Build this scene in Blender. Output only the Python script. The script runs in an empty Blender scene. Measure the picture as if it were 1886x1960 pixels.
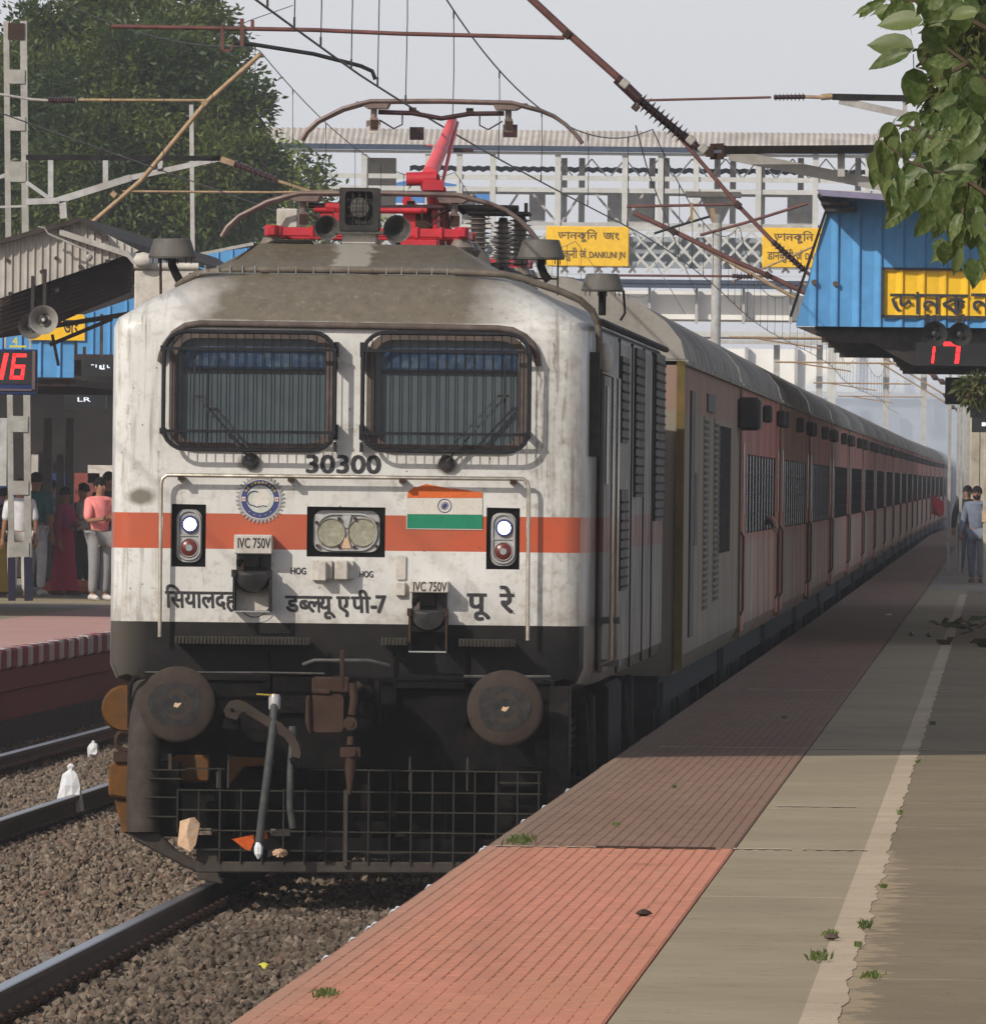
import bpy, bmesh, math, random
import numpy as np
from mathutils import Vector, Matrix, Euler
from mathutils.geometry import tessellate_polygon
R = math.radians
rnd = random.Random(7)
HAZE = 0.00024
sc = bpy.context.scene
col = sc.collection
# ------------------------------------------------------------ camera
CAMPOS = Vector((3.92, -89.0, 2.43))
FPX, CXP, CYP = 28480.0, 943.0, 980.0          # focal length and centre in 1886 x 1960 photo pixels
ROLL = 0.0115
_a, _b = (1910-CXP)/FPX, -(942-CYP)/FPX
_a0 = _a*math.cos(ROLL)-_b*math.sin(ROLL); _b0 = _a*math.sin(ROLL)+_b*math.cos(ROLL)
CAMROT = Matrix.Rotation(math.atan(_a0), 3, 'Z') @ Matrix.Rotation(math.pi/2-math.atan(_b0), 3, 'X') @ Matrix.Rotation(ROLL, 3, 'Z')
cam = bpy.data.cameras.new('camera'); camo = bpy.data.objects.new('camera', cam); col.objects.link(camo)
camo.location = CAMPOS; camo.rotation_euler = CAMROT.to_euler()
cam.sensor_fit = 'HORIZONTAL'; cam.sensor_width = 36; cam.lens = 36*FPX/1886
cam.clip_start = 1; cam.clip_end = 20000
sc.camera = camo
# ------------------------------------------------------------ light
SUN_EL, SUN_AZ = R(32), R(40)                  # azimuth: left of the -y axis (behind the camera)
sv = Vector((-math.sin(SUN_AZ)*math.cos(SUN_EL), -math.cos(SUN_AZ)*math.cos(SUN_EL), math.sin(SUN_EL)))
world = bpy.data.worlds.new('World'); sc.world = world; world.use_nodes = True
wn = world.node_tree; bg = wn.nodes['Background']
sky = wn.nodes.new('ShaderNodeTexSky'); sky.sky_type = 'NISHITA'; sky.sun_disc = False
sky.sun_elevation = SUN_EL; sky.sun_rotation = math.atan2(sv.x, sv.y)
sky.dust_density = 3.0; sky.air_density = 1.0; sky.ozone_density = 1.0
wn.links.new(sky.outputs[0], bg.inputs[0]); bg.inputs[1].default_value = 0.05
bg2 = wn.nodes.new('ShaderNodeBackground'); bg2.inputs[0].default_value = (.86,.875,.945,1);   # pale veil of haze, thickest towards the horizon all round
wtc = wn.nodes.new('ShaderNodeTexCoord'); wsp = wn.nodes.new('ShaderNodeSeparateXYZ'); wn.links.new(wtc.outputs['Generated'], wsp.inputs[0])
wab = wn.nodes.new('ShaderNodeMath'); wab.operation = 'ABSOLUTE'; wn.links.new(wsp.outputs[2], wab.inputs[0])
wmr = wn.nodes.new('ShaderNodeMapRange'); wmr.interpolation_type = 'SMOOTHSTEP'; wn.links.new(wab.outputs[0], wmr.inputs[0])
for _i, _k in enumerate((0.0, 0.75, 0.68, 0.19)): wmr.inputs[_i+1].default_value = _k
wn.links.new(wmr.outputs[0], bg2.inputs[1])
adds = wn.nodes.new('ShaderNodeAddShader'); wn.links.new(bg.outputs[0], adds.inputs[0]); wn.links.new(bg2.outputs[0], adds.inputs[1]); wn.links.new(adds.outputs[0], wn.nodes['World Output'].inputs[0])
sun = bpy.data.lights.new('sun', 'SUN'); sun.energy = 3.7; sun.angle = R(0.6); sun.color = (1, .93, .82)
suno = bpy.data.objects.new('sun', sun); col.objects.link(suno)
suno.rotation_euler = sv.to_track_quat('Z', 'Y').to_euler(); suno.location = (-40, -80, 60)
sc.view_settings.view_transform = 'Standard'; sc.view_settings.look = 'None'
sc.view_settings.exposure = 0.0; sc.view_settings.gamma = 1.0
try: sc.view_settings.use_curve_mapping = False
except Exception: pass
sc.cycles.volume_bounces = 1; sc.cycles.max_bounces = 6; sc.cycles.diffuse_bounces = 3
sc.cycles.transparent_max_bounces = 16
sc.cycles.use_denoising = True

def at(u, v, Z):                                # photo pixel (1886 wide) + distance along the track -> world point
    d = CAMROT @ Vector(((u-CXP)/FPX, -(v-CYP)/FPX, -1.0))
    return CAMPOS + d*(Z/d.y)
def onz(u, v, z):
    d = CAMROT @ Vector(((u-CXP)/FPX, -(v-CYP)/FPX, -1.0))
    return CAMPOS + d*((z-CAMPOS.z)/d.z)
def crop(x0, y0, s):                            # helper for points measured in an enlarged crop of the photo
    return lambda a, b: ((x0+a*s)/1.34624, (y0+b*s)/1.34624)
# ------------------------------------------------------------ nodes
class NT:
    def __init__(s, name):
        s.m = bpy.data.materials.new(name); s.m.use_nodes = True
        s.t = s.m.node_tree; s.p = s.t.nodes['Principled BSDF']
        s.tc = s.t.nodes.new('ShaderNodeTexCoord'); s.obj = s.tc.outputs['Object']
    def put(s, sock, v):
        if isinstance(v, bpy.types.NodeSocket): s.t.links.new(v, sock)
        elif isinstance(v, (tuple, list)) and len(v) == 3 and sock.type == 'RGBA': sock.default_value = (*v, 1)
        else: sock.default_value = v
    def math(s, op, a, b=0.0, c=None, clamp=False):
        n = s.t.nodes.new('ShaderNodeMath'); n.operation = op; n.use_clamp = clamp
        s.put(n.inputs[0], a); s.put(n.inputs[1], b)
        if c is not None: s.put(n.inputs[2], c)
        return n.outputs[0]
    def sep(s, v=None):
        n = s.t.nodes.new('ShaderNodeSeparateXYZ'); s.put(n.inputs[0], v or s.obj); return n.outputs
    def mapv(s, scale=(1,1,1), loc=(0,0,0), rot=(0,0,0), v=None):
        n = s.t.nodes.new('ShaderNodeMapping'); s.put(n.inputs[0], v or s.obj)
        n.inputs['Scale'].default_value = scale; n.inputs['Location'].default_value = loc; n.inputs['Rotation'].default_value = rot
        return n.outputs[0]
    def noise(s, scale, detail=4, rough=.55, v=None, dist=0.0):
        n = s.t.nodes.new('ShaderNodeTexNoise'); s.put(n.inputs['Vector'], v or s.obj)
        n.inputs['Scale'].default_value = scale; n.inputs['Detail'].default_value = detail
        n.inputs['Roughness'].default_value = rough; n.inputs['Distortion'].default_value = dist
        return n.outputs[0]
    def voro(s, scale, v=None, feat='F1', out='Distance'):
        n = s.t.nodes.new('ShaderNodeTexVoronoi'); n.feature = feat; s.put(n.inputs['Vector'], v or s.obj)
        n.inputs['Scale'].default_value = scale; return n.outputs[out]
    def rng(s, v, a, b, c=0.0, d=1.0):
        n = s.t.nodes.new('ShaderNodeMapRange'); s.put(n.inputs[0], v)
        for i, k in enumerate((a, b, c, d)): n.inputs[i+1].default_value = k
        return n.outputs[0]
    def mix(s, f, a, b, mode='MIX'):
        n = s.t.nodes.new('ShaderNodeMix'); n.data_type = 'RGBA'; n.blend_type = mode
        s.put(n.inputs['Factor'], f); s.put(n.inputs['A'], a); s.put(n.inputs['B'], b)
        return n.outputs['Result']
    def inv(s, a): return s.math('SUBTRACT', 1.0, a)
    def mul(s, a, b): return s.math('MULTIPLY', a, b)
    def between(s, v, a, b): return s.mul(s.math('GREATER_THAN', v, a), s.math('LESS_THAN', v, b))
    def bump(s, h, strength=.3, dist=.01):
        n = s.t.nodes.new('ShaderNodeBump'); s.put(n.inputs['Height'], h)
        n.inputs['Strength'].default_value = strength; n.inputs['Distance'].default_value = dist
        s.t.links.new(n.outputs[0], s.p.inputs['Normal'])
    def done(s, color, rough=.6, metal=0.0, spec=None):
        s.put(s.p.inputs['Base Color'], color); s.put(s.p.inputs['Roughness'], rough); s.put(s.p.inputs['Metallic'], metal)
        if spec is None: spec = .3 if isinstance(rough, bpy.types.NodeSocket) else (.05 if rough > .7 else (.3 if rough > .4 else .5))
        s.p.inputs['Specular IOR Level'].default_value = spec
        return s.m
M = {}
def mk(name, base, rough=.6, metal=0.0, var=.25, scale=4.0, dirt=None, dirtamt=.5, bump=.15, stretch=(1,1,1), bd=.004, spec=None, spots=0):
    """a painted or bare surface with blotchy tone, grime and fine relief"""
    t = NT(name); v = t.mapv(stretch) if stretch != (1,1,1) else None
    n1 = t.noise(scale, 6, .6, v); n2 = t.noise(scale*5.3, 3, .6, v)
    c = t.mix(t.rng(n1, .3, .7), tuple(k*(1-var) for k in base), tuple(min(1, k*(1+var*.7)) for k in base))
    c = t.mix(t.rng(n2, .35, .75, 0, .35), c, tuple(k*.55 for k in base))
    if dirt: c = t.mix(t.mul(t.rng(t.noise(scale*1.7, 5, .65, v), .45, .7), dirtamt), c, dirt)
    if spots: c = t.mix(t.mul(t.rng(t.voro(spots), .10, .05), t.rng(t.noise(spots*.3), .5, .56)), c, (.05,.04,.03))
    if bump: t.bump(n2, bump, bd)
    M[name] = t.done(c, t.rng(n1, .3, .7, max(.05, rough-.12), min(1, rough+.12)), metal, spec if spec is not None else (.06 if rough > .65 else .2 if rough > .45 else .45)); return M[name]
def emit(name, colr, st):
    t = NT(name); t.done((.02,.02,.02), .5)
    t.put(t.p.inputs['Emission Color'], colr); t.p.inputs['Emission Strength'].default_value = st
    M[name] = t.m; return t.m
# ------------------------------------------------------------ mesh builder
class MB:
    def __init__(s): s.v = []; s.f = []
    def add(s, vs, fs):
        n = len(s.v); s.v += [tuple(p) for p in vs]; s.f += [tuple(i+n for i in f) for f in fs]; return s
    def box(s, x0, x1, y0, y1, z0, z1, rot=None, piv=None):
        vs = [Vector((x, y, z)) for x in (x0, x1) for y in (y0, y1) for z in (z0, z1)]
        if rot is not None:
            p = Vector(piv) if piv else Vector(((x0+x1)/2, (y0+y1)/2, (z0+z1)/2))
            m = Euler(rot).to_matrix(); vs = [m@(v-p)+p for v in vs]
        return s.add(vs, [(0,1,3,2),(4,6,7,5),(0,4,5,1),(2,3,7,6),(0,2,6,4),(1,5,7,3)])
    def cbox(s, c, d, rot=None):
        return s.box(c[0]-d[0]/2, c[0]+d[0]/2, c[1]-d[1]/2, c[1]+d[1]/2, c[2]-d[2]/2, c[2]+d[2]/2, rot)
    def bar(s, a, b, w, h=None, up=(0,0,1)):                      # rectangular bar from a to b
        a, b = Vector(a), Vector(b); h = h or w; d = (b-a).normalized(); u = Vector(up)
        if abs(d.dot(u)) > .98: u = Vector((0,1,0))
        r = d.cross(u).normalized()*w/2; u = r.cross(d).normalized()*h/2
        vs = [p+i*r+j*u for p in (a, b) for i, j in ((-1,-1),(1,-1),(1,1),(-1,1))]
        return s.add(vs, [(3,2,1,0),(4,5,6,7),(0,1,5,4),(1,2,6,5),(2,3,7,6),(3,0,4,7)])
    def tube(s, pts, r, n=8, r2=None, cap=True):
        pts = [Vector(p) for p in pts]; k = len(pts)
        rs = r if isinstance(r, (list, tuple)) else [r + ((r2 if r2 is not None else r)-r)*i/max(1, k-1) for i in range(k)]
        vs = []; prev = None
        for i, p in enumerate(pts):
            d = (pts[min(i+1, k-1)]-pts[max(i-1, 0)]).normalized()
            if prev is None:
                u = Vector((0,0,1)) if abs(d.z) < .9 else Vector((0,1,0))
                prev = d.cross(u).normalized()
            prev = (prev-d*prev.dot(d)).normalized(); w = d.cross(prev)
            vs += [p+rs[i]*(math.cos(2*math.pi*j/n)*prev+math.sin(2*math.pi*j/n)*w) for j in range(n)]
        fs = [(i*n+j, i*n+(j+1) % n, (i+1)*n+(j+1) % n, (i+1)*n+j) for i in range(k-1) for j in range(n)]
        if cap: fs += [tuple(range(n-1, -1, -1)), tuple((k-1)*n+j for j in range(n))]
        return s.add(vs, fs)
    def lathe(s, prof, n=24, o=(0,0,0), axis='Z', cap=True):      # prof: (radius, along)
        o = Vector(o); vs = []; ax = {'X': (Vector((0,1,0)), Vector((0,0,1)), Vector((1,0,0))), 'Y': (Vector((0,0,1)), Vector((1,0,0)), Vector((0,1,0))), 'Z': (Vector((1,0,0)), Vector((0,1,0)), Vector((0,0,1)))}
        A, B, D = ax[axis] if isinstance(axis, str) else axis
        for r, h in prof: vs += [o+D*h+r*(math.cos(2*math.pi*j/n)*A+math.sin(2*math.pi*j/n)*B) for j in range(n)]
        k = len(prof)
        fs = [(i*n+j, i*n+(j+1) % n, (i+1)*n+(j+1) % n, (i+1)*n+j) for i in range(k-1) for j in range(n)]
        if cap: fs += [tuple(range(n-1, -1, -1)), tuple((k-1)*n+j for j in range(n))]
        return s.add(vs, fs)
    def prism(s, poly, y0, y1):                                   # poly: (x, z) counter-clockwise seen from -y
        n = len(poly); vs = [(x, y0, z) for x, z in poly]+[(x, y1, z) for x, z in poly]
        tr = tessellate_polygon([[Vector((x, z, 0)) for x, z in poly]])
        fs = [tuple(t) for t in tr]+[tuple(i+n for i in reversed(t)) for t in tr]
        fs += [(i, (i+1) % n, (i+1) % n+n, i+n) for i in range(n)]
        return s.add(vs, fs)
    def xf(s, m):
        s.v = [tuple(m@Vector(p)) for p in s.v]; return s
    def mesh(s, name, mat, smooth=None, bev=None):
        me = bpy.data.meshes.new(name); me.from_pydata(s.v, [], s.f)
        bm = bmesh.new(); bm.from_mesh(me); bmesh.ops.recalc_face_normals(bm, faces=bm.faces)
        if bev: bmesh.ops.bevel(bm, geom=[e for e in bm.edges if e.is_manifold and e.calc_face_angle(0) > .6], offset=bev, segments=1, affect='EDGES', clamp_overlap=True)
        bm.to_mesh(me); bm.free()
        if mat is not None: me.materials.append(M[mat] if isinstance(mat, str) else mat)
        if smooth:
            me.shade_smooth() if hasattr(me, 'shade_smooth') else None
            try: me.set_sharp_from_angle(angle=R(smooth))
            except Exception: pass
        return me
    def build(s, name, mat, parent=None, smooth=None, bev=None, loc=None):
        o = bpy.data.objects.new(name, s.mesh(name, mat, smooth, bev)); col.objects.link(o)
        if parent is not None: o.parent = parent
        if loc is not None: o.location = loc
        return o
def tag(o, label=None, cat=None, group=None, kind=None):
    if label: o['label'] = label
    if cat: o['category'] = cat
    if group: o['group'] = group
    if kind: o['kind'] = kind
    return o
def empty(name, loc=(0,0,0), rz=0.0, label=None, cat=None, group=None):
    o = bpy.data.objects.new(name, None); col.objects.link(o); o.location = loc; o.rotation_euler = (0,0,rz)
    o.empty_display_size = .2
    return tag(o, label, cat, group)
def kids(o):
    return [c for c in bpy.data.objects if c.parent == o]
def tree_of(o): return (o, [tree_of(c) for c in kids(o)])
def dup(t, parent=None, loc=None, rz=None):
    c = t[0].copy(); col.objects.link(c)
    if parent is not None: c.parent = parent
    if loc is not None: c.location = loc
    if rz is not None: c.rotation_euler = (0,0,rz)
    for k in t[1]: dup(k, c)
    return c
def inst(name, me, parent, loc, rot=(0,0,0), scale=(1,1,1)):
    o = bpy.data.objects.new(name, me); col.objects.link(o); o.location = loc; o.rotation_euler = rot; o.scale = scale
    if parent is not None: o.parent = parent
    return o
def rrect(x0, x1, z0, z1, r, n=5):                                # rounded rectangle outline
    out = []
    for cx, cz, a0 in ((x1-r, z1-r, 0), (x0+r, z1-r, 90), (x0+r, z0+r, 180), (x1-r, z0+r, 270)):
        out += [(cx+r*math.cos(R(a0+90*i/n)), cz+r*math.sin(R(a0+90*i/n))) for i in range(n+1)]
    return out
def loop_tube(mb, pts, r, n=6): return mb.tube(list(pts)+[pts[0]], r, n, cap=False)
# ---- lettering: flat outline meshes laid on a surface
def glyphs(text, clip=None):
    cu = bpy.data.curves.new('lettering', 'FONT'); cu.body = text; cu.size = 1; cu.resolution_u = 3
    o = bpy.data.objects.new('lettering', cu); col.objects.link(o); bpy.context.view_layer.update()
    me = bpy.data.meshes.new_from_object(o); bpy.data.objects.remove(o)
    bm = bmesh.new(); bm.from_mesh(me)
    if clip is not None:
        xs = [v.co.x for v in bm.verts]; cut = min(xs)+(max(xs)-min(xs))*clip
        bmesh.ops.bisect_plane(bm, geom=bm.verts[:]+bm.edges[:]+bm.faces[:], plane_co=(cut,0,0), plane_no=(1,0,0), clear_outer=True)
    bm.verts.ensure_lookup_table()
    vs = [v.co.copy() for v in bm.verts]; fs = [[v.index for v in f.verts] for f in bm.faces]
    bm.free(); bpy.data.meshes.remove(me); return vs, fs
def lettering(pieces, x0, x1, z0, z1, y, mat, parent, name='lettering', bold=.02, slant=0.0, wob=0.0, tilt=0.0, flipx=False):
    """pieces: list of strings or (string, clip fraction); fitted into the box x0..x1, z0..z1 at depth y, facing -y"""
    vs, fs, cx = [], [], 0.0
    for pc in pieces:
        if isinstance(pc, float): cx += pc; continue
        s, cl = (pc, None) if isinstance(pc, str) else pc
        v, f = glyphs(s, cl); mn = min(p.x for p in v); mx = max(p.x for p in v); n = len(vs)
        vs += [Vector((p.x-mn+cx, p.y, 0)) for p in v]; fs += [[i+n for i in q] for q in f]; cx += mx-mn-(.015 if cl else 0)
    mnx, mxx = min(p.x for p in vs), max(p.x for p in vs); mny, mxy = min(p.y for p in vs), max(p.y for p in vs)
    sx, sz = (x1-x0)/(mxx-mnx), (z1-z0)/(mxy-mny); mb = MB(); k = 0
    for dx, dz in ((0,0),(bold,0),(0,bold*.8),(bold,bold*.8)) if bold else ((0,0),):
        mb.add([(x0+(p.x-mnx+dx)*sx+slant*(p.y-mny)*sz, y-k*.0003-.0001, z0+(p.y-mny+dz)*sz+tilt*(p.x-mnx)*sx+wob*math.sin(p.x*3.1)) for p in vs], fs); k += 1
    me = bpy.data.meshes.new(name); me.from_pydata(mb.v, [], mb.f); me.materials.append(M[mat])
    o = bpy.data.objects.new(name, me); col.objects.link(o); o.parent = parent; return o
# ------------------------------------------------------------ materials
mk('dark_steel', (.013,.012,.012), .7, 0, .35, 6, (.040,.032,.026), .5)
mk('black_paint', (.028,.028,.029), .55, 0, .3, 3, (.10,.08,.06), .45)
mk('undergear', (.005,.005,.0055), .8, 0, .5, 5, (.022,.016,.012), .5)
mk('rusty_iron', (.055,.034,.026), .75, .2, .4, 8, (.05,.03,.02), .5)
mk('ochre_paint', (.125,.056,.016), .7, 0, .4, 5, (.07,.05,.035), .6)
mk('buffer_steel', (.050,.037,.031), .7, 0, .3, 5, (.04,.035,.03), .5)
mk('rubber', (.025,.024,.025), .6, 0, .2, 5, (.07,.06,.05), .5)
mk('hose_rubber', (.045,.050,.052), .55, 0, .3, 9, (.12,.10,.08), .4)
mk('window_rubber', (.12,.095,.085), .7, 0, .35, 8, (.06,.05,.045), .6)
mk('cage_steel', (.022,.022,.026), .5, .3, .3, 9)
mk('handrail_steel', (.55,.50,.42), .35, .8, .2, 12)
mk('pink_red', (.48,.02,.035), .45, 0, .2, 4, (.25,.03,.03), .3)
mk('bright_steel', (.5,.5,.48), .35, .8, .2, 12)
mk('guard_steel', (.050,.042,.037), .75, 0, .35, 6, (.085,.068,.055), .5)
mk('grid_steel', (.038,.035,.029), .75, 0, .3, 9)
mk('step_steel', (.048,.043,.037), .7, 0, .3, 12)
mk('grease', (.030,.030,.031), .7, 0, .4, 14, (.06,.05,.042), .5)
mk('horn_grey', (.07,.07,.07), .5, .1, .3, 7, (.16,.13,.10), .4)
mk('vent_grey', (.10,.095,.09), .6, .1, .3, 5, (.17,.14,.10), .5)
mk('conduit', (.13,.11,.09), .6, .1, .3, 8, (.25,.2,.15), .5)
mk('panel_white', (.52,.49,.45), .5, 0, .15, 7, (.25,.20,.16), .5)
mk('lamp_surround', (.40,.40,.40), .45, .1, .15, 8, (.18,.15,.12), .5)
mk('lamp_lens', (.30,.29,.22), .25, 0, .3, 30, (.15,.14,.10), .5, bump=.5)
mk('red_lens', (.13,.025,.022), .3, 0, .2, 12)
mk('lens_core', (.30,.33,.34), .3, 0, .2, 20)
mk('socket_black', (.018,.017,.018), .4, .1, .4, 8, (.08,.06,.05), .3)
mk('lettering_black', (.035,.035,.04), .6, 0, .2, 15, (.09,.08,.07), .3, bump=0)
mk('insulator_brown', (.045,.018,.02), .3, 0, .2, 9)
mk('insulator_grey', (.16,.13,.11), .4, 0, .3, 9, (.3,.27,.22), .4)
mk('tube_rust', (.15,.065,.055), .6, .1, .4, 6, (.10,.05,.06), .6)
mk('tube_tan', (.36,.25,.15), .6, .2, .3, 6, (.15,.09,.06), .5)
mk('galvanised', (.36,.35,.33), .55, .1, .2, 5, (.2,.17,.13), .4)
mk('wire', (.04,.035,.035), .5, .4, .2, 9, bump=0)
mk('steel_grey_paint', (.42,.42,.42), .6, 0, .2, 3, (.25,.2,.16), .5)
mk('bridge_white', (.50,.51,.50), .6, 0, .12, 1.5, (.35,.33,.3), .4)
mk('sheet_grey', (.40,.38,.35), .6, .1, .2, 1.2, (.2,.17,.14), .5)
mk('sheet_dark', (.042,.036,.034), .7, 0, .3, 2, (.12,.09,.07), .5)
mk('sheet_blue', (.085,.28,.56), .5, 0, .12, 1.5, (.05,.16,.34), .35)
mk('awning_blue', (.06,.20,.50), .6, 0, .15, 1.5)
mk('sign_yellow', (.80,.48,.02), .5, 0, .08, 2, (.5,.3,.03), .25)
mk('concrete_pale', (.34,.32,.28), .8, 0, .2, 2, (.2,.17,.14), .4)
mk('white_wall', (.80,.79,.76), .7, 0, .06, .2); mk('hazy_wall', (.40,.47,.55), .8, 0, .3, .25, (.28,.33,.40), .6)  # hazy_wall: the haze of distance is painted into its blue grey
mk('column_paint', (.45,.41,.34), .7, 0, .2, 2, (.2,.16,.12), .5)
mk('column_base', (.02,.02,.04), .7, 0, .2, 4)
mk('display_black', (.01,.01,.012), .4, 0, .2, 4, bump=0)
mk('display_blue', (.01,.025,.10), .5, 0, .2, 4)
mk('display_frame', (.14,.10,.10), .5, .2, .2, 5)
mk('speaker_grey', (.26,.25,.23), .5, .1, .15, 8)
mk('speaker_dark', (.03,.03,.03), .5, .1, .15, 8)
mk('bark', (.12,.085,.06), .9, 0, .35, 7, (.05,.04,.03), .5, bump=.6, bd=.03)
mk('twig', (.09,.07,.045), .9, 0, .3, 20)
mk('litter_white', (.72,.72,.74), .6, 0, .12, 30, (.15,.35,.6), .35)
mk('litter_tan', (.55,.36,.22), .7, 0, .2, 25, (.5,.5,.5), .5)
mk('litter_orange', (.55,.10,.02), .6, 0, .3, 40)
mk('litter_yellow', (.65,.62,.08), .6, 0, .2, 40)
mk('rail_side', (.07,.042,.035), .7, .3, .35, 5, (.12,.08,.06), .5)
mk('rail_top', (.42,.43,.46), .28, .9, .15, 20)
mk('sleeper_concrete', (.18,.16,.14), .85, 0, .2, 4, (.09,.075,.06), .6)
mk('brick_red_paint', (.22,.055,.05), .8, 0, .3, 2.5, (.10,.06,.05), .6)
mk('kerb_red', (.24,.035,.06), .8, 0, .25, 4, (.15,.09,.08), .5)
mk('kerb_white', (.50,.47,.46), .8, 0, .2, 4, (.25,.19,.17), .5)
mk('soil', (.055,.045,.038), .95, 0, .3, 2, (.03,.025,.02), .5, bump=.5, bd=.03)
for nm, c in dict(skin=(.30,.15,.09), hair_black=(.012,.010,.010), cloth_pink=(.85,.27,.26), cloth_grey=(.25,.25,.26), cloth_white=(.62,.62,.66),
                  cloth_magenta=(.35,.05,.13), cloth_red=(.38,.02,.06), cloth_dark=(.02,.022,.03), cloth_blue_grey=(.16,.19,.26), cloth_denim=(.10,.13,.20),
                  cloth_mustard=(.35,.24,.05), cloth_pale=(.40,.38,.36), shoe_white=(.55,.52,.5), shoe_brown=(.12,.06,.03), bag_orange=(.45,.13,.07), flag_red=(.65,.02,.05), cloth_teal=(.03,.12,.14)).items():
    mk(nm, c, .8 if nm != 'skin' else .55, 0, .15, 12, bump=.1)
emit('lamp_lit', (.92,.95,1.0), 9.0); emit('digit_red', (1.0,.012,.015), 3.5); emit('digit_white', (.85,.9,1.0), 1.3); emit('digit_yellow', (.9,.75,.05), .7)
def leaf_mat(name, a, b, sc_=9):
    t = NT(name); n = t.noise(sc_, 3); g = t.t.nodes.new('ShaderNodeObjectInfo')
    c = t.mix(t.rng(n, .42, .60), a, b); c = t.mix(t.rng(t.noise(sc_*7, 2), .4, .6, 0, .5), c, tuple(k*.5 for k in b)); c = t.mix(t.rng(g.outputs['Random'], 0, 1, 0, .75), c, tuple(k*.45 for k in a)); c = t.mix(t.rng(g.outputs['Random'], .8, 1, 0, .6), c, tuple(k*1.25 for k in b))
    t.p.inputs['Transmission Weight'].default_value = 0.0
    tr = t.t.nodes.new('ShaderNodeBsdfTranslucent'); t.put(tr.inputs[0], t.mix(.5, c, (.18,.25,.03)))
    t.done(c, .45); ms = t.t.nodes.new('ShaderNodeMixShader'); ms.inputs[0].default_value = .25
    out = [q for q in t.t.nodes if q.type == 'OUTPUT_MATERIAL'][0]
    t.t.links.new(t.p.outputs[0], ms.inputs[1]); t.t.links.new(tr.outputs[0], ms.inputs[2]); t.t.links.new(ms.outputs[0], out.inputs[0])
    M[name] = t.m
leaf_mat('leaf_far', (.024,.062,.014), (.215,.26,.05), .62)
leaf_mat('leaf_mid', (.05,.085,.018), (.14,.135,.045), 4)
leaf_mat('leaf_near', (.045,.095,.018), (.17,.195,.075), 5)
leaf_mat('grass_blade', (.05,.10,.02), (.13,.14,.03), 30)
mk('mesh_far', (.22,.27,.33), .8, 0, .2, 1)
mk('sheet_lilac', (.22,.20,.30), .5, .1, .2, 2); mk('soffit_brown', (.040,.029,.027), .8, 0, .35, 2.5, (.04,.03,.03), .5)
mk('bridge_sheet', (.50,.46,.42), .6, 0, .18, .8, (.25,.21,.19), .5); mk('sheet_dark_blue', (.05,.07,.11), .7, 0, .2, 2); mk('bridge_mesh', (.33,.36,.40), .8, 0, .15, 1.5); mk('lettering_brown', (.12,.07,.02), .6, 0, .2, 9, bump=0)
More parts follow.
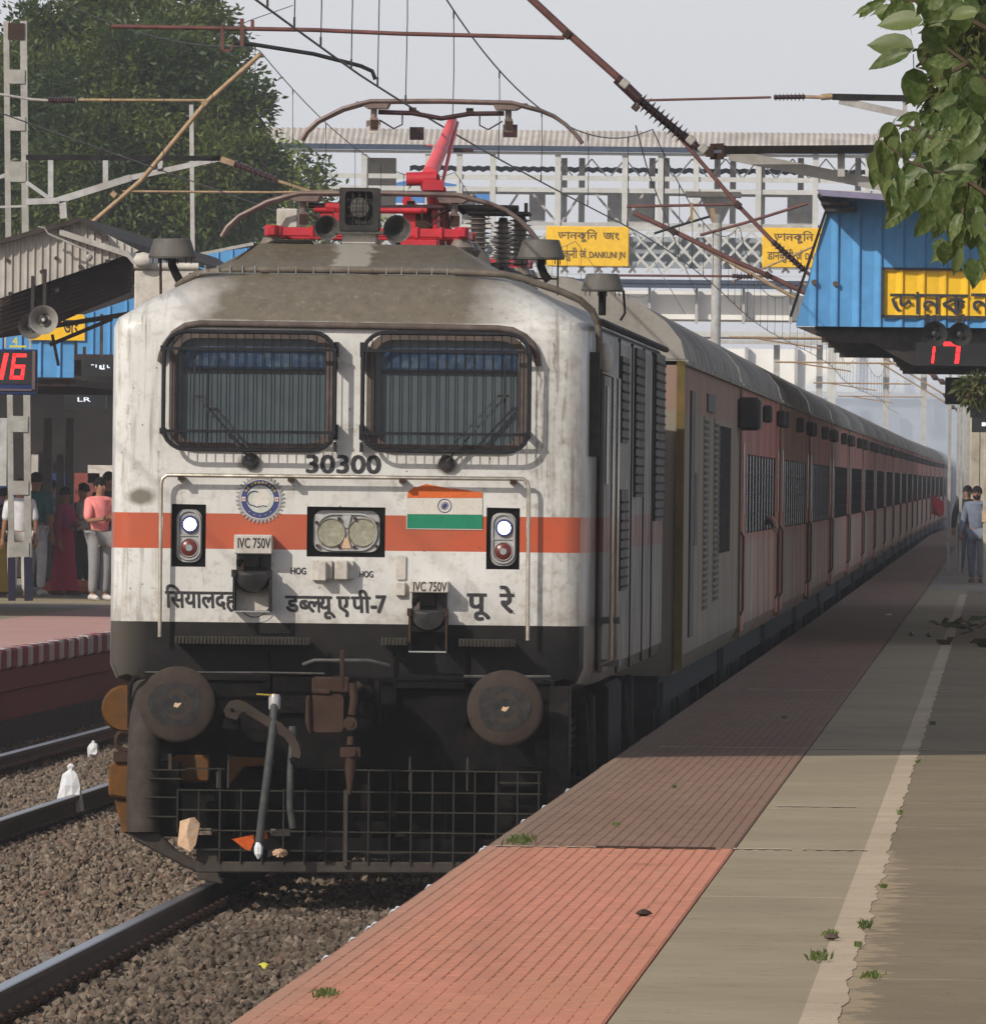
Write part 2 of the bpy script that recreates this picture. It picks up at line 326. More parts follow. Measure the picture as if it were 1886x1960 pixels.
# ============================================================ LOCOMOTIVE
def loco_paint():
    t = NT('loco_paint'); x, y, z = t.sep()
    n1 = t.noise(2.2, 7, .62); n2 = t.noise(14, 5, .65); n3 = t.noise(60, 2)
    white = t.mix(t.rng(n1, .35, .68), (.61,.605,.59), (.51,.50,.48))
    white = t.mix(t.rng(n2, .52, .80, 0, .55), white, (.27,.215,.165)); white = t.mix(t.mul(t.rng(t.noise(7.5, 9, .8), .57, .63), .40), white, (.20,.165,.125))
    vz = t.mapv((9, 1, .55)); nd = t.noise(3.0, 5, .6, vz)                      # rain runs
    drip = t.mul(t.rng(nd, .52, .70), t.rng(t.math('ABSOLUTE', t.math('ADD', x, -.02)), 1.05, 1.25, .12, .85))
    white = t.mix(t.mul(drip, .85), white, (.15,.13,.10)); white = t.mix(t.rng(t.math('ADD', x, t.rng(n2, .3, .7, -.12, .12)), 1.05, 1.42, 0, .50), white, (.17,.15,.125))
    for (px, z0_, z1_, wd_, am) in ((-1.13,2.62,1.9,.010,.55),(-1.10,3.16,2.75,.012,.6),(1.145,3.15,2.0,.013,.8),(1.175,3.1,1.75,.008,.75),(1.205,2.9,1.62,.007,.7),(1.24,3.3,2.1,.009,.7),(1.30,3.2,1.8,.012,.6),(-.59,2.53,2.44,.014,.7),(.60,2.53,2.43,.015,.7),(-1.0,2.44,2.25,.008,.5),(-.338,2.44,2.3,.007,.5),(.333,2.44,2.28,.007,.5),(.05,2.0,1.75,.008,.4),(-.86,1.92,1.7,.007,.4),(-1.33,2.9,1.7,.010,.4),(.72,2.66,2.45,.006,.4)):
        dd = t.math('ABSOLUTE', t.math('SUBTRACT', t.math('ADD', x, t.rng(t.noise(4, 4), .3, .7, -.02, .02)), px))
        mm = t.mul(t.mul(t.rng(dd, wd_, wd_*.2), t.rng(z, z1_, z0_, .15, 1)), t.mul(t.math('LESS_THAN', z, z0_), t.math('GREATER_THAN', z, z1_)))
        white = t.mix(t.mul(t.mul(mm, t.rng(n2, .35, .6)), am), white, (.11,.09,.065))
    low = t.mul(t.rng(z, 1.85, 1.58, 0, .55), t.rng(n2, .3, .7))                # road grime above the skirt
    white = t.mix(low, white, (.24,.20,.16))
    for (px, pz, rx, rz_) in ((-1.24,2.345,.085,.055),(-.59,2.555,.07,.05),(.60,2.55,.07,.05)):
        d = t.math('SQRT', t.math('ADD', t.math('POWER', t.math('DIVIDE', t.math('SUBTRACT', x, px), rx), 2), t.math('POWER', t.math('DIVIDE', t.math('SUBTRACT', z, pz), rz_), 2)))
        white = t.mix(t.mul(t.rng(t.math('ADD', d, t.rng(n2, 0, 1, -.5, .5)), 1.25, .6), t.mul(t.math('LESS_THAN', y, .8), .85)), white, (.09,.075,.045))
    dust_shade = t.rng(y, .80, 1.3, 0, .86)                                            # the flanks darkened: grime and the shade on that side, painted in
    white = t.mix(dust_shade, white, (.085,.076,.064))
    stripe = t.mul(t.between(z, 2.034, 2.248), 1.0)
    red = t.mix(t.rng(n1, .3, .7), (.45,.078,.028), (.35,.082,.040)); red = t.mix(t.rng(n2, .55, .8, 0, .5), red, (.22,.07,.05))
    red = t.mix(dust_shade, red, (.10,.045,.038)); c = t.mix(stripe, white, red)
    roofd = t.mul(t.rng(t.math('ADD', z, t.rng(n1, .3, .7, -.012, .012)), 3.385, 3.415), t.rng(t.math('ADD', t.math('ABSOLUTE', x), t.rng(n1, .3, .7, -.12, .12)), 1.08, .72, 0, 1))
    pale = t.mul(t.rng(t.math('ABSOLUTE', t.math('ADD', t.math('ADD', x, .01), t.rng(n2, .3, .7, -.04, .04))), .13, .09), t.math('GREATER_THAN', z, 3.70))
    roofc = t.mix(t.rng(n2, .3, .7), (.125,.102,.068), (.085,.070,.048)); roofc = t.mix(t.mul(pale, .75), roofc, (.34,.32,.28)); roofc = t.mix(t.rng(t.noise(26, 4, .7), .56, .74, 0, .6), roofc, (.24,.21,.165))
    c = t.mix(t.mul(roofd, .95), c, roofc)
    back = t.mul(t.math('GREATER_THAN', z, 3.43), t.rng(y, 2.2, 3.2))           # sooty machine-room roof
    c = t.mix(t.mul(back, .9), c, (.075,.075,.078))
    blk = t.mul(t.math('LESS_THAN', z, 1.592), t.math('LESS_THAN', y, .80))
    bc = t.mix(t.rng(n1, .3, .7), (.009,.010,.012), (.024,.021,.019))
    bc = t.mix(t.mul(t.rng(x, -1.20, -1.40), .6), bc, (.13,.115,.098))
    c = t.mix(blk, c, bc)
    side = t.mul(t.math('LESS_THAN', z, 1.592), t.math('GREATER_THAN', y, .80)); c = t.mix(t.mul(side, .6), c, (.15,.13,.11))
    sp = t.mul(t.rng(t.voro(11), .075, .045), t.math('GREATER_THAN', t.noise(3.1, 2), .47)); c = t.mix(t.mul(sp, .85), c, (.07,.045,.03))
    sp2 = t.rng(n3, .70, .76, 0, .5); c = t.mix(sp2, c, (.16,.12,.09))
    t.bump(t.noise(1.1, 3), .25, .03)
    gl = t.mul(t.inv(t.mul(dust_shade, 1.16)), t.inv(t.math('LESS_THAN', z, 1.592))); t.put(t.p.inputs['Coat Weight'], t.math('MULTIPLY', gl, .30, clamp=True)); t.p.inputs['Coat Roughness'].default_value = .28
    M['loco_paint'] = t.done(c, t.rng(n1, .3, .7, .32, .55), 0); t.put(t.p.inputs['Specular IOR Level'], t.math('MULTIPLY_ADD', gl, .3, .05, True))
loco_paint()
t = NT('cab_glass'); n = t.noise(5, 4); x, y, z = t.sep()
t.done(t.mix(t.rng(n, .3, .7), (.052,.070,.080), (.068,.086,.096)), .16, 0, .35); M['cab_glass'] = t.m
mk('visor_blue', (.015,.04,.09), .35, 0, .5, 9, (.12,.16,.2), .5, bump=0)
mk('flag_saffron', (.62,.13,.03), .6, 0, .1, 12, (.4,.1,.03), .4, bump=0); mk('flag_white', (.58,.55,.50), .6, 0, .1, 12, bump=0, spots=30)
mk('flag_green', (.015,.20,.11), .6, 0, .12, 12, bump=0); mk('emblem_navy', (.05,.06,.18), .6, 0, .2, 20, bump=0)
mk('emblem_steel', (.30,.30,.30), .6, 0, .15, 20, bump=0); mk('emblem_pale', (.46,.49,.45), .6, 0, .12, 20, bump=0)
mk('emblem_gold', (.40,.30,.05), .6, 0, .2, 30, bump=0); mk('emblem_red', (.6,.12,.10), .6, 0, .2, 30, bump=0)

loco = empty('electric_locomotive', (0,0,0), 0, 'white electric locomotive with a red stripe, lit marker lamps and number 30300 heading the train', 'locomotive')
def ring(hw, zb, zs, a, b, c):
    h = [(0,zb),(hw-.12,zb),(hw-.04,zb+.03),(hw,zb+.12),(hw,1.7),(hw,2.6),(hw,zs-.05),(hw-.03,zs+.012),a,b,c,(0,c[1])]
    return h+[(-x, z) for x, z in reversed(h[1:-1])]
secs = [(.60,1.30,1.27,3.36,(1.2,3.38),(.98,3.40),(.6,3.40)),(.612,1.355,1.245,3.385,(1.22,3.41),(.98,3.42),(.6,3.42)),
        (.66,1.405,1.23,3.41,(1.2,3.455),(.97,3.465),(.6,3.47)),(.76,1.425,1.22,3.415,(1.2,3.515),(.95,3.56),(.6,3.57)),
        (.95,1.44,1.21,3.415,(1.2,3.545),(.95,3.66),(.6,3.70)),(1.05,1.44,1.21,3.415,(1.19,3.56),(.93,3.68),(.58,3.72)),
        (1.5,1.46,1.20,3.415,(1.16,3.575),(.88,3.73),(.585,3.895)),(2.2,1.49,1.20,3.41,(1.2,3.58),(.88,3.74),(.58,3.90)),
        (3.0,1.50,1.20,3.40,(1.25,3.56),(.9,3.70),(.58,3.86)),(4.0,1.50,1.20,3.40,(1.36,3.52),(1.1,3.62),(.5,3.68)),
        (18.4,1.50,1.20,3.40,(1.36,3.52),(1.1,3.62),(.5,3.68)),(18.6,1.40,1.25,3.35,(1.2,3.44),(.9,3.5),(.4,3.55))]
rings = [[(x, s[0], z) for x, z in ring(*s[1:])] for s in secs]
winL = rrect(-1.045,-.125,2.662,3.316,.12); winR = rrect(.145,1.04,2.665,3.318,.12)
mkL = [(-.850,1.924),(-.850,2.300),(-1.057,2.302),(-1.057,1.924)]; mkR = [(1.042,1.930),(1.042,2.300),(.841,2.302),(.841,1.930)]
hdl = [(.231,1.994),(.231,2.295),(-.241,2.296),(-.241,1.994)]
def face_with_holes(outer, holes, y):
    polys = [[Vector((x, z, 0)) for x, z in outer]]+[[Vector((x, z, 0)) for x, z in h] for h in holes]
    vs = [(p.x, y, p.y) for q in polys for p in q]; return vs, [tuple(f) for f in tessellate_polygon(polys)]
mb = MB(); holes = [winL, winR, mkL, mkR, hdl]
vs, fs = face_with_holes(ring(*secs[0][1:]), holes, .60); mb.add(vs, fs)
n = len(rings[0]); vv = [p for r_ in rings for p in r_]
mb.add(vv, [(k*n+i, k*n+(i+1) % n, (k+1)*n+(i+1) % n, (k+1)*n+i) for k in range(len(rings)-1) for i in range(n)]+[tuple((len(rings)-1)*n+i for i in range(n))])
me = bpy.data.meshes.new('body'); me.from_pydata(mb.v, [], mb.f)
bm = bmesh.new(); bm.from_mesh(me); bmesh.ops.remove_doubles(bm, verts=bm.verts, dist=.0005); bmesh.ops.recalc_face_normals(bm, faces=bm.faces); bm.to_mesh(me); bm.free()
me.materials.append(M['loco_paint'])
for p in me.polygons: p.use_smooth = True
try: me.set_sharp_from_angle(angle=R(32))
except Exception: pass
body = bpy.data.objects.new('body', me); col.objects.link(body); body.parent = loco
def recess(outline, depth, mat, name, parent, y=.60):                # box sunk behind an opening
    k = len(outline); b = MB()
    b.add([(x, y, z) for x, z in outline]+[(x, y+depth, z) for x, z in outline], [(i, (i+1) % k, (i+1) % k+k, i+k) for i in range(k)]+[tuple(range(k, 2*k))])
    return b.build(name, mat, parent)
def ringplate(outer, inner, y0, y1):
    k = len(outer); b = MB()
    b.add([(x, y0, z) for x, z in outer]+[(x, y0, z) for x, z in inner]+[(x, y1, z) for x, z in outer]+[(x, y1, z) for x, z in inner],
          [(i, (i+1) % k, (i+1) % k+k, i+k) for i in range(k)]+[(i, (i+1) % k, (i+1) % k+2*k, i+2*k) for i in range(k)]+[(i+k, (i+1) % k+k, (i+1) % k+3*k, i+3*k) for i in range(k)]); return b
for (x0, x1, z0, z1), o in (((-1.045,-.125,2.662,3.316), winL), ((.145,1.04,2.665,3.318), winR)):
    w = ringplate(rrect(x0-.035,x1+.035,z0-.035,z1+.03,.15), rrect(x0+.012,x1-.012,z0+.012,z1-.012,.11), .575, .64).build('windscreen_frame', 'window_rubber', loco, 40)
    b = MB(); q = rrect(x0,x1,z0,z1,.12); b.add([(x, .632, z) for x, z in q], [tuple(range(len(q)))]); b.build('pane', 'cab_glass', w)
    b = MB(); b.box(x0+.05, x1-.03, .622, .628, z1-.205, z1-.06); b.build('sun_visor', 'visor_blue', w)
    b = MB(); b.box(x0+.05, x1-.03, .617, .621, z1-.215, z1-.195); b.build('visor_edge', 'display_black', w)
# cages over the windscreens
for (x0, x1, z0, z1, inner) in ((-1.109,-.079,2.634,3.343,1), (.090,1.094,2.639,3.347,-1)):
    b = MB(); loop_tube(b, [(x, .485, z) for x, z in rrect(x0,x1,z0,z1,.13,5)], .013)
    g = b.build('windscreen_cage', 'cage_steel', loco, 60)
    k = int((x1-x0)/.0535)
    for i in range(1, k):
        x = x0+(x1-x0)*i/k; d = max(0, .13-min(x-x0, x1-x)); cut = .13-math.sqrt(max(0, .13**2-d*d))
        b = MB(); b.tube([(x, .487, z0+cut), (x, .487, z1-cut)], .0036, 5); b.build('cage_bar', 'cage_steel', g)
    for zz in (3.239, 2.742):
        b = MB(); b.bar((x0-.01, .478, zz), (x1+.01, .478, zz), .014, .018); b.build('cage_crossbar', 'cage_steel', g)
        xh = x1+.006 if inner > 0 else x0-.006; xo = x0 if inner > 0 else x1
        b = MB(); b.box(xh-.013, xh+.013, .50, .60, zz-.04, zz+.05); b.box(xh-.009, xh+.009, .50, .585, zz-.115, zz-.055); b.build('cage_hinge', 'cage_steel', g)
        b = MB(); b.box(xo-.022, xo+.010, .49, .60, zz-.018, zz+.018); b.build('cage_catch', 'cage_steel', g)
b = MB(); b.tube([(-1.135,.585,3.16),(-1.128,.57,3.20),(-1.105,.565,3.262),(-1.055,.565,3.33),(-.985,.57,3.378),(-.9,.575,3.392),(0,.575,3.388),(.9,.575,3.382),(.985,.57,3.372),(1.06,.565,3.335),(1.105,.565,3.29),(1.135,.57,3.23),(1.143,.585,3.16)], .020, 8)
b.build('rain_gutter', 'window_rubber', loco, 60)
# wipers
for s, px, tip, bl in ((-1,-.585,(-.914,2.951),(-.93,3.20,2.72)), (1,.597,(.951,2.975),(.948,3.17,2.725))):
    b = MB(); b.lathe([(.05,0),(.05,.025),(.032,.05)], 12, (px,.60,2.565), (Vector((1,0,0)),Vector((0,0,1)),Vector((0,-1,0)))); w = b.build('wiper', 'socket_black', loco, 40)
    b = MB(); b.bar((px,.53,2.575),(tip[0],.53,tip[1]),.022,.010); b.bar((px+s*-.03,.535,2.60),(tip[0]-s*.045,.535,tip[1]),.007,.007); b.build('wiper_arm', 'hose_rubber', w)
    b = MB(); b.bar((tip[0]-.05*s,.537,tip[1]),(tip[0]+.02*s,.537,tip[1]),.012,.012); b.bar((bl[0],.54,bl[2]),(bl[0]-.004*s,.54,bl[1]),.012,.010); b.build('wiper_blade', 'rubber', w)
# handrail loop
b = MB(); y = .515; zr = 2.475
b.tube([(-1.117,y,1.50),(-1.119,y,2.42),(-1.110,y,2.455),(-1.083,y,zr),(1.062,y,zr+.001),(1.085,y,2.458),(1.095,y,2.43),(1.099,y,1.505)], .0125, 8)
hr = b.build('handrail', 'handrail_steel', loco, 60)
for x in (-1.0,-.338,.333,1.0):
    b = MB(); b.box(x-.018, x+.018, .50, .60, 2.445, 2.472); b.build('bracket', 'rusty_iron', hr)
# emblem, flag
em = empty('railway_emblem', (-.524,.594,2.337)); em.parent = loco
b = MB(); q = [((.148 if (i % 4) in (1,2) else .128)*math.cos(2*math.pi*i/144), (.148 if (i % 4) in (1,2) else .128)*math.sin(2*math.pi*i/144)) for i in range(144)]
b.prism(q, -.0005, .003); b.build('gear_ring', 'emblem_steel', em)
def disc(r, y, mat, name, par, cx=0, cz=0, nn=32):
    b = MB(); b.add([(cx+r*math.cos(2*math.pi*i/nn), y, cz+r*math.sin(2*math.pi*i/nn)) for i in range(nn)], [tuple(range(nn))]); return b.build(name, mat, par)
disc(.120,-.0015,'flag_white','rim',em); disc(.116,-.003,'emblem_navy','band',em); disc(.083,-.0045,'emblem_pale','centre',em)
disc(.055,-.0060,'flag_white','cloud',em,.008,.004)
b = MB()
for a in (150,138,120,108,95,82,70,55,42,30):
    u, v = .0995*math.cos(R(a)), .0995*math.sin(R(a)); b.box(u-.006, u+.006, -.0060, -.0050, v-.007, v+.007, (0,R(90-a),0))
for a in (230,250,270,290,310): b.cbox((.0995*math.cos(R(a)), -.0055, .0995*math.sin(R(a))), (.007,.001,.007))
b.build('gold_letters', 'emblem_gold', em)
b = MB()
for s in (-1, 1): b.cbox((s*.0995, -.0056, 0), (.022,.001,.026))
b.build('side_mark', 'flag_white', em); b = MB()
for s in (-1, 1): b.cbox((s*.0995, -.0066, 0), (.010,.001,.014), (0,R(45),0))
b.build('side_star', 'emblem_red', em)
b = MB(); b.tube([(-.035+.045*math.cos(R(a)), -.0068, .002+.045*math.sin(R(a))) for a in range(60, 260, 20)], .0035, 4); b.tube([(-.055,-.0068,-.035),(-.02,-.0068,-.048),(.02,-.0068,-.040),(.04,-.0068,-.044)], .003, 4); b.build('swirl', 'emblem_navy', em)
fl = empty('painted_flag', (0,.594,0)); fl.parent = loco
b = MB(); b.prism([(.363,2.355),(.814,2.360),(.814,2.392),(.745,2.400),(.735,2.404),(.64,2.416),(.63,2.412),(.474,2.440),(.415,2.418),(.412,2.424),(.364,2.392)], 0, .003); b.build('saffron_band', 'flag_saffron', fl)
b = MB(); b.prism([(.363,2.2575),(.815,2.2585),(.815,2.3585),(.363,2.3535)], 0, .003); b.build('white_band', 'flag_white', fl)
b = MB(); b.prism([(.365,2.171),(.816,2.173),(.816,2.2570),(.365,2.2560)], -.0005, .003); b.build('green_band', 'flag_green', fl)
b = MB(); b.tube([(.588+.040*math.cos(R(a)), -.001, 2.309+.040*math.sin(R(a))) for a in range(0, 361, 15)], .0028, 4, cap=False); b.lathe([(.0001,-.003),(.013,-.002)], 12, (.588,0,2.309), 'Y', False)
for a in range(0, 360, 15): b.bar((.588+.01*math.cos(R(a)),-.0015,2.309+.01*math.sin(R(a))),(.588+.026*math.cos(R(a)),-.0015,2.309+.026*math.sin(R(a))),.0015)
b.build('wheel_mark', 'emblem_navy', fl)
b = MB(); b.box(.361,.819,.0005,.004,2.1665,2.171); b.box(.3585,.363,.0005,.004,2.167,2.37); b.build('border', 'flag_white', fl)
# lettering on the front
L = 'lettering_black'
lettering(['30300'], -.252, .192, 2.497, 2.604, .5965, L, loco, bold=.05)
lettering(['\u093f\u0938\u092f\u093e\u0932\u0926\u0939'], -1.088, -.660, 1.655, 1.812, .5965, L, loco, bold=.045, slant=-.04)
lettering(['\u0921', ('\u092c', .66), ('\u0932', .80), '\u092f\u0942', .12, '\u090f', .10, '\u092a\u0940', .04, '-', '7'], -.362, .242, 1.618, 1.792, .5965, L, loco, bold=.05, slant=-.05)
lettering(['\u092a\u0942', .34, '\u0930\u0947'], .728, 1.004, 1.620, 1.826, .5965, L, loco, bold=.05)
lettering(['HOG'], -.336, -.245, 1.886, 1.926, .5965, L, loco, bold=.04); lettering(['HOG'], .079, .160, 1.872, 1.910, .5965, L, loco, bold=.04)
# headlight and marker lamps
hl = recess(hdl, .16, 'socket_black', 'headlight', loco)
k = rrect(-.205,.197,2.022,2.275,.06); kk = rrect(-.185,.178,2.035,2.252,.10)
b = MB(); b.prism(k, .655, .70); b.build('housing', 'lamp_surround', hl, 40, .006)
b = MB(); loop_tube(b, [(x, .648, z) for x, z in kk], .008); b.build('trim', 'lamp_surround', hl, 60)
for x, z in ((-.097,2.140),(.090,2.143)):
    b = MB(); b.lathe([(.088,.650),(.084,.640),(.078,.648),(.0001,.652)], 28, (x,0,z), 'Y', False); b.build('lens', 'lamp_lens', hl, 50)
b = MB(); b.prism([(-.03,2.245),(.023,2.245),(.006,2.17),(-.013,2.17)], .640, .652); b.build('divider', 'lamp_surround', hl)
b = MB(); b.prism([(-.014,2.11),(.006,2.11),(.026,2.045),(-.034,2.045)], .640, .652); b.build('divider', 'litter_tan', hl)
b = MB()
for x, z in ((-.05,2.225),(.045,2.228),(-.048,2.055),(.043,2.055),(-.185,2.20),(.18,2.20),(-.18,2.06),(.178,2.06)): b.cbox((x,.638,z), (.014,.02,.018))
b.build('clip', 'rusty_iron', hl)
for q, cx in ((mkL,-.9535),(mkR,.9415)):
    ml = recess(q, .15, 'socket_black', 'marker_light', loco); zc = 2.112
    b = MB(); b.prism(rrect(cx-.078,cx+.078,1.950,2.272,.06), .640, .70); b.build('housing', 'lamp_surround', ml, 40, .006)
    b = MB(); loop_tube(b, [(x, .636, z) for x, z in rrect(cx-.066,cx+.066,1.968,2.262,.062)], .009); b.bar((cx-.066,.634,zc),(cx+.066,.634,zc),.006); b.build('trim', 'lamp_surround', ml, 60)
    b = MB(); b.lathe([(.054,.64),(.052,.622),(.040,.620),(.036,.634)], 24, (cx+.005,0,2.180), 'Y', False); b.build('lamp_ring', 'emblem_navy', ml, 50)
    b = MB(); b.lathe([(.040,.628),(.030,.618),(.0001,.614)], 24, (cx+.005,0,2.180), 'Y', False); b.build('lit_lens', 'lamp_lit', ml, 50)
    b = MB(); b.lathe([(.060,.64),(.055,.624),(.050,.630)], 24, (cx+.002,0,2.038), 'Y', False); b.build('lamp_ring', 'lamp_surround', ml, 50)
    b = MB(); b.lathe([(.052,.63),(.040,.620),(.0001,.616)], 24, (cx+.002,0,2.038), 'Y', False); b.build('tail_lens', 'red_lens', ml, 50); disc(.020, .6145, 'lens_core', 'lens_centre', ml, cx+.002, 2.038, 20)
# 750 V couplers
for (x0, x1, zt, ztxt, zs0, low) in ((-.672,-.442,2.122,2.006,1.66,0),(.388,.622,1.855,1.785,1.43,1)):
    b = MB(); b.box(x0, x1, .455, .60, ztxt, zt); c = b.build('power_coupler', 'panel_white', loco, None, .006)
    lettering(['IVC 750V'], x0+.022, x1-.012, ztxt+(zt-ztxt)*(.30 if not low else .12), ztxt+(zt-ztxt)*(.82 if not low else .92), .4535, L, c, bold=.03)
    b = MB(); b.box(x0+.01, x1-.012, .57, .598, ztxt-.22, ztxt); b.build('socket_back', 'socket_black', c)
    xm = (x0+x1)/2-.003; zc = ztxt-.125
    b = MB(); b.lathe([(.105,.585),(.112,.48),(.098,.445),(.0001,.430)], 28, (xm,0,zc), 'Y', False)
    b.v = [(vx, vy, min(vz, zc+.02)) for vx, vy, vz in b.v]; b.build('socket_cap', 'socket_black', c, 50)
    b = MB(); b.box(xm-.052, xm+.045, .44, .56, ztxt-.085, ztxt-.012); b.box(x0+.012, xm-.06, .50, .56, ztxt-.075, ztxt-.03); b.build('latch', 'undergear', c, None, .006)
    b = MB(); b.prism([(x0+.018,zc+.02),(xm-.055,zc+.075),(xm-.055,zc+.02)], .50, .53); b.prism([(xm+.05,zc+.02),(xm+.05,zc+.075),(x1-.02,zc+.02)], .50, .53); b.build('cheek', 'rusty_iron' if not low else 'window_rubber', c)
    for xa, xb in ((x0-.004, x0+.010), (x1-.016, x1-.004)): b = MB(); b.box(xa, xb, .43, .60, zs0, zc+.02); b.box(xa-.008, xb+.004, .42, .50, zc-.015, zc+.03); b.build('side_strap', 'cage_steel' if not low else 'rusty_iron', c)
    if not low:
        b = MB(); b.box(x0+.012, x1-.018, .565, .598, zs0+.005, zc-.03); b.build('drop_plate', 'panel_white', c)
        b = MB(); b.tube([(xm+.01+.10*math.cos(R(a)), .562, 1.735+.11*math.sin(R(a))) for a in range(-140, 40, 12)], .003, 4); b.build('scored_arc', 'socket_black', c)
    else:
        b = MB(); b.box(x0+.012, x1-.018, .50, .575, zs0+.12, zc-.03); b.build('drop_plate', 'socket_black', c)
    b = MB(); b.bar((x0,.43,zs0),(x1-.01,.43,zs0),.010,.008); b.build('bail', 'bright_steel', c)
for x0, x1, yy, z0, z1, nm in ((-.205,-.170,.57,1.85,1.972,0),(-.172,-.115,.50,1.846,1.965,1),(-.120,-.084,.56,1.86,1.972,0),(-.070,-.050,.57,1.87,1.96,0),(-.066,.014,.49,1.855,1.974,1),(.012,.045,.55,1.862,1.972,0)):
    b = MB(); b.box(x0, x1, yy, .60, z0, z1); b.build('junction_box', 'panel_white', loco, None, .008 if nm else .003)
F7 = crop(1000, 1200, 400/1568)
def fx(a, b_, yy=.6): p = at(*F7(a, b_), 89+yy); return p.x, p.z
(x0, z1), (x1, z0) = fx(78, 905), fx(175, 1150); b = MB(); b.prism(rrect(x0,x1,z0,z1,.01), .585, .60); b.build('cover_strip', 'panel_white', loco)
(x0, z1), (x1, z0) = fx(75, 1172), fx(178, 1320); b = MB(); b.box(x0,x1,.565,.60,z0,z1); b.build('cable_clamp', 'panel_white', loco, None, .008)
# steps under the skirt
for x0, x1, z in ((-1.02,-.205,1.512),(.222,.378,1.517),(.690,1.028,1.515)):
    b = MB(); b.box(x0, x1, .40, .60, z-.045, z-.030); b.box(x0, x1, .385, .40, z-.050, z-.004)
    s = b.build('step', 'step_steel', loco)
    b = MB()
    for i in range(int((x1-x0)/.022)): b.box(x0+.006+i*.022, x0+.014+i*.022, .376, .386, z-.045, z-.008)
    b.build('tread_ribs', 'step_steel', s)
# buffer beam, headstock
b = MB(); b.box(-1.30,1.30,.64,1.0,.92,1.27); b.box(-1.27,1.27,.80,1.0,.70,.92); b.build('headstock', 'undergear', loco, None, .01)
b = MB()
for x0, x1, z0, z1, yy in ((-.45,.98,1.30,1.41,.63),(-1.1,-.47,1.29,1.42,.645),(-.44,-.09,1.05,1.28,.60),(.30,.72,1.21,1.25,.56),(.30,.72,1.255,1.27,.55),(.14,.29,1.0,1.27,.60),(.50,.72,.9,1.2,.62)): b.box(x0,x1,yy,.66,z0,z1)
for x in (-.46,-.10,.73,.30): b.box(x-.008,x+.008,.58,.66,1.0,1.42)
b.build('headstock_plating', 'undergear', loco)
for pts_, r_ in (([(-1.20,.45,1.285),(-.46,.45,1.292),(-.12,.45,1.29)],.009),([(.72,.45,1.285),(1.24,.45,1.29)],.009),([(-.25,.50,1.345),(-.18,.44,1.372),(.15,.42,1.375),(.27,.50,1.345)],.011)): b = MB(); b.tube(pts_, r_, 6); b.build('pipe', 'horn_grey', loco, 60)
for x in (-.978,.985):
    bf = empty('buffer', (x,0,1.102)); bf.parent = loco
    b = MB(); b.lathe([(.0001,-.012),(.08,-.010),(.15,-.002),(.205,.012),(.224,.022),(.229,.030),(.227,.045),(.20,.050),(.12,.06)], 48, (0,0,0), 'Y'); b.build('buffer_disc', 'buffer_steel', bf, 50)
    b = MB(); q = [(.155*math.cos(a)*(1+.08*math.sin(3*a+x)), .15*math.sin(a)*(1+.09*math.cos(2*a))) for a in [2*math.pi*i/36 for i in range(36)]]
    b.add([(p[0]-.01, -.006, p[1]) for p in q]+[(0,-.014,0)], [(i, (i+1) % 36, 36) for i in range(36)]); b.build('grease_patch', 'grease', bf, 60)
    b = MB(); b.lathe([(.10,.05),(.10,.25),(.14,.26),(.14,.60),(.19,.60),(.19,.65)], 24, (0,0,0), 'Y'); b.build('buffer_shank', 'undergear', bf, 40)
    b = MB()
    b.add([(-.022,-.0165,-.012),(.002,-.0165,-.020),(.018,-.0165,-.004),(.026,-.0165,.012),(.006,-.0165,.006),(-.012,-.0165,.012)], [(0,1,2,4,5),(2,3,4)])
    b.build('bare_spot', 'litter_tan', bf)
# guard frame
gf = empty('obstacle_guard', (0,0,0)); gf.parent = loco
b = MB(); b.tube([(-1.18,.50,1.20),(-1.19,.36,.95),(-1.195,.30,.6),(-1.19,.30,.33)], [.095,.10,.10,.10], 12); b.build('corner_post', 'guard_steel', gf, 50)
b = MB(); b.tube([(-1.285,.40,.95),(-1.287,.38,1.20),(-1.25,.36,1.262),(-1.2,.36,1.275)], .014, 6); b.cbox((-1.215,.36,1.285), (.035,.03,.05)); b.build('post_handle', 'dark_steel', gf, 50)
b = MB(); b.box(1.24,1.36,.35,.75,.30,1.23); b.box(1.15,1.24,.40,.75,.30,.9); b.tube([(1.20,.36,1.275),(1.255,.36,1.262),(1.27,.38,1.2),(1.27,.40,.95)], .014, 6); b.build('corner_post', 'dark_steel', gf, None, .01)
b = MB(); b.prism([(-1.285,.33),(-1.24,.275),(-1.04,.172),(-.875,.09),(-.725,.085),(-.725,.215),(-.85,.215),(-.885,.165),(-1.0,.225),(-1.10,.33)], .28, .42); b.build('rail_guard', 'guard_steel', gf, None, .012)
b = MB(); b.box(-.865,-.735,.24,.28,.09,.235); b.prism([(-.86,.09),(-.735,.09),(-.70,.02),(-.86,.05)], .24, .27); b.build('guard_bracket', 'guard_steel', gf, None, .006)
b = MB(); b.prism([(-.74,.092),(1.05,.105),(1.05,.175),(-.74,.157)], .22, .34); b.build('bottom_bar', 'guard_steel', gf, None, .008)
b = MB(); b.box(-1.1,-.98,.36,.7,.30,.75); b.box(-1.05,1.2,.60,.66,.72,.95); b.box(.95,1.2,.36,.7,.30,.75); b.build('side_plate', 'undergear', gf)
for i, x in enumerate([-.982+.1275*k for k in range(18)]):
    z1 = .588 if x < -.75 else (.72 if x > -.2 else .715 if x < -.6 and x > -.75 else .60)
    zl = .33 if x < -.8 else .15
    b = MB(); b.box(x-.004, x+.004, .205, .245, zl, z1); b.build('grid_bar', 'grid_steel', gf)
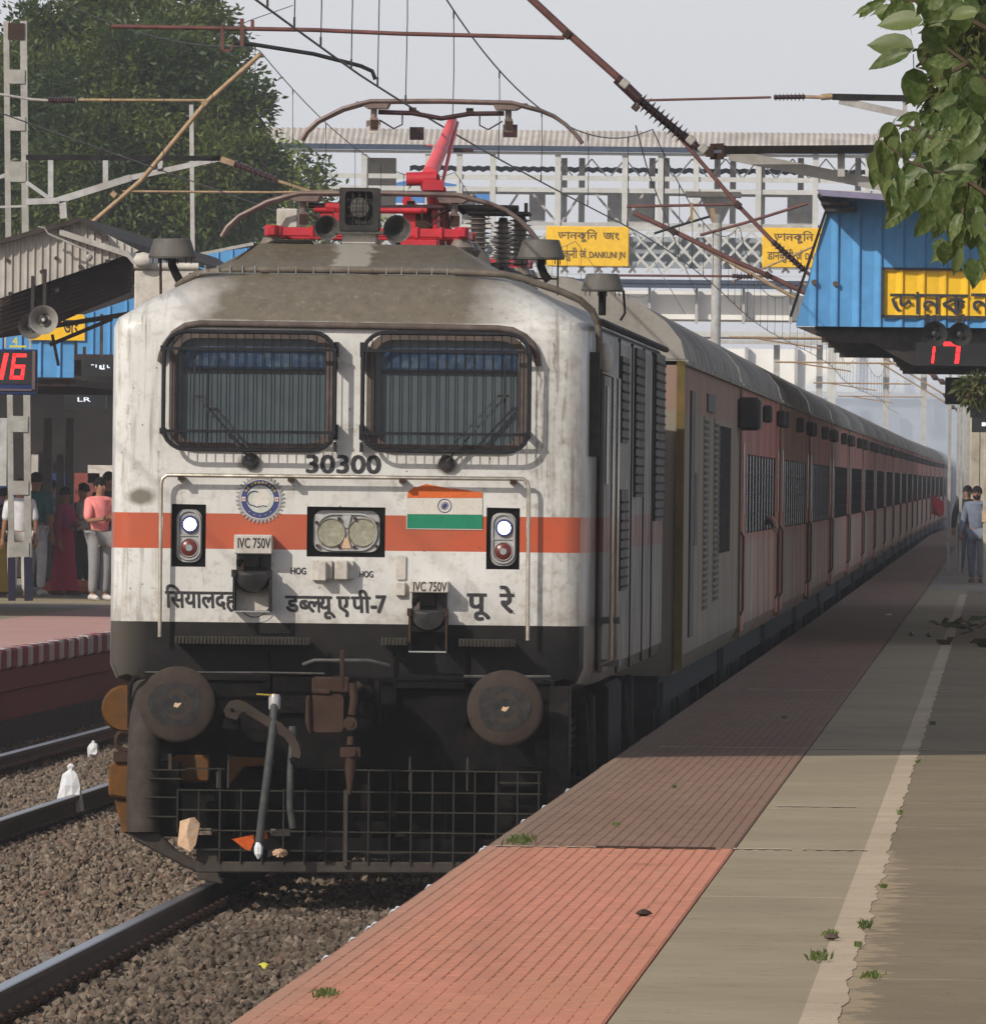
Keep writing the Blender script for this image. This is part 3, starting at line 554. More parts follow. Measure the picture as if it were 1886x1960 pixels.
for z, x0, x1 in ((.586,-.985,1.2),(.467,-.985,1.2),(.345,-.85,1.2),(.228,-.85,-.47),(.229,-.30,1.1),(.717,-.20,1.2),(.652,.95,1.2),(.705,-1.15,-.93),(.652,-1.16,-.96),(.540,-1.16,-.985),(.424,-1.16,-.985),(.715,-.93,-.70)):
    b = MB(); b.box(x0, x1, .20, .25, z-.004, z+.004); b.build('grid_rail', 'grid_steel', gf)
b = MB(); b.box(-1.04,-1.02,.22,.30,.705,.80); b.box(-.685,-.675,.22,.30,.60,.80); b.box(-.75,-.735,.22,.3,.60,.72); b.box(.405,.415,.22,.3,.60,.80); b.box(.75,.76,.22,.3,.6,.8); b.box(-.46,-.452,.22,.3,.72,.8); b.build('guard_stay', 'guard_steel', gf)
b = MB(); b.box(-1.0,1.15,1.0,1.06,.34,.74); b.build('dark_backing_plate', 'undergear', gf); b = MB(); b.prism([(-1.10,.62),(-.81,.63),(-.81,.79),(-1.0,.79),(-1.10,.74)], .56, .66); b.build('bogie_bracket', 'ochre_paint', gf, None, .01)  # near-black backing plate added to keep the gap behind the grid dark
b = MB(); b.prism([(-.70,.60),(-.60,.72),(-.42,.73),(-.42,.775),(-.70,.785)], .56, .66); b.build('bogie_bracket', 'ochre_paint', gf, None, .01)
b = MB(); b.box(-.95,1.1,.7,.95,.22,.30); b.build('backing_beam', 'undergear', gf)  # near-black beam added as part of the dark backing
b = MB()
for x_ in (-.78,-.66,.1,.25,.55,.9): b.box(x_,x_+.06,.72,.78,.25,.9)
b.build('hanger_rod', 'undergear', gf)
b = MB(); b.box(.017,.041,.19,.215,.14,.60); b.build('centre_stay', 'guard_steel', gf)
# coupler
cp = empty('coupler', (0,0,0)); cp.parent = loco
b = MB(); b.prism(rrect(-.175,.02,.945,1.175,.03), -.02, .35); b.build('coupler_head', 'rusty_iron', cp, 40, .012)
b = MB(); b.prism([(-.205,1.16),(-.18,1.17),(-.175,1.0),(-.17,.93),(-.19,.95),(-.208,1.01)], -.05, .2); b.box(-.175,.05,.05,.4,1.18,1.275); b.prism([(-.17,1.21),(-.05,1.20),(-.06,1.17),(-.17,1.175)], -.04, .05); b.build('coupler_guard_arm', 'rusty_iron', cp, None, .010)
b = MB(); b.prism(rrect(.03,.225,.95,1.27,.02), .15, .4); b.prism(rrect(.10,.19,1.15,1.23,.02), .02, .2); b.prism(rrect(.11,.20,1.05,1.13,.02), .04, .2); b.prism(rrect(.11,.19,.96,1.03,.02), .05, .2); b.build('draft_gear', 'undergear', cp, None, .01)
b = MB(); b.box(-.003,.022,-.06,-.03,1.20,1.44); b.build('uncoupling_lever', 'rusty_iron', cp, None, .004)
b = MB(); b.tube([(.075,-.05,1.24),(.085,-.07,1.15),(.072,-.08,1.05)], .026, 8); b.lathe([(.040,-.12),(.045,-.10),(.045,-.04)], 16, (.066,0,1.0), 'Y'); b.lathe([(.018,-.13),(.018,-.12)], 10, (.066,0,1.0), 'Y'); b.tube([(.075,-.05,1.2),(.12,-.03,1.23)], .03, 8); b.build('screw_link', 'rusty_iron', cp, 50)
b = MB(); b.tube([(.066,-.06,.92),(.066,-.07,.87)], .022, 8); b.box(.005,.125,-.10,-.04,.80,.86); b.lathe([(.030,-.12),(.030,-.03)], 14, (.07,0,.83), 'Y'); b.tube([(.068,-.07,.80),(.066,-.07,.70),(.062,-.07,.575)], [.035,.030,.010], 10); b.build('shackle', 'rusty_iron', cp, 50)
b = MB(); q = [(-.68,1.10),(-.655,1.128),(-.61,1.137),(-.56,1.12),(-.46,1.055),(-.35,1.0),(-.27,.93),(-.235,.865),(-.225,.81),(-.235,.785),(-.29,.80),(-.285,.85),(-.33,.91),(-.45,.985),(-.575,1.06),(-.60,1.045),(-.61,1.01),(-.68,1.03),(-.695,1.07)]
b.prism(q, -.10, -.06); b.build('hanging_hook_arm', 'buffer_steel', cp, None, .004)
b = MB(); b.box(-.70,-.61,-.05,.3,.96,1.02); b.prism([(-.30,.79),(-.235,.79),(-.225,.73),(-.29,.755)], -.08, -.05); b.lathe([(.012,-.11),(.012,-.10)], 8, (-.645,0,1.075), 'Y'); b.build('hook_mount', 'undergear', cp)
for pts, r, m, nm in (([(-.393,-.03,1.14),(-.395,-.06,1.06),(-.40,-.10,.95),(-.425,-.12,.7),(-.455,-.12,.45),(-.472,-.12,.27)], .025, 'hose_rubber', 'brake_hose'), ([(-.288,.02,.95),(-.288,-.02,.84),(-.293,-.05,.7),(-.294,-.05,.5),(-.275,-.04,.37)], .021, 'hose_rubber', 'feed_hose')):
    b = MB(); b.tube(pts, r, 10); h = b.build(nm, m, cp, 60)
    b = MB(); p0 = pts[1]
    for dz in (0,-.03,-.055): b.lathe([(r+.004,dz-.006),(r+.008,dz),(r+.004,dz+.006)], 12, (pts[1][0], pts[1][1], pts[1][2]-.07), 'Z')
    b.lathe([(r+.010,.0),(r+.012,.07),(r+.004,.09)], 12, (pts[0][0], pts[0][1], pts[0][2]-.06), 'Z'); b.build('hose_fitting', 'lamp_surround' if nm == 'brake_hose' else 'hose_rubber', h, 50)
b = MB(); b.tube([(-.393,-.03,1.17),(-.42,-.05,1.165),(-.50,-.07,1.17)], .006, 6); b.build('cock_handle', 'emblem_gold', cp)
# rubbish caught in the guard
b = MB(); b.add([(-.962,.16,.40),(-.875,.15,.425),(-.842,.17,.385),(-.865,.15,.26),(-.895,.14,.215),(-.975,.16,.255),(-.92,.13,.33),(-.90,.14,.42)], [(0,6,7),(7,6,2),(7,2,1),(6,3,2),(6,4,3),(6,5,4),(0,5,6)])
tag(b.build('paper_scrap', 'litter_tan'), 'crumpled tan paper scrap wedged in the lower left of the locomotive guard', 'paper')
b = MB(); b.lathe([(.005,-.05),(.025,-.02),(.028,.02),(.015,.05),(.004,.06)], 7, (-.475,-.13,.235)); tag(b.build('white_rag', 'litter_white'), 'white rag tied round the end of the brake hose', 'rag')
b = MB()
for i in range(7): b.add([(-.50,-.10,.33-i*.006),(-.64+i*.012,-.08,.30-i*.009),(-.60+i*.012,-.08,.285-i*.009)], [(0,1,2)])
b.add([(-.46,-.1,.34),(-.43,-.1,.35),(-.42,-.1,.31),(-.45,-.1,.30)], [(0,1,2,3)]); tag(b.build('marigold_scrap', 'litter_orange'), 'orange marigold scrap hanging on the guard beside the brake hose', 'flowers')
b = MB()
for i in range(9): a = i*.7; b.add([(-.36+.05*math.cos(a),.19,.215+.028*math.sin(a)),(-.36+.05*math.cos(a+1),.17,.215+.028*math.sin(a+1)),(-.36,.16,.215)], [(0,1,2)])
tag(b.build('paper_ball', 'litter_tan'), 'pale torn paper ball stuck in the guard grid right of the hose', 'paper')
# bogies
def bogie(y0):
    g = empty('bogie', (0,y0,0)); g.parent = loco
    for wy in (0,1.85,3.7):
        b = MB()
        for s in (-1, 1): b.lathe([(.20,s*.70),(.50,s*.74),(.56,s*.745),(.56,s*.765),(.545,s*.875),(.20,s*.875)], 32, (0,wy,.545), 'X')
        b.lathe([(.09,-.7),(.09,.7)], 12, (0,wy,.545), 'X'); b.build('wheelset', 'undergear', g, 35)
    b = MB()
    for s in (-1, 1):
        b.prism([(s*1.02,.62),(s*1.18,.62),(s*1.18,.86),(s*1.02,.86)][::s], -.75, 4.45)
        for wy in (0,1.85,3.7): b.box(s*1.1-.14, s*1.1+.14, wy-.2, wy+.2, .38, .72)
    b.box(-1.1,1.1,-.80,-.62,.62,.82); b.box(-1.1,1.1,4.3,4.45,.62,.82); b.build('bogie_frame', 'ochre_paint', g, None, .015)
    for s in (-1, 1):
        for wy in (-.38,.38,1.5,2.2,3.35,4.05):
            b = MB(); b.tube([(s*1.22+.05*math.cos(i*1.05), wy+.075*math.sin(i*1.05), .66+i*.0085) for i in range(40)], .017, 5); b.build('coil_spring', 'undergear' if s > 0 else 'ochre_paint', g, 60)
        for wy in (.1,1.95,3.8):
            b = MB(); b.lathe([(.13,s*1.24),(.13,s*1.36),(.10,s*1.40),(.03,s*1.41)], 18, (0,wy,.52), 'X'); b.build('axle_box', 'undergear' if s > 0 else 'ochre_paint', g, 40)
        for ya, yb in ((1.0,1.5),(2.9,2.5)): b = MB(); b.tube([(s*1.34,ya,1.10),(s*1.34,(ya+yb)/2,.86),(s*1.34,yb,.62)], [.035,.045,.055], 10); b.build('damper', 'dark_steel', g, 50)
        b = MB(); b.box(s*1.18-.12, s*1.18+.12, -1.0, -.75, .35, .82); b.tube([(s*.85,-.72,.4),(s*.80,-.62,.12)], .02, 6); b.build('sand_box', 'ochre_paint' if s < 0 else 'undergear', g, None, .02)
    return g
b0 = bogie(2.6); b1 = dup(tree_of(b0), loco, (0,13.0-.5,0))
for s in (-1, 1): b = MB(); b.box(s*1.2-.2, s*1.2+.2, 7.8, 11.2, .45, 1.15); b.build('equipment_tank', 'undergear', loco, None, .03)
# left side gear standing proud of the post
b = MB(); b.lathe([(.13,0),(.145,.03),(.145,.16),(.10,.2)], 20, (-1.335,.75,1.06), 'Y'); b.lathe([(.035,-.03),(.035,0)], 10, (-1.31,.75,1.03), 'Y'); b.build('side_damper', 'ochre_paint', loco, 40)
b = MB(); b.tube([(-1.33+.055*math.cos(R(a)),.78,.865+.06*math.sin(R(a))) for a in range(60, 400, 25)], .022, 6); b.box(-1.40,-1.28,.72,.85,.74,.80); b.build('side_shackle', 'rusty_iron', loco, 50)
b = MB(); b.prism([(-1.43,.72),(-1.25,.80),(-1.20,.80),(-1.20,.50),(-1.43,.53)], .75, 1.3); b.prism([(-1.40,.52),(-1.2,.5),(-1.22,.32),(-1.34,.30)], .8, 1.2); b.build('side_sand_box', 'ochre_paint', loco, None, .015)
# cab side: door, mirror, rails, side grilles
sx = 1.503
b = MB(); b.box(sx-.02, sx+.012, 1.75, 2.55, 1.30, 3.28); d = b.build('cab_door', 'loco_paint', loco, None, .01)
b = MB(); b.box(sx+.012, sx+.022, 1.95, 2.40, 2.45, 3.05); b.build('door_window', 'cab_glass', d)
for yy in (1.55, 2.75):
    b = MB(); b.tube([(sx,yy,1.35),(sx+.07,yy,1.38),(sx+.07,yy,3.1),(sx,yy,3.13)], .014, 6); b.build('grab_rail', 'handrail_steel', loco, 60)
b = MB(); b.box(1.43, 1.50, 1.05, 1.12, 2.62, 3.25); b.build('side_window_edge', 'rubber', loco)
b = MB(); b.box(1.44,1.475, 1.15, 1.9, 2.62, 3.2); b.build('side_window', 'rubber', loco)
b = MB(); b.lathe([(.01,-.09),(.03,-.07),(.038,0),(.03,.07),(.01,.09)], 12, (1.53,1.35,3.22)); b.build('tail_lamp', 'panel_white', loco, 60)
for y0, y1, z0, z1 in ((5.9,7.5,2.72,3.27),(5.9,7.6,1.77,2.42),(9.6,11.7,2.37,3.36),(15.3,18.0,2.2,3.38)):
    b = MB(); b.box(sx-.01, sx+.015, y0, y1, z0, z1); g = b.build('side_grille', 'rubber', loco)
    k = int((z1-z0)/.06); b = MB()
    for i in range(k): b.box(sx+.008, sx+.022, y0+.03, y1-.03, z0+.02+i*.06, z0+.035+i*.06)
    b.build('louvre', 'dark_steel', g)
b = MB(); b.tube([(sx+.01,.9,3.43),(sx+.01,18.4,3.43)], .022, 6); b.build('roof_gutter', 'dark_steel', loco)
for yy in (5.6,8.9,12.2,14.8): b = MB(); b.box(sx-.01, sx+.006, yy, yy+.03, 1.25, 3.38); b.build('panel_joint', 'dark_steel', loco)
for yy, z in ((1.68,1.62),(1.66,1.36)):
    b = MB(); b.box(sx, sx+.12, yy, yy+.5, z-.02, z+.02); b.build('cab_step', 'horn_grey', loco)
# roof gear
rf = empty('roof_headlight', (0,2.0,0)); rf.parent = loco
b = MB(); b.box(-.112,.102,-.0,.25,3.90,3.975); b.build('pedestal', 'panel_white', rf, None, .01)
b = MB(); b.box(-.155,.145,-.06,.2,3.965,3.985); b.build('base_plate', 'horn_grey', rf)
o1 = rrect(-.128,.112,3.985,4.248,.006,2); i1 = rrect(-.092,.078,4.02,4.225,.02,2)
b = ringplate(o1, i1, -.07, .10); b.box(-.127,.111,.0,.25,3.986,4.247); b.build('lamp_case', 'rubber', rf)
b = MB(); b.lathe([(.064,-.02),(.058,-.03),(.0001,-.035)], 24, (-.006,0,4.125), 'Y', False); b.build('lens', 'vent_grey', rf, 50)
b = MB()
for k in (-.045,-.005,.035): b.box(k-.0025, k+.0025, -.06, -.055, 4.02, 4.225)
for k in (4.075,4.125,4.175): b.box(-.092, .078, -.064, -.060, k-.002, k+.002)
b.build('lens_grid', 'rubber', rf)
for x, z, r, dx in ((-.204,4.002,.078,-.1),(.226,4.0,.085,.1)):
    b = MB(); b.lathe([(r-.008,0),(r,-.004),(r,.012),(r*.72,.04),(r*.4,.12),(r*.25,.30),(.03,.42)], 28, (x,1.98,z), 'Y', False); b.lathe([(r-.008,0),(r*.62,.05),(r*.28,.10),(.0001,.11)], 28, (x,1.98,z), 'Y', False); b.build('horn', 'horn_grey', loco, 60)
    b = MB(); b.bar((x,2.15,z),(x,2.15,3.88),.03); b.build('horn_stand', 'horn_grey', loco)
# corrugated conduit across the brow
pts = [(-1.075,1.28,3.625),(-1.0,1.12,3.67),(-.93,1.0,3.70),(-.74,.98,3.722),(-.3,.97,3.73),(.087,.97,3.73),(.55,.97,3.728),(.91,.98,3.715),(1.03,1.0,3.69),(1.135,1.02,3.655),(1.26,1.05,3.615),(1.375,1.08,3.565),(1.45,1.1,3.50),(1.485,1.12,3.42),(1.495,1.13,3.30),(1.49,1.14,3.14)]
P = []; 
for i in range(len(pts)-1):
    a, c = Vector(pts[i]), Vector(pts[i+1]); k = max(2, int((c-a).length/.008))
    P += [a.lerp(c, j/k) for j in range(k)]
b = MB(); b.tube(P, [.021+(.0035 if i % 2 else -.001) for i in range(len(P))], 8); cd = b.build('corrugated_conduit', 'conduit', loco, 80)
b = MB()
for x0, x1 in ((-.93,-.55),(-.50,.03),(.16,.62)):
    b.tube([(x0-.006,.955,3.685),(x0,.95,3.703),(x1,.95,3.703),(x1+.006,.955,3.685)], .004, 5)
    for k in range(5): xx = x0+(x1-x0)*(k+.5)/5; b.tube([(xx,.945,3.703),(xx,.945,3.722),(xx,.96,3.748)], .004, 5)
b.build('conduit_clips', 'bright_steel', cd, 60)
b = MB(); b.tube([(-1.02,1.6,3.70),(-.85,1.5,3.72),(-.72,1.45,3.79),(-.62,1.5,3.875),(-.55,1.55,3.885),(-.50,1.5,3.905),(-.28,1.5,3.905),(-.27,1.5,3.89)], .012, 6); b.build('roof_cable', 'dark_steel', loco, 60)
def roof_vent(x, yy, z0, stemfoot, s=1):
    v = empty('roof_vent', (x,yy,z0)); v.parent = loco
    b = MB(); b.lathe([(.142*s,0),(.146*s,.012),(.112*s,.118*s),(.10*s,.122*s),(.0001,.124*s)], 24, (0,0,0)); b.build('vent_cap', 'vent_grey', v, 35)
    b = MB(); b.tube([(0,0,.02),(-.0,0,-.04),(stemfoot[0]*.4,0,-.09),stemfoot], .026*s, 8); b.build('vent_stem', 'dark_steel', v, 50)
    b = MB()
    for k in range(6): a = k*math.pi/3+.3; b.box(.12*s*math.cos(a)-.003, .12*s*math.cos(a)+.003, .12*s*math.sin(a)-.003, .12*s*math.sin(a)+.003, -.03, .005)
    b.build('vent_pins', 'dark_steel', v)
    return v
roof_vent(-1.128,1.6,3.797,(.055,0,-.15)); roof_vent(1.117,1.7,3.817,(.05,0,-.13)); roof_vent(1.258,10.5,3.742,(0,0,-.16), .98)
for x, z in ((1.22,3.66),):
    b = MB(); b.tube([(x,1.7,3.82),(x,1.7,3.60)], .006, 5); b.tube([(.95,1.7,3.70),(x,1.7,3.70)], .006, 5); b.build('vent_stay', 'dark_steel', loco)
b = MB(); b.tube([(-1.20,1.6,3.80),(-1.195,1.6,3.56)], .009, 5); b.build('vent_stay', 'rusty_iron', loco)
b = MB(); b.tube([(1.398,10.5,3.75),(1.41,10.5,3.60),(1.38,10.5,3.55)], .009, 5); b.build('vent_stay', 'dark_steel', loco)
b = MB(); b.box(-1.415,-1.03,2.6,4.2,3.38,3.742); b.build('roof_cabinet', 'panel_white', loco, None, .012)
b = MB(); b.tube([(-1.42,2.6,3.765),(-1.02,2.6,3.765)], .022, 8); b.lathe([(.01,-.06),(.04,-.04),(.05,0),(.04,.04)], 12, (-1.36,2.55,3.80), 'X'); b.build('cabinet_pipe', 'panel_white', loco, 50)
# rooftop gear: roof of the machine room, insulators, busbar
b = MB(); b.box(-.75,.75,6.0,10.5,3.60,3.86); b.build('roof_hatch', 'dark_steel', loco, None, .03)
def stack(x, yy, z0, z1, r=.09):
    b = MB(); pr = [(r*.5,z0)]; k = int((z1-z0)/.032)
    for i in range(k): zz = z0+.01+i*(z1-z0-.02)/k; pr += [(r*.55,zz),(r,zz+.006),(r,zz+.010),(r*.55,zz+.016)]
    pr.append((r*.4,z1)); b.lathe(pr, 18, (x,yy,0)); return b.build('insulator', 'insulator_grey', loco, 40)
stack(.545,7.0,3.86,4.19,.085); stack(.70,7.2,3.86,4.17,.06); stack(.80,7.5,3.86,4.19,.075); stack(.62,9.6,3.86,4.15,.08)
b = MB(); b.box(.47,.87,6.9,7.6,4.185,4.205); b.tube([(.35,7,4.225),(.8,7.1,4.225)], .024, 8); b.tube([(.84,7.4,4.2),(.84,7.4,4.27)], .012, 6); b.tube([(.3,6.8,4.2),(.42,6.9,4.23),(.45,7,4.20)], .02, 8); b.build('busbar', 'dark_steel', loco, 50)
b = MB(); b.lathe([(.16,-.2),(.17,0),(.16,.2)], 16, (.53,5.2,3.80), 'Y'); b.build('air_tank', 'vent_grey', loco, 40)
# pantographs
def pantograph(y0, lift, name='pantograph'):
    p = empty(name, (0,y0,0)); p.parent = loco; zb = 3.995
    b = MB(); b.bar((-.645,0,zb),(.62,0,zb),.05,.055); b.bar((-.645,1.2,zb),(.62,1.2,zb),.05,.055)
    for x in (-.6,.58): b.bar((x,-.1,zb),(x,1.3,zb),.05,.05); b.lathe([(.045,0),(.045,.07)], 12, (x,-.03,zb-.03))
    for x in (-.55,-.35,.3,.45): b.box(x-.012,x+.012,-.04,.03,zb-.035,zb+.038)
    b.box(.20,.43,-.05,.3,3.90,3.955); b.build('base_frame', 'pink_red', p, None, .006)
    for x in (-.6,.58):
        for yy in (0,1.2):
            b = MB(); b.lathe([(.05,3.7),(.08,3.75),(.05,3.78),(.08,3.83),(.05,3.86),(.08,3.91),(.05,3.96)], 14, (x,yy,0)); b.build('support_insulator', 'insulator_grey', p, 40)
    b = MB()
    zt = 4.238 if not lift else 5.112
    xo = .052 if not lift else -.0
    yh = .3
    # bow
    prof = [(-.99,-.275),(-.955,-.215),(-.88,-.145),(-.80,-.105),(-.70,-.055),(-.58,-.02),(-.50,0),(0,.008),(.50,0),(.58,-.02),(.70,-.05),(.80,-.09),(.88,-.145),(.955,-.215),(1.0,-.275)]
    for dy in (-.17,.17):
        b = MB(); b.tube([(xo+x*.985, yh+dy*(1 if abs(x) < .8 else .7), zt+z) for x, z in prof], .0145, 7); b.build('bow', 'tube_tan' if False else 'bow_steel', p, 60)
    for s in (-1, 1): b = MB(); b.prism([(xo+s*.60,zt-.004),(xo+s*.36,zt-.008),(xo+s*.38,zt-.05),(xo+s*.52,zt-.05)][::-s], yh-.17, yh+.17); b.lathe([(.022,-.13),(.022,-.045)], 10, (xo+s*.47,yh-.1,zt)); b.box(xo+s*.47-.025,xo+s*.47+.03,yh-.14,yh-.08,zt-.205,zt-.115); b.build('bow_support', 'bow_steel', p, None)
    b = MB()
    for s in (-1, 1): b.box(xo+s*.47-.02, xo+s*.47+.035, yh-.15, yh-.145, zt-.19, zt-.13); b.cbox((xo+s*.20,yh-.1,zt-.055), (.05,.03,.03))
    b.build('bow_spring', 'rusty_iron', p)
    b = MB(); b.tube([(xo-.44,yh-.1,zt-.075),(xo-.2,yh-.1,zt-.08),(xo,yh-.1,zt-.115 if lift else zt-.085),(xo+.2,yh-.1,zt-.08),(xo+.44,yh-.1,zt-.075)], .017, 8)
    for s in (-1, 1): b.tube([(xo+s*.43,yh-.12,zt-.13),(xo+s*.33,yh-.12,zt-.19),(xo+s*.27,yh-.12,zt-.16),(xo+s*.27,yh-.12,zt-.09)], .006, 5)
    b.build('cross_tube', 'insulator_brown', p, 60)
    if lift:
        b = MB(); b.tube([(.075,yh,4.985),(.03,yh-.7,4.78),(-.03,yh-1.3,4.58)], [.034,.045,.055], 14); a = b.build('upper_arm', 'pink_bright', p, 60)
        b = MB(); b.tube([(.110,yh,4.97),(.085,yh-.7,4.75),(.055,yh-1.2,4.52)], .013, 8); b.tube([(-.09,yh-.4,4.80),(.07,yh-.4,4.80)], .006, 6); b.build('guide_rod', 'pink_bright', p, 60)
        b = MB(); b.tube([(-.19,yh-1.3,4.545),(.02,yh-1.3,4.555)], .048, 14); b.tube([(-.03,yh-1.3,4.55),(-.02,yh-1.25,4.50)], .075, 12); b.box(-.075,.07,yh-1.38,yh-1.22,4.47,4.54); b.build('knee', 'pink_red', p, 50)
        b = MB(); b.tube([(.0,yh-1.3,4.50),(.0,0,4.02)], .055, 12); b.tube([(.06,yh-1.3,4.48),(.1,0,4.0)], .025, 8); b.build('lower_arm', 'pink_red', p, 60)
        for x, z, m in ((-.185,4.90,'insulator_brown'),(.470,4.925,'insulator_brown'),(-.49,4.945,'panel_white')):
            b = MB(); b.box(x-.05, x+.05, yh+.3, yh+.34, z-.045, z+.045); b.build('end_stop', m, p)
        b = MB(); b.box(.10,.24,yh-.4,yh-.36,4.755,4.785); b.build('drag_plate', 'insulator_brown', p)
        b = MB(); b.tube([(-.03,yh-.5,4.80),(-.06,yh-1,4.62),(-.12,yh-1.25,4.55),(-.2,yh-1.3,4.45)], .005, 5); b.build('air_line', 'flag_white', p, 60)
    else:
        b = MB(); b.tube([(xo+.17,yh,4.20),(xo+.17,1.6,4.18)], .03, 10); b.tube([(xo-.4,.2,4.14),(xo+.3,.2,4.14)], .022, 8); b.build('folded_upper_arm', 'pink_red', p, 60)
        b = MB(); b.box(.20,.42,.25,.5,3.96,4.16); b.prism([(-.33,4.0),(-.2,4.0),(-.24,4.16),(-.30,4.16)], .2, .3); b.tube([(-.28,.2,4.16),(-.1,.2,4.15)], .03, 8); b.box(-.22,-.12,.1,.3,4.06,4.12); b.build('frame_tower', 'pink_red', p, None, .006)
        b = MB(); b.box(-.60,-.47,.6,.9,4.03,4.15); b.build('valve_box', 'panel_white', p, None, .006)
        b = MB(); b.box(.28,.38,.24,.26,4.0,4.14); b.tube([(.40,.2,4.1),(.47,.1,4.14),(.50,.2,4.0)], .014, 6); b.build('bolt_plate', 'rusty_iron', p)
    return p
mk('pink_bright', (.72,.10,.12), .4, 0, .15, 5, (.5,.08,.08), .3); mk('bow_steel', (.17,.12,.11), .45, .3, .35, 4, (.35,.27,.2), .4)
pantograph(3.2, False); pantograph(14.7, True)
# ============================================================ GROUND, TRACKS
def lift(y): return .0006*max(0, y-100)
def bend(y): return 9.0e-6*max(0, y-330)**2
def npmesh(name, V, F, mat, parent=None, smooth=False, kind=None):
    me = bpy.data.meshes.new(name); V = np.asarray(V, np.float32); F = np.asarray(F, np.int32); k = F.shape[1]
    me.vertices.add(len(V)); me.vertices.foreach_set('co', V.ravel())
    me.loops.add(F.size); me.loops.foreach_set('vertex_index', F.ravel())
    me.polygons.add(len(F)); me.polygons.foreach_set('loop_start', np.arange(0, F.size, k, dtype=np.int32))
    me.update(calc_edges=True); me.materials.append(M[mat]); me.polygons.foreach_set('use_smooth', np.full(len(F), smooth))
    o = bpy.data.objects.new(name, me); col.objects.link(o); o.parent = parent
    if kind: o['kind'] = kind
    return o
t = NT('ground_dirt'); n = t.noise(.4, 8, .65); t.bump(t.noise(6, 5), .6, .05)
t.done(t.mix(t.rng(n, .3, .7), (.075,.062,.052), (.13,.115,.095)), .95); M['ground_dirt'] = t.m
t = NT('ballast_stone'); cl = t.voro(19, None, 'F1', 'Color'); n = t.noise(30, 3); cc = t.sep(cl)
c = t.mix(t.rng(cc[0], 0, 1), (.085,.066,.050), (.25,.20,.155)); c = t.mix(t.rng(cc[1], .6, .95, 0, .8), c, (.15,.09,.065)); c = t.mix(t.rng(n, .4, .7, 0, .5), c, (.07,.06,.052))
x, y, z = t.sep(); oil = t.mul(t.rng(t.math('ABSOLUTE', x), .75, .35), t.rng(t.noise(1.3, 4), .35, .6)); c = t.mix(t.mul(oil, .75), c, (.055,.045,.035)); t.done(c, .9); M['ballast_stone'] = t.m
b = MB(); b.add([(-1190,-95,-.33),(1190,-95,-.33),(1190,1400,-.10),(-1190,1400,-.10)], [(0,1,2,3)]); tag(b.build('ground', 'ground_dirt'), kind='structure')
b = MB(); xs = [-7.2,-5.9,-3.0,-2.45,-1.6,1.66,1.70]; zs = [-.3,-.22,-.22,-.25,-.22,-.22,-.25]
for i in range(6): b.add([(xs[i],-60,zs[i]),(xs[i+1],-60,zs[i+1]),(xs[i+1],700,zs[i+1]+.1),(xs[i],700,zs[i]+.1)], [(0,1,2,3)])
tag(b.build('track_bed', 'soil'), kind='structure')
# ballast: real stones
ph = (1+5**.5)/2
ico = np.array([(-1,ph,0),(1,ph,0),(-1,-ph,0),(1,-ph,0),(0,-1,ph),(0,1,ph),(0,-1,-ph),(0,1,-ph),(ph,0,-1),(ph,0,1),(-ph,0,-1),(-ph,0,1)])/1.9
icf = np.array([(0,11,5),(0,5,1),(0,1,7),(0,7,10),(0,10,11),(1,5,9),(5,11,4),(11,10,2),(10,7,6),(7,1,8),(3,9,4),(3,4,2),(3,2,6),(3,6,8),(3,8,9),(4,9,5),(2,4,11),(6,2,10),(8,6,7),(9,8,1)])
rs = np.random.RandomState(5)
def stones(name, pts, smin, smax, mat, parent=None):
    n = len(pts); base = ico[None]*(1+.35*rs.uniform(-1, 1, (n,12,1)))
    sc3 = rs.uniform(.65, 1.25, (n,1,3))*rs.uniform(smin, smax, (n,1,1))**1.0
    v = base*sc3; a = rs.uniform(0, 6.28, n); c_, s_ = np.cos(a), np.sin(a); b_ = rs.uniform(-.8, .8, n); cb, sb = np.cos(b_), np.sin(b_)
    x, y, z = v[...,0], v[...,1], v[...,2]; y, z = y*cb[:,None]-z*sb[:,None], y*sb[:,None]+z*cb[:,None]
    x, y = x*c_[:,None]-y*s_[:,None], x*s_[:,None]+y*c_[:,None]
    v = np.stack([x,y,z], -1)+pts[:,None]; F = (icf[None]+(np.arange(n)*12)[:,None,None]).reshape(-1, 3)
    return npmesh(name, v.reshape(-1, 3), F, mat, parent)
def scatter(n, x0, x1, y0, y1, z0, zj, avoid=()):
    p = np.stack([rs.uniform(x0, x1, n), rs.uniform(y0, y1, n), z0+rs.uniform(-.5, .5, n)*zj], -1)
    for a, w in avoid: p = p[np.abs(p[:,0]-a) > w]
    return p
P_ = np.concatenate([scatter(62000,-3.6,1.62,-48,14,-.200,.07,((-.838,.08),(.838,.07))), scatter(9000,-.7,.7,-30,4,-.17,.06), scatter(32000,-6.0,-1.5,14,75,-.19,.06,((-3.2,.07),(-4.88,.07))), scatter(4000,-3.1,-1.7,14,50,-.19,.07), scatter(5000,-.7,1.6,-20,-1,-.15,.05,((.838,.08),))])
tag(stones('ballast', P_, .014, .033, 'ballast_stone'), 'grey brown track ballast stones between the rails and the platforms', 'ballast', kind='stuff')
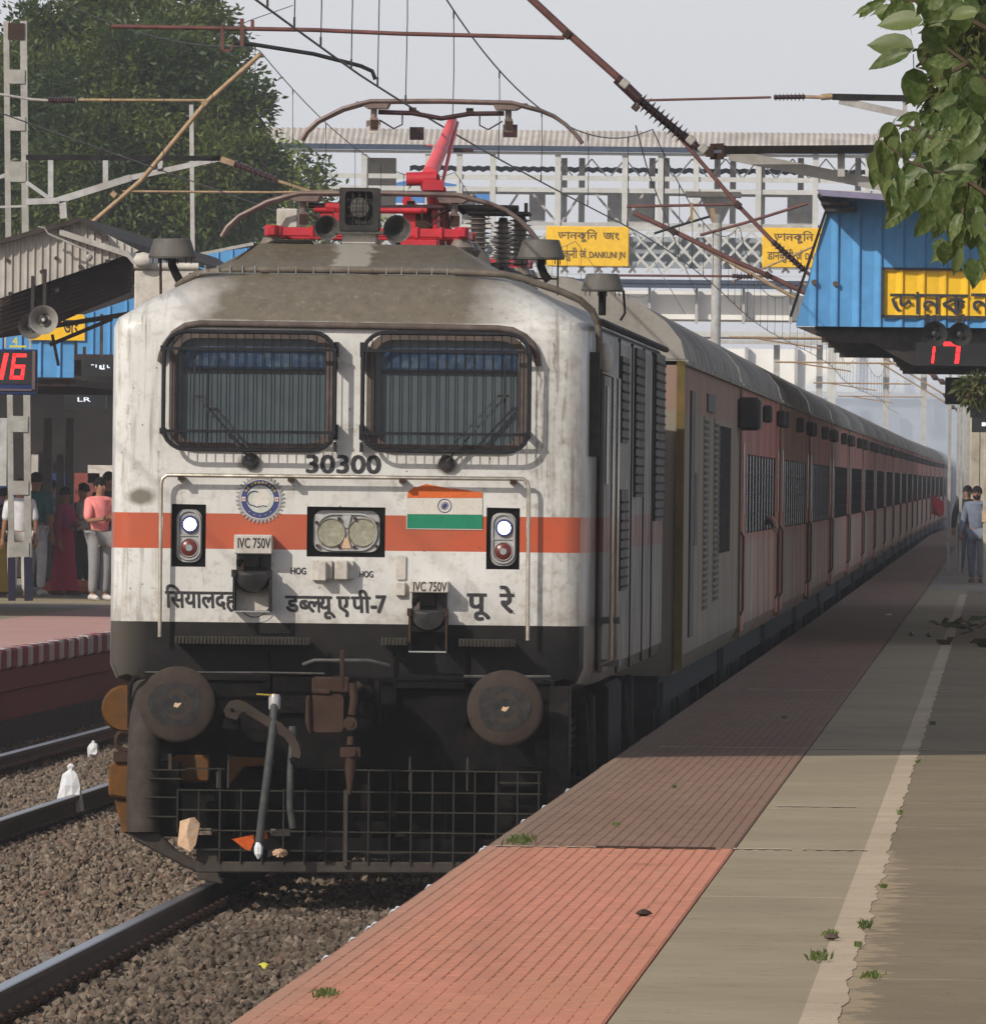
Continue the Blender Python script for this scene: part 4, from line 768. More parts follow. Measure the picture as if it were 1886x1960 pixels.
# rails
t = NT('rail_steel'); x, y, z = t.sep(); n = t.noise(5, 4, .6, t.mapv((1,.15,1)))
top = t.math('GREATER_THAN', z, -.006); c = t.mix(t.rng(n, .3, .7), (.085,.050,.040), (.045,.030,.026)); c = t.mix(top, c, (.30,.32,.36))
t.done(c, t.mix(top, (.75,.75,.75), (.34,.34,.34)), t.mul(top, .9)); M['rail_steel'] = t.m
prof = [(-.075,-.172),(.075,-.172),(.075,-.160),(.012,-.140),(.010,-.050),(.037,-.036),(.037,-.008),(.030,0),(-.030,0),(-.037,-.008),(-.037,-.036),(-.010,-.050),(-.012,-.140),(-.075,-.160)]
def rail(x, par):
    b = MB(); ys = [-60,100,400,700]; k = len(prof)
    b.add([(x+px+bend(y), y, pz+lift(y)) for y in ys for px, pz in prof], [(i*k+j, i*k+(j+1) % k, (i+1)*k+(j+1) % k, (i+1)*k+j) for i in range(3) for j in range(k)]); return b.build('rail', 'rail_steel', par)
slp = MB().box(-1.37,1.37,-.125,.125,-.34,-.174).mesh('sleeper', 'sleeper_concrete', bev=.02)
clp = MB().tube([(-.02,-.07,.01),(.05,-.06,.045),(.075,-.02,.05),(.03,.02,.02),(.075,.05,.045),(.02,.07,.01)], .011, 5).box(-.045,.055,-.05,.05,-.01,.012).mesh('clip', 'rusty_iron')
for cx, y0, n_, lab, cat in ((0.0,-54,100,'railway track with worn steel rails running under the locomotive','track'),(-4.05,8,120,'empty railway track with rusty rails beside the far platform','track')):
    g = empty('railway_track', (cx,0,0), 0, lab, cat)
    rail(-.838, g); rail(.838, g)
    for i in range(n_):
        yy = y0+i*.62; inst('sleeper', slp, g, (0,yy,0))
    for i in range(n_):
        yy = y0+i*.62
        if yy < (8 if cx == 0 else 60):
            for s, o_ in ((-.838,1),) if cx == 0 else ((-.838,1),(.838,-1)):
                inst('rail_clip', clp, g, (s+o_*.055,yy,-.150), (0,0,0 if o_ > 0 else math.pi), (1.35,1.5,1.5))
                if cx == 0: inst('rail_clip', clp, g, (s-.055,yy,-.165), (0,0,math.pi))
                else: inst('rail_clip', clp, g, (s-o_*.055,yy,-.165), (0,0,math.pi if o_ > 0 else 0))
# ============================================================ RIGHT PLATFORM
XE = 1.625
def tile_mat(name, a, b2, ed):
    t = NT(name); n1 = t.noise(.55, 6, .6, t.mapv((1,.25,1))); n2 = t.noise(9, 5, .65); r_ = t.voro(7, t.mapv((2.7,.34,0)), 'F1', 'Color'); rc = t.sep(r_)[0]
    c = t.mix(t.rng(n1, .3, .7), a, b2); c = t.mix(t.rng(rc, 0, 1, 0, .30), c, tuple(k*.62 for k in a)); c = t.mix(t.rng(n2, .50, .75, 0, .6), c, ed); c = t.mix(t.rng(t.noise(1.1, 6, .7, t.mapv((2.2,.5,1))), .58, .70, 0, .45), c, tuple(k*.5 for k in b2))
    x, y, z = t.sep(); c = t.mix(t.mul(t.rng(t.math('ADD', x, t.rng(n2, .3, .7, -.04, .04)), 1.85, 1.63), .55), c, ed)
    sp = t.mul(t.rng(t.voro(3.2, t.mapv((3,.5,0))), .10, .04), t.rng(t.noise(.8, 3), .5, .6)); c = t.mix(t.mul(sp, .7), c, (.09,.06,.05))
    t.bump(t.noise(40, 4), .35, .003); M[name] = t.done(c, .85)
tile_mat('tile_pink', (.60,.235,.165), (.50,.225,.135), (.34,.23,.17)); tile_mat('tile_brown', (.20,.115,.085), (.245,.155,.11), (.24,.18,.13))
def slab_mat(name, a, b2, pale=.5):
    t = NT(name); n1 = t.noise(1.9, 9, .68); n2 = t.noise(.5, 5, .6, t.mapv((1,.6,1))); n3 = t.noise(11, 6, .7)
    c = t.mix(t.rng(n1, .3, .7), a, b2); c = t.mix(t.rng(n2, .4, .65, 0, .45), c, tuple(k*.66 for k in a)); c = t.mix(t.rng(n3, .6, .8, 0, pale), c, tuple(min(1, k*1.5) for k in b2))
    sp = t.mul(t.rng(t.voro(5, t.mapv((1.5,.4,0))), .06, .03), t.rng(t.noise(1.5, 3), .5, .6)); c = t.mix(t.mul(sp, .8), c, (.06,.05,.04))
    c = t.mix(t.mul(t.rng(t.math('ABSOLUTE', t.math('SUBTRACT', t.noise(.9, 6, .7), .5)), .006, .0, 0, .55), 1.0), c, tuple(k*.35 for k in a))
    if name == 'slab_old':      # spilt mortar spreading from the strip over the worn slabs
        x, y, z = t.sep(); nn = t.noise(2.6, 9, .72, t.mapv((1.6,1,1)))
        wdt = t.rng(y, -20, -25, .02, .20); m_ = t.rng(t.math('SUBTRACT', t.math('MULTIPLY_ADD', t.rng(nn, .35, .65), wdt, 3.42), x), -.015, .02)
        c = t.mix(t.mul(m_, .8), c, (.33,.255,.165)); c = t.mix(t.mul(t.rng(t.noise(1.7, 8, .75), .60, .66), t.rng(y, -5, -15, 0, .5)), c, (.33,.27,.18))
    t.bump(n3, .4, .004); M[name] = t.done(c, .88)
slab_mat('slab_grey', (.285,.235,.160), (.335,.28,.195), .3); slab_mat('slab_old', (.205,.16,.105), (.235,.19,.13), .35); slab_mat('mortar_cream', (.41,.33,.235), (.50,.405,.30), .4); slab_mat('slab_far', (.25,.225,.185), (.30,.27,.225))
plat = empty('platform', (0,0,0)); tag(plat, kind='structure')
b = MB()
for y0, y1 in ((-60,100),(100,400),(400,700)):
    a0, a1 = bend(y0), bend(y1); l0, l1 = lift(y0), lift(y1)
    b.add([(1.69+a0,y0,-.4),(1.69+a0,y0,.77+l0),(1.69+a1,y1,.77+l1),(1.69+a1,y1,-.4),(14,y0,.77+l0),(14,y1,.77+l1)], [(0,1,2,3),(1,4,5,2)])
tag(b.build('platform_base', 'slab_old', plat), kind='structure')
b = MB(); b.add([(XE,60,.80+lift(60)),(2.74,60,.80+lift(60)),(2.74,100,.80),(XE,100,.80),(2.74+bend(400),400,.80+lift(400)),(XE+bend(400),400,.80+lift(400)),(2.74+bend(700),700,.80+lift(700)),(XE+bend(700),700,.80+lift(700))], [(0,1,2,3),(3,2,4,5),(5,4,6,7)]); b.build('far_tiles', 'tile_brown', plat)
b = MB(); b.add([(2.745,150,.80),(14,150,.80),(14,151,.80),(2.745,151,.80),(14,400,.80+lift(400)),(2.745+bend(400),400,.80+lift(400)),(14,700,.80+lift(700)),(2.745+bend(700),700,.80+lift(700))], [(0,1,2,3),(3,2,4,5),(5,4,6,7)]); b.build('far_paving', 'slab_far', plat)
def tile_geo(rw=.0525, ln=.42):
    pts = []; k = 7; g = .0010
    for i in range(k+1): u = -ln/2+.002+(ln-.004)*i/k; pts.append((-rw/2+g+(.0035 if i % 2 else -.0035)*(1 if 0 < i < k else 0), u))
    for i in range(k, -1, -1): u = -ln/2+.002+(ln-.004)*i/k; pts.append((rw/2-g+(.0035 if i % 2 else -.0035)*(1 if 0 < i < k else 0), u))
    n = len(pts); top = [(x*.94, y*.998, .8) for x, y in pts]; mid = [(x, y, .7990) for x, y in pts]; bot = [(x, y, .772) for x, y in pts]
    F = [tuple(range(n-1, -1, -1))]+[(i, (i+1) % n, (i+1) % n+n, i+n) for i in range(n)]+[(i+n, (i+1) % n+n, (i+1) % n+2*n, i+2*n) for i in range(n)]
    return top+mid+bot, F
tv, tf = tile_geo(); bt = MB(); bt.add([(x, y, z-.8) for x, y, z in tv], tf)
pink_me = [bt.mesh('tile', 'tile_pink')]; NR = 21; RW = (2.735-XE)/NR
YJ = -21.7
def rowx(j): return XE+RW*(j+.5)
# the material uses object coordinates, so pieces share one mesh and take their place from the object transform
def tile_mass(name, mat, y0, y1, skip=0):
    q = []
    for j in range(NR):
        k = 0; yy = y0+((j % 2)*.21)
        while yy < y1-.2:
            if k >= skip: q.append((rowx(j), yy+.21, rnd.uniform(-.0005, .0005), rnd.uniform(-.012, .012)))
            yy += .42; k += 1
    q = np.array(q); V = np.array(tv); n = len(q)
    v = np.repeat(V[None], n, 0); v[...,2] += q[:,None,2]+v[...,0]*q[:,None,3]; v[...,0] += q[:,None,0]; v[...,1] += q[:,None,1]
    m = len(tv)//3; T = np.array([[0,i,i+1] for i in range(1, m-1)]); 
    Fq = np.array([f for f in tf[1:]]); Ft = np.concatenate([Fq[:,[0,1,2]], Fq[:,[0,2,3]], T[:,::-1]])
    F = (Ft[None]+(np.arange(n)*len(tv))[:,None,None]).reshape(-1, 3)
    return npmesh(name, v.reshape(-1, 3), F, mat, plat, kind='stuff')
def obj_tile_mat():      # same paint for single tiles, read from world position so that neighbours vary
    m = M['tile_pink'].copy(); m.name = 'tile_pink_single'; nt = m.node_tree
    g = nt.nodes.new('ShaderNodeNewGeometry'); tc = [n for n in nt.nodes if n.type == 'TEX_COORD'][0]
    for l in list(nt.links):
        if l.from_node == tc: s_ = l.to_socket; nt.links.remove(l); nt.links.new(g.outputs['Position'], s_)
    return m
M['tile_single'] = obj_tile_mat(); pink_me[0].materials[0] = M['tile_single']
for j in range(NR):
    for k in range(14):
        inst('tile', pink_me[0], plat, (rowx(j), -46.0+((j % 2)*.21)+k*.42+.21, .8+rnd.uniform(-.0005, .0005)), (0, rnd.uniform(-.012, .012), 0))
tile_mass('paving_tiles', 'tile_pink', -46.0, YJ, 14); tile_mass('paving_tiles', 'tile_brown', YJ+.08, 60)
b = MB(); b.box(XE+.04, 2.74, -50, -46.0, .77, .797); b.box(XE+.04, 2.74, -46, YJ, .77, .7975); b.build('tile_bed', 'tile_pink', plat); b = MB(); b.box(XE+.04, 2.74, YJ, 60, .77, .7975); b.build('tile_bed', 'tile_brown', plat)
# nosing: chipped pale edge stones
b = MB(); yy = -46.0
while yy < 60:
    w = rnd.uniform(.5, 1.1); o_ = rnd.uniform(-.008, .012); b.box(XE-.012+o_, XE+.06, yy, yy+w-.02, .70, .790+rnd.uniform(-.004, .003)); yy += w
b.build('edge_coping', 'slab_grey', plat, None, .004)
b = MB()
for yy in (-37.9,-35.8,-34.4,-33.9,-32.2,-31.8,-22.4,-22.0,-16.5,-13.2,-9.0,-28.6): b.add([(XE-.018,yy,.785),(XE-.019,yy+.5,.785),(XE-.016,yy+.4,.7995),(XE+.006,yy+.25,.802),(XE-.004,yy+.05,.8005)], [(0,1,2,4),(4,2,3)])
b.build('worn_edge', 'litter_white', plat)
js = [-50,-46.0,-37.7,-29.4,YJ,-12.9,-4.3,4.6,13.5,23,32,42,52,60,75,90,110,130,150]
for i in range(len(js)-1):
    b = MB(); b.box(2.745, 3.336, js[i]+.010, js[i+1]-.010, .74, .7985+rnd.uniform(-.0015, .001)); b.build('slab', 'slab_grey', plat, None, .006)
js2 = [-50,-44.2,-39.2,-34.1,-29.0,-24.4,YJ+.3,-16,-11,-5.6,0.2,6.6,13,21,30,40,50,60,80,100,125,150]
for i in range(len(js2)-1):
    b = MB(); b.box(3.345, 7.0, js2[i]+.014, js2[i+1]-.014, .74, .7965+rnd.uniform(-.0010, .0005)); b.build('slab', 'slab_old', plat, None, .006)
b = MB(); b.box(7.0,14,-60,60,.7,.795); b.box(2.74,14,-60,-50,.7,.795); b.build('rear_paving', 'slab_old', plat)
# mortar haunch with ragged right edge, laid as a sheet above the slabs
def ragged(y0, y1, step, fl, fr, z, name, mat):
    b = MB(); vs = []; k = 0; yy = y0
    while yy < y1: vs += [(fl(yy), yy, z), (fr(yy), yy, z)]; yy += step; k += 1
    b.add(vs, [(2*i, 2*i+1, 2*i+3, 2*i+2) for i in range(k-1)]); return b.build(name, mat, plat)
def rr(yy):
    s = math.sin(yy*2.1)+.7*math.sin(yy*5.3+1)+.5*math.sin(yy*.7)
    w = .105+.006*s
    if yy < -20.5: w = .112+.008*s+rnd.uniform(-.004, .004)
    return 3.335+w
ragged(-50, 150, .16, lambda y: 3.328, rr, .7985, 'mortar_strip', 'mortar_cream')
b = MB()
for yy, x0, x1 in ((YJ,1.66,1.95),(YJ,1.98,2.50),(YJ+.02,2.74,3.0),(YJ+.03,3.05,3.34),(-12.5,2.8,3.2),(4.7,1.8,3.9),(32,1.9,3.9)):
    k = 8; b.add([(x0+(x1-x0)*i/k, yy+(.04 if i % 2 else -.05)*(1+rnd.random()), .8030) for i in range(k+1)]+[(x0+(x1-x0)*i/k, yy+.10+rnd.random()*.06, .8030) for i in range(k+1)], [(i, i+1, i+k+2, i+k+1) for i in range(k)])
b.build('joint_mortar', 'mortar_cream', plat)
b = MB(); b.box(2.12, 2.66, YJ-.05, YJ+.03, .78, .8085); b.build('rust_strip', 'rusty_iron', plat)
# weeds, leaves and litter on the platform
def weed(p, w, h, n, lab):
    b = MB()
    for i in range(n):
        a = rnd.uniform(0, 6.28); x = p[0]+rnd.gauss(0, w*.35); y = p[1]+rnd.gauss(0, w*3); l = h*rnd.uniform(.5, 1.1); d = rnd.uniform(.2, .9)*l
        b.add([(x-.003,y,p[2]),(x+.003,y,p[2]),(x+d*math.cos(a)*.6+.004,y+d*.6*math.sin(a),p[2]+l*.7),(x+d*math.cos(a),y+d*math.sin(a),p[2]+l)], [(0,1,2),(0,2,3)])
    tag(b.build('weed', 'grass_blade'), lab, 'weed')
for (u, v, w, h, n, lab) in ((1656,1776,.03,.035,60,'small bright green weed in the cream mortar strip'),(1588,1792,.03,.025,50,'weed tuft left of the mortar strip next to a dark twig'),(1566,1836,.05,.03,70,'low grass tuft across the slab joint left of the mortar strip'),
    (1640,1812,.02,.02,30,'sparse weed just below the bright green weed on the mortar'),(1665,1870,.05,.02,60,'flat weed line starting at the right edge of the mortar strip'),(1722,1560,.012,.03,30,'thin weed at the mortar strip where it narrows'),(1785,1388,.02,.03,50,'weed at the shadow edge beside the mortar strip'),
    (1755,1460,.012,.02,30,'faint weed on the lit mortar strip below the shadow edge'),(995,1612,.09,.035,120,'reddish green grass growing at the platform edge joint'),(1180,1580,.02,.02,25,'tiny weed between the brown tiles near the joint'),(622,1905,.05,.025,60,'grass sprig in the pink tiles near the bottom edge'),(1290,1508,.012,.02,20,'tiny moss sprig in the lit brown tiles'),(1500,1375,.03,.02,30,'weed sprig in the shaded tiles'),(1690,1700,.012,.02,30,'thin weed standing at the torn corner of the mortar')):
    weed(onz(u, v, .806), w, h, n, lab)
for i, (u, v, r_, m, lab) in enumerate(((1231,1752,.035,'rusty_iron','single dark dead leaf on the pink tiles'),(1590,1798,.03,'bark','short dark twig lying at the left edge of the mortar strip'),(1700,1178,.05,'litter_white','white scrap of paper on the shaded tiles'),(1743,1217,.04,'socket_black','left of two dark stones on the shaded slab'),(1776,1219,.045,'socket_black','right of two dark stones on the shaded slab'))):
    p = onz(u, v, .803); b = MB(); b.lathe([(r_*.3,-.002),(r_,.006),(r_*.7,.016),(.004,.024 if i < 3 else .05)], 7, p); o = b.build(['dead_leaf','twig_piece','paper_scrap','stone','stone'][i], m); o.data.transform(Matrix.Translation(p) @ Matrix.Diagonal((1, 1.6, 1, 1)) @ Matrix.Translation(-p)); tag(o, lab, ['leaf','twig','paper','stone','stone'][i])
mk('leaf_dead', (.11,.075,.02), .8, 0, .4, 9); mk('leaf_green_fallen', (.045,.085,.015), .8, 0, .3, 9)
fl_me = []
for m in ('leaf_dead', 'leaf_green_fallen'): b = MB(); b.add([(0,-.09,0),(.05,-.02,.02),(.035,.06,.012),(0,.10,.03),(-.04,.05,.02),(-.05,-.02,.03)], [(0,1,2,3,4,5)]); fl_me.append(b.mesh('fallen_leaf', m))
for i in range(34):
    u, v = rnd.choice(((1840,1195),(1870,1192),(1880,1200),(1835,1232),(1878,1232),(1820,1197),(1860,1205),(1885,1190)))
    p = onz(u+rnd.gauss(0, 12), v+rnd.gauss(0, 4), .803); o = inst('fallen_leaf', fl_me[i % 2], None, p, (rnd.uniform(-.5, .5), rnd.uniform(-.5, .5), rnd.uniform(0, 6)), (1.2,)*3)
    tag(o, 'fallen leaf in the loose scatter on the shaded paving at right', 'leaf', 'leaves scattered on the shaded paving')
p = onz(505, 1857, -.15); b = MB(); b.lathe([(.01,-.01),(.035,.0),(.03,.03),(.005,.04)], 6, p); tag(b.build('yellow_wrapper', 'litter_yellow'), 'small yellow wrapper on the ballast by the platform edge', 'wrapper')
def bag(u, v, zz, h, w, lab):
    p = onz(u, v, zz); b = MB(); pr = [(w*.30,0),(w*.5,h*.12),(w*.52,h*.35),(w*.46,h*.6),(w*.34,h*.8),(w*.12,h*.88),(w*.16,h*.95),(w*.06,h)]
    vs = []; n = 9
    for r_, zz_ in pr: vs += [(p.x+r_*math.cos(2*math.pi*j/n)*rnd.uniform(.75, 1.15)+.0, p.y+r_*math.sin(2*math.pi*j/n)*rnd.uniform(.8, 1.2), p.z+zz_) for j in range(n)]
    b.add(vs, [(i*n+j, i*n+(j+1) % n, (i+1)*n+(j+1) % n, (i+1)*n+j) for i in range(len(pr)-1) for j in range(n)]); tag(b.build('plastic_bag', 'litter_white'), lab, 'plastic bag')
bag(135, 1565, -.18, .42, .19, 'large white plastic bag with blue print standing on the ballast'); bag(178, 1452, -.18, .17, .12, 'small white plastic bag between the rails of the empty track')
# ============================================================ TRAIN OF COACHES
def coach_mat(name, top, low, power=False):
    t = NT(name); x, y, z = t.sep(); oi = t.t.nodes.new('ShaderNodeObjectInfo'); rr_ = oi.outputs['Random']
    n = t.noise(1.2, 6, .6, t.mapv((1,.5,.5))); nv = t.noise(2.2, 4, .6, t.mapv((1,1,.12)))
    c = t.mix(t.rng(z, 1.9, 2.05) if not power else t.rng(z, 2.98, 3.02), low, top)
    c = t.mix(t.rng(nv, .45, .62, 0, .8), c, tuple(k*.5 for k in low)); c = t.mix(t.rng(n, .48, .66, 0, .55), c, (.10,.085,.07)); c = t.mix(t.rng(rr_, 0, 1, 0, .5), c, (.30,.25,.20))
    if not power: c = t.mix(t.mul(t.rng(t.noise(.45, 2, .5, t.mapv((0,1,0))), .54, .60), .75), c, (.50,.085,.04))
    c = t.mix(t.rng(z, 1.35, 1.05, 0, .6), c, (.07,.06,.05)); t.bump(nv, .2, .01); M[name] = t.done(c, .75, 0, .04)
coach_mat('coach_paint', (.40,.19,.165), (.40,.345,.285)); coach_mat('power_car_paint', (.30,.14,.115), (.25,.225,.185), True)
t = NT('coach_roof'); x, y, z = t.sep(); n = t.noise(1.1, 6, .6); band = t.noise(.9, 3, .6, t.mapv((0,1,0)))
c = t.mix(t.rng(n, .3, .7), (.31,.29,.265), (.21,.195,.175)); c = t.mix(t.rng(t.noise(5, 7, .75), .5, .7, 0, .5), c, (.12,.105,.09)); c = t.mix(t.rng(band, .50, .58, 0, .7), c, (.13,.12,.11)); M['coach_roof'] = t.done(c, .75)
HW, ZB, ZG = 1.62, 1.06, 3.36
roofp = [(HW*math.cos(R(a))*1.0, ZG+.66*math.sin(R(a))) for a in range(0, 181, 12)]
def coach(power):
    LEN = 23.4
    g = empty('passenger_coach' if not power else 'power_car', (0,0,0))
    b = MB(); o_ = [(-HW,ZG),(-HW,ZB+.15),(-HW+.08,ZB),(HW-.08,ZB),(HW,ZB+.15),(HW,ZG)]; k = 6
    b.add([(x, y, z) for y in (0, LEN) for x, z in o_], [(i, (i+1) % k, (i+1) % k+k, i+k) for i in range(k)]+[(0,1,2,3,4,5),(11,10,9,8,7,6)])
    b.build('body', 'power_car_paint' if power else 'coach_paint', g)
    b = MB(); n_ = 52; vs = []; ys = []
    for i in range(n_+1): ys.append((i*LEN/n_, .014 if i % 4 == 0 else 0))
    for yy, d in ys: vs += [(x*(1+d*.5)+.0, yy, z+d) for x, z in roofp]
    k = len(roofp); b.add(vs, [(i*k+j, i*k+j+1, (i+1)*k+j+1, (i+1)*k+j) for i in range(n_) for j in range(k-1)]+[tuple(range(k)), tuple(n_*k+j for j in range(k))]); b.box(-HW-.03, HW+.03, 0, LEN, ZG-.03, ZG+.01)
    rf = b.build('roof', 'coach_roof', g, 25); vme = MB().lathe([(.16,0),(.17,.05),(.10,.12),(.0001,.13)], 10).mesh('ventilator', 'coach_roof', 40)
    for i in range(6): inst('ventilator', vme, rf, (.55 if i % 2 else -.55, 2+i*3.8, 3.92))
    b = MB(); b.box(-1.45,1.45,.2,LEN-.2,.82,ZB+.02)
    for y0, y1, z0 in ((6.5,9.5,.35),(10,11,.5),(12,16.5,.38)): b.box(-1.35,1.35,y0,y1,z0,.9)
    for yc in (3.6, LEN-3.6):
        b.box(-1.2,1.2,yc-1.7,yc+1.7,.45,.75)
        for wy in (-1.28,1.28):
            for s in (-1,1): b.lathe([(.05,s*.72),(.45,s*.73),(.45,s*.86),(.05,s*.86)], 20, (0,yc+wy,.46), 'X'); b.lathe([(.16,s*1.1),(.16,s*1.28)], 10, (0,yc+wy,.46), 'X')
        for s in (-1,1): b.box(s*1.25-.1, s*1.25+.1, yc-.35, yc+.35, .35, .9)
    for s in (-1,1): b.tube([(s*1.45,.6,1.0),(s*1.45,.6,.35)], .02, 6); b.tube([(s*1.45,1.2,1.0),(s*1.45,1.2,.35)], .02, 6)
    b.build('underframe', 'underframe', g)
    for y0 in (-.28, LEN-.02):
        b = MB(); b.box(-.75,.75,y0,y0+.30,1.1,3.25); b.build('gangway', 'gangway_ochre' if y0 < 0 else 'rubber', g)
    b = MB(); b.box(HW-.05,HW+.010,-.03,.05,1.1,ZG); b.box(-HW-.012,-HW+.1,-.03,.05,1.1,ZG); b.build('end_post', 'gangway_ochre', g)
    if power:
        for yy, z0, z1, wd in ((7.4,1.48,3.0,1.5),(11.6,1.52,3.0,1.9),(3.9,2.0,2.55,1.0)):
            b = MB(); b.box(HW-.01, HW+.012, yy, yy+wd, z0, z1); lv = b.build('louvre_panel', 'power_car_paint' if wd > 1.1 else 'rubber', g)
            if wd < 1.1: continue
            b = MB(); k = int((z1-z0)/.05)
            for i in range(k):
                for q in range(2): b.box(HW+.006, HW+.020, yy+.05+q*(wd/2), yy+wd/2-.10+q*(wd/2), z0+.01+i*.05, z0+.036+i*.05)
            b.build('louvre_slots', 'rubber', lv)
        for yy, z0, z1, wd in ((2.3,1.32,3.16,1.3),(8.6,3.04,3.18,3.0)): b = MB(); b.box(HW-.01, HW+.014, yy, yy+wd, z0, z1); b.build('door_gap' if wd < 2 else 'vent_opening', 'rubber', g)
        b = MB()
        for i in range(7): b = MB(); b.box(HW+.002, HW+.016, 13.6+i*.8, 13.75+i*.8, 1.9, 2.95); b.build('side_slot', 'rubber', g)
        b = MB(); b.box(HW, HW+.20, 22.4, 23.2, 2.95, 3.24); b.build('side_box', 'rubber', g, None, .03)
    else:
        wm = MB().box(HW-.012, HW+.006, -.62, .62, 2.04, 2.74); wm = wm.mesh('window', 'coach_window')
        bm_ = MB()
        for i in range(3): bm_.box(HW+.006, HW+.012, -.6, .6, 2.2+i*.18, 2.206+i*.18)
        bm_.box(HW+.0, HW+.022, -.03, .03, 2.03, 2.75); bm_ = bm_.mesh('window_bars', 'cage_steel')
        for i in range(10):
            w = inst('window', wm, g, (0, 3.9+i*1.72, 0)); inst('window_bars', bm_, w, (0,0,0))
        dm = MB().box(HW-.05, HW+.010, -.42, .42, 1.15, 3.1).mesh('door', 'door_paint', bev=.01); dw = MB().box(HW+.002, HW+.016, -.22, .22, 2.2, 2.85).mesh('door_window', 'coach_window')
        hd = MB().tube([(HW,-.55,1.3),(HW+.025,-.55,1.35),(HW+.025,-.55,2.0),(HW,-.55,2.05)], .012, 6).mesh('door_handrail', 'rubber')
        for yy in (1.3, LEN-1.3):
            d = inst('door', dm, g, (0,yy,0)); inst('door_window', dw, d, (0,0,0)); inst('door_handrail', hd, d, (0,0,0), scale=(1,1,1))
        vm = MB().box(HW, HW+.09, -.28, .28, 3.08, 3.25).mesh('vent_box', 'rubber', bev=.02)
        for yy in (.6,12.6,21.5): inst('vent_box', vm, g, (0,yy,0))
    return g
mk('gangway_ochre', (.13,.095,.035), .7, 0, .25, 3, (.2,.12,.05), .5); mk('underframe', (.022,.024,.030), .8, 0, .4, 3, (.05,.045,.04), .4)
mk('coach_window', (.016,.017,.020), .25, 0, .4, 3, (.10,.08,.07), .4, bump=0); mk('door_paint', (.36,.12,.10), .6, 0, .25, 2.5, (.30,.24,.14), .7)
def place_coach(g, k):
    y0 = 19.4+24.0*k; y1 = y0+24; g.location = (bend(y0), y0, lift(y0)); g.rotation_euler = (math.atan((lift(y1)-lift(y0))/24), 0, -math.atan((bend(y1)-bend(y0))/24))
pc = coach(True); place_coach(pc, 0); tag(pc, 'faded pink and grey generator car with tall louvred side panels, coupled behind the locomotive', 'railway coach')
c0 = coach(False); T0 = tree_of(c0); ordn = ['first','second','third','fourth','fifth','sixth','seventh','eighth','ninth','tenth','eleventh','twelfth','thirteenth','fourteenth','fifteenth','sixteenth','seventeenth','eighteenth','nineteenth','twentieth','twenty first']
for k in range(1, 23):
    g = c0 if k == 1 else dup(T0); place_coach(g, k)
    tag(g, f'{ordn[k-1]} passenger coach behind the generator car, faded red and grey with barred windows' if k < 22 else 'last passenger coach of the train, faint in the haze at the far bend', 'railway coach', 'passenger coaches of the train')
p = at(1443, 985, 148); b = MB(); x0 = HW-.1
b.tube([(x0,p.y-.1,2.10),(HW+.05,p.y-.6,2.13),(HW+.10,p.y-1.4,2.08)], [.05,.042,.03], 8); b.tube([(HW+.10,p.y-1.4,2.08),(HW+.11,p.y-1.6,2.05)], [.035,.02], 6)
for i in range(4): b.tube([(HW+.085+i*.012,p.y-1.55,2.06),(HW+.09+i*.012,p.y-1.75,2.03-.01*i)], .008, 4)
tag(b.build('person', 'skin'), 'passenger bare forearm resting on the first coach window sill', 'person')
p = Vector((HW+bend(410)+.02, 408, 2.02+lift(400))); b = MB(); b.add([(p.x,p.y,p.z+.12),(p.x+.06,p.y-.4,p.z-.28),(p.x+.40,p.y-.5,p.z-.12),(p.x+.42,p.y-.3,p.z-.42),(p.x+.30,p.y-.2,p.z-.62),(p.x+.0,p.y,p.z-.52)], [(0,1,2),(1,2,3),(1,3,4),(1,4,5),(0,1,5)]); tag(b.build('red_cloth', 'flag_red'), 'red cloth hanging out of a far coach window', 'cloth')
# ============================================================ LEFT PLATFORM
XL = -5.66
lp = empty('left_platform', (0,0,0)); tag(lp, kind='structure')
b = MB(); b.box(-30, XL-.10, 20, 500, -.4, .775); b.build('platform_base', 'slab_far', lp)
t = NT('far_pink'); n1 = t.noise(.6, 5); n2 = t.noise(6, 4); t.done(t.mix(t.rng(n2, .5, .75, 0, .5), t.mix(t.rng(n1, .3, .7), (.47,.275,.255), (.40,.25,.23)), (.33,.26,.23)), .85); M['far_pink'] = t.m
for i in range(14): b = MB(); b.box(XL-2.1, XL-.12, 30+i*10+.03, 40+i*10-.03, .74, .80); b.build('paving_strip', 'far_pink', lp)
for i in range(14): b = MB(); b.box(XL-4.6, XL-2.12, 30+i*10+.03, 40+i*10-.03, .74, .797); b.build('slab', 'slab_far' if i % 2 else 'slab_grey', lp)
km = [MB().box(XL-.13, XL+.02, 0, .80, .60, .802).mesh('kerb_block', m, bev=.02) for m in ('kerb_red', 'kerb_white')]
for i in range(84): inst('kerb_block', km[i % 2], lp, (rnd.uniform(-.006,.006), 36+i*.81, rnd.uniform(-.004,.004)))
b = MB(); b.box(XL-.10, XL-.02, 30, 104, .38, .597); b.build('ledge', 'brick_red_paint', lp, None, .01); b = MB(); b.box(XL-.10, XL-.05, 30, 104, -.4, .378); b.build('platform_wall', 'brick_red_paint', lp)
b = MB(); b.box(XL-.10, XL-.03, 30, 104, -.25, .10); b.build('wall_foot', 'soil', lp)
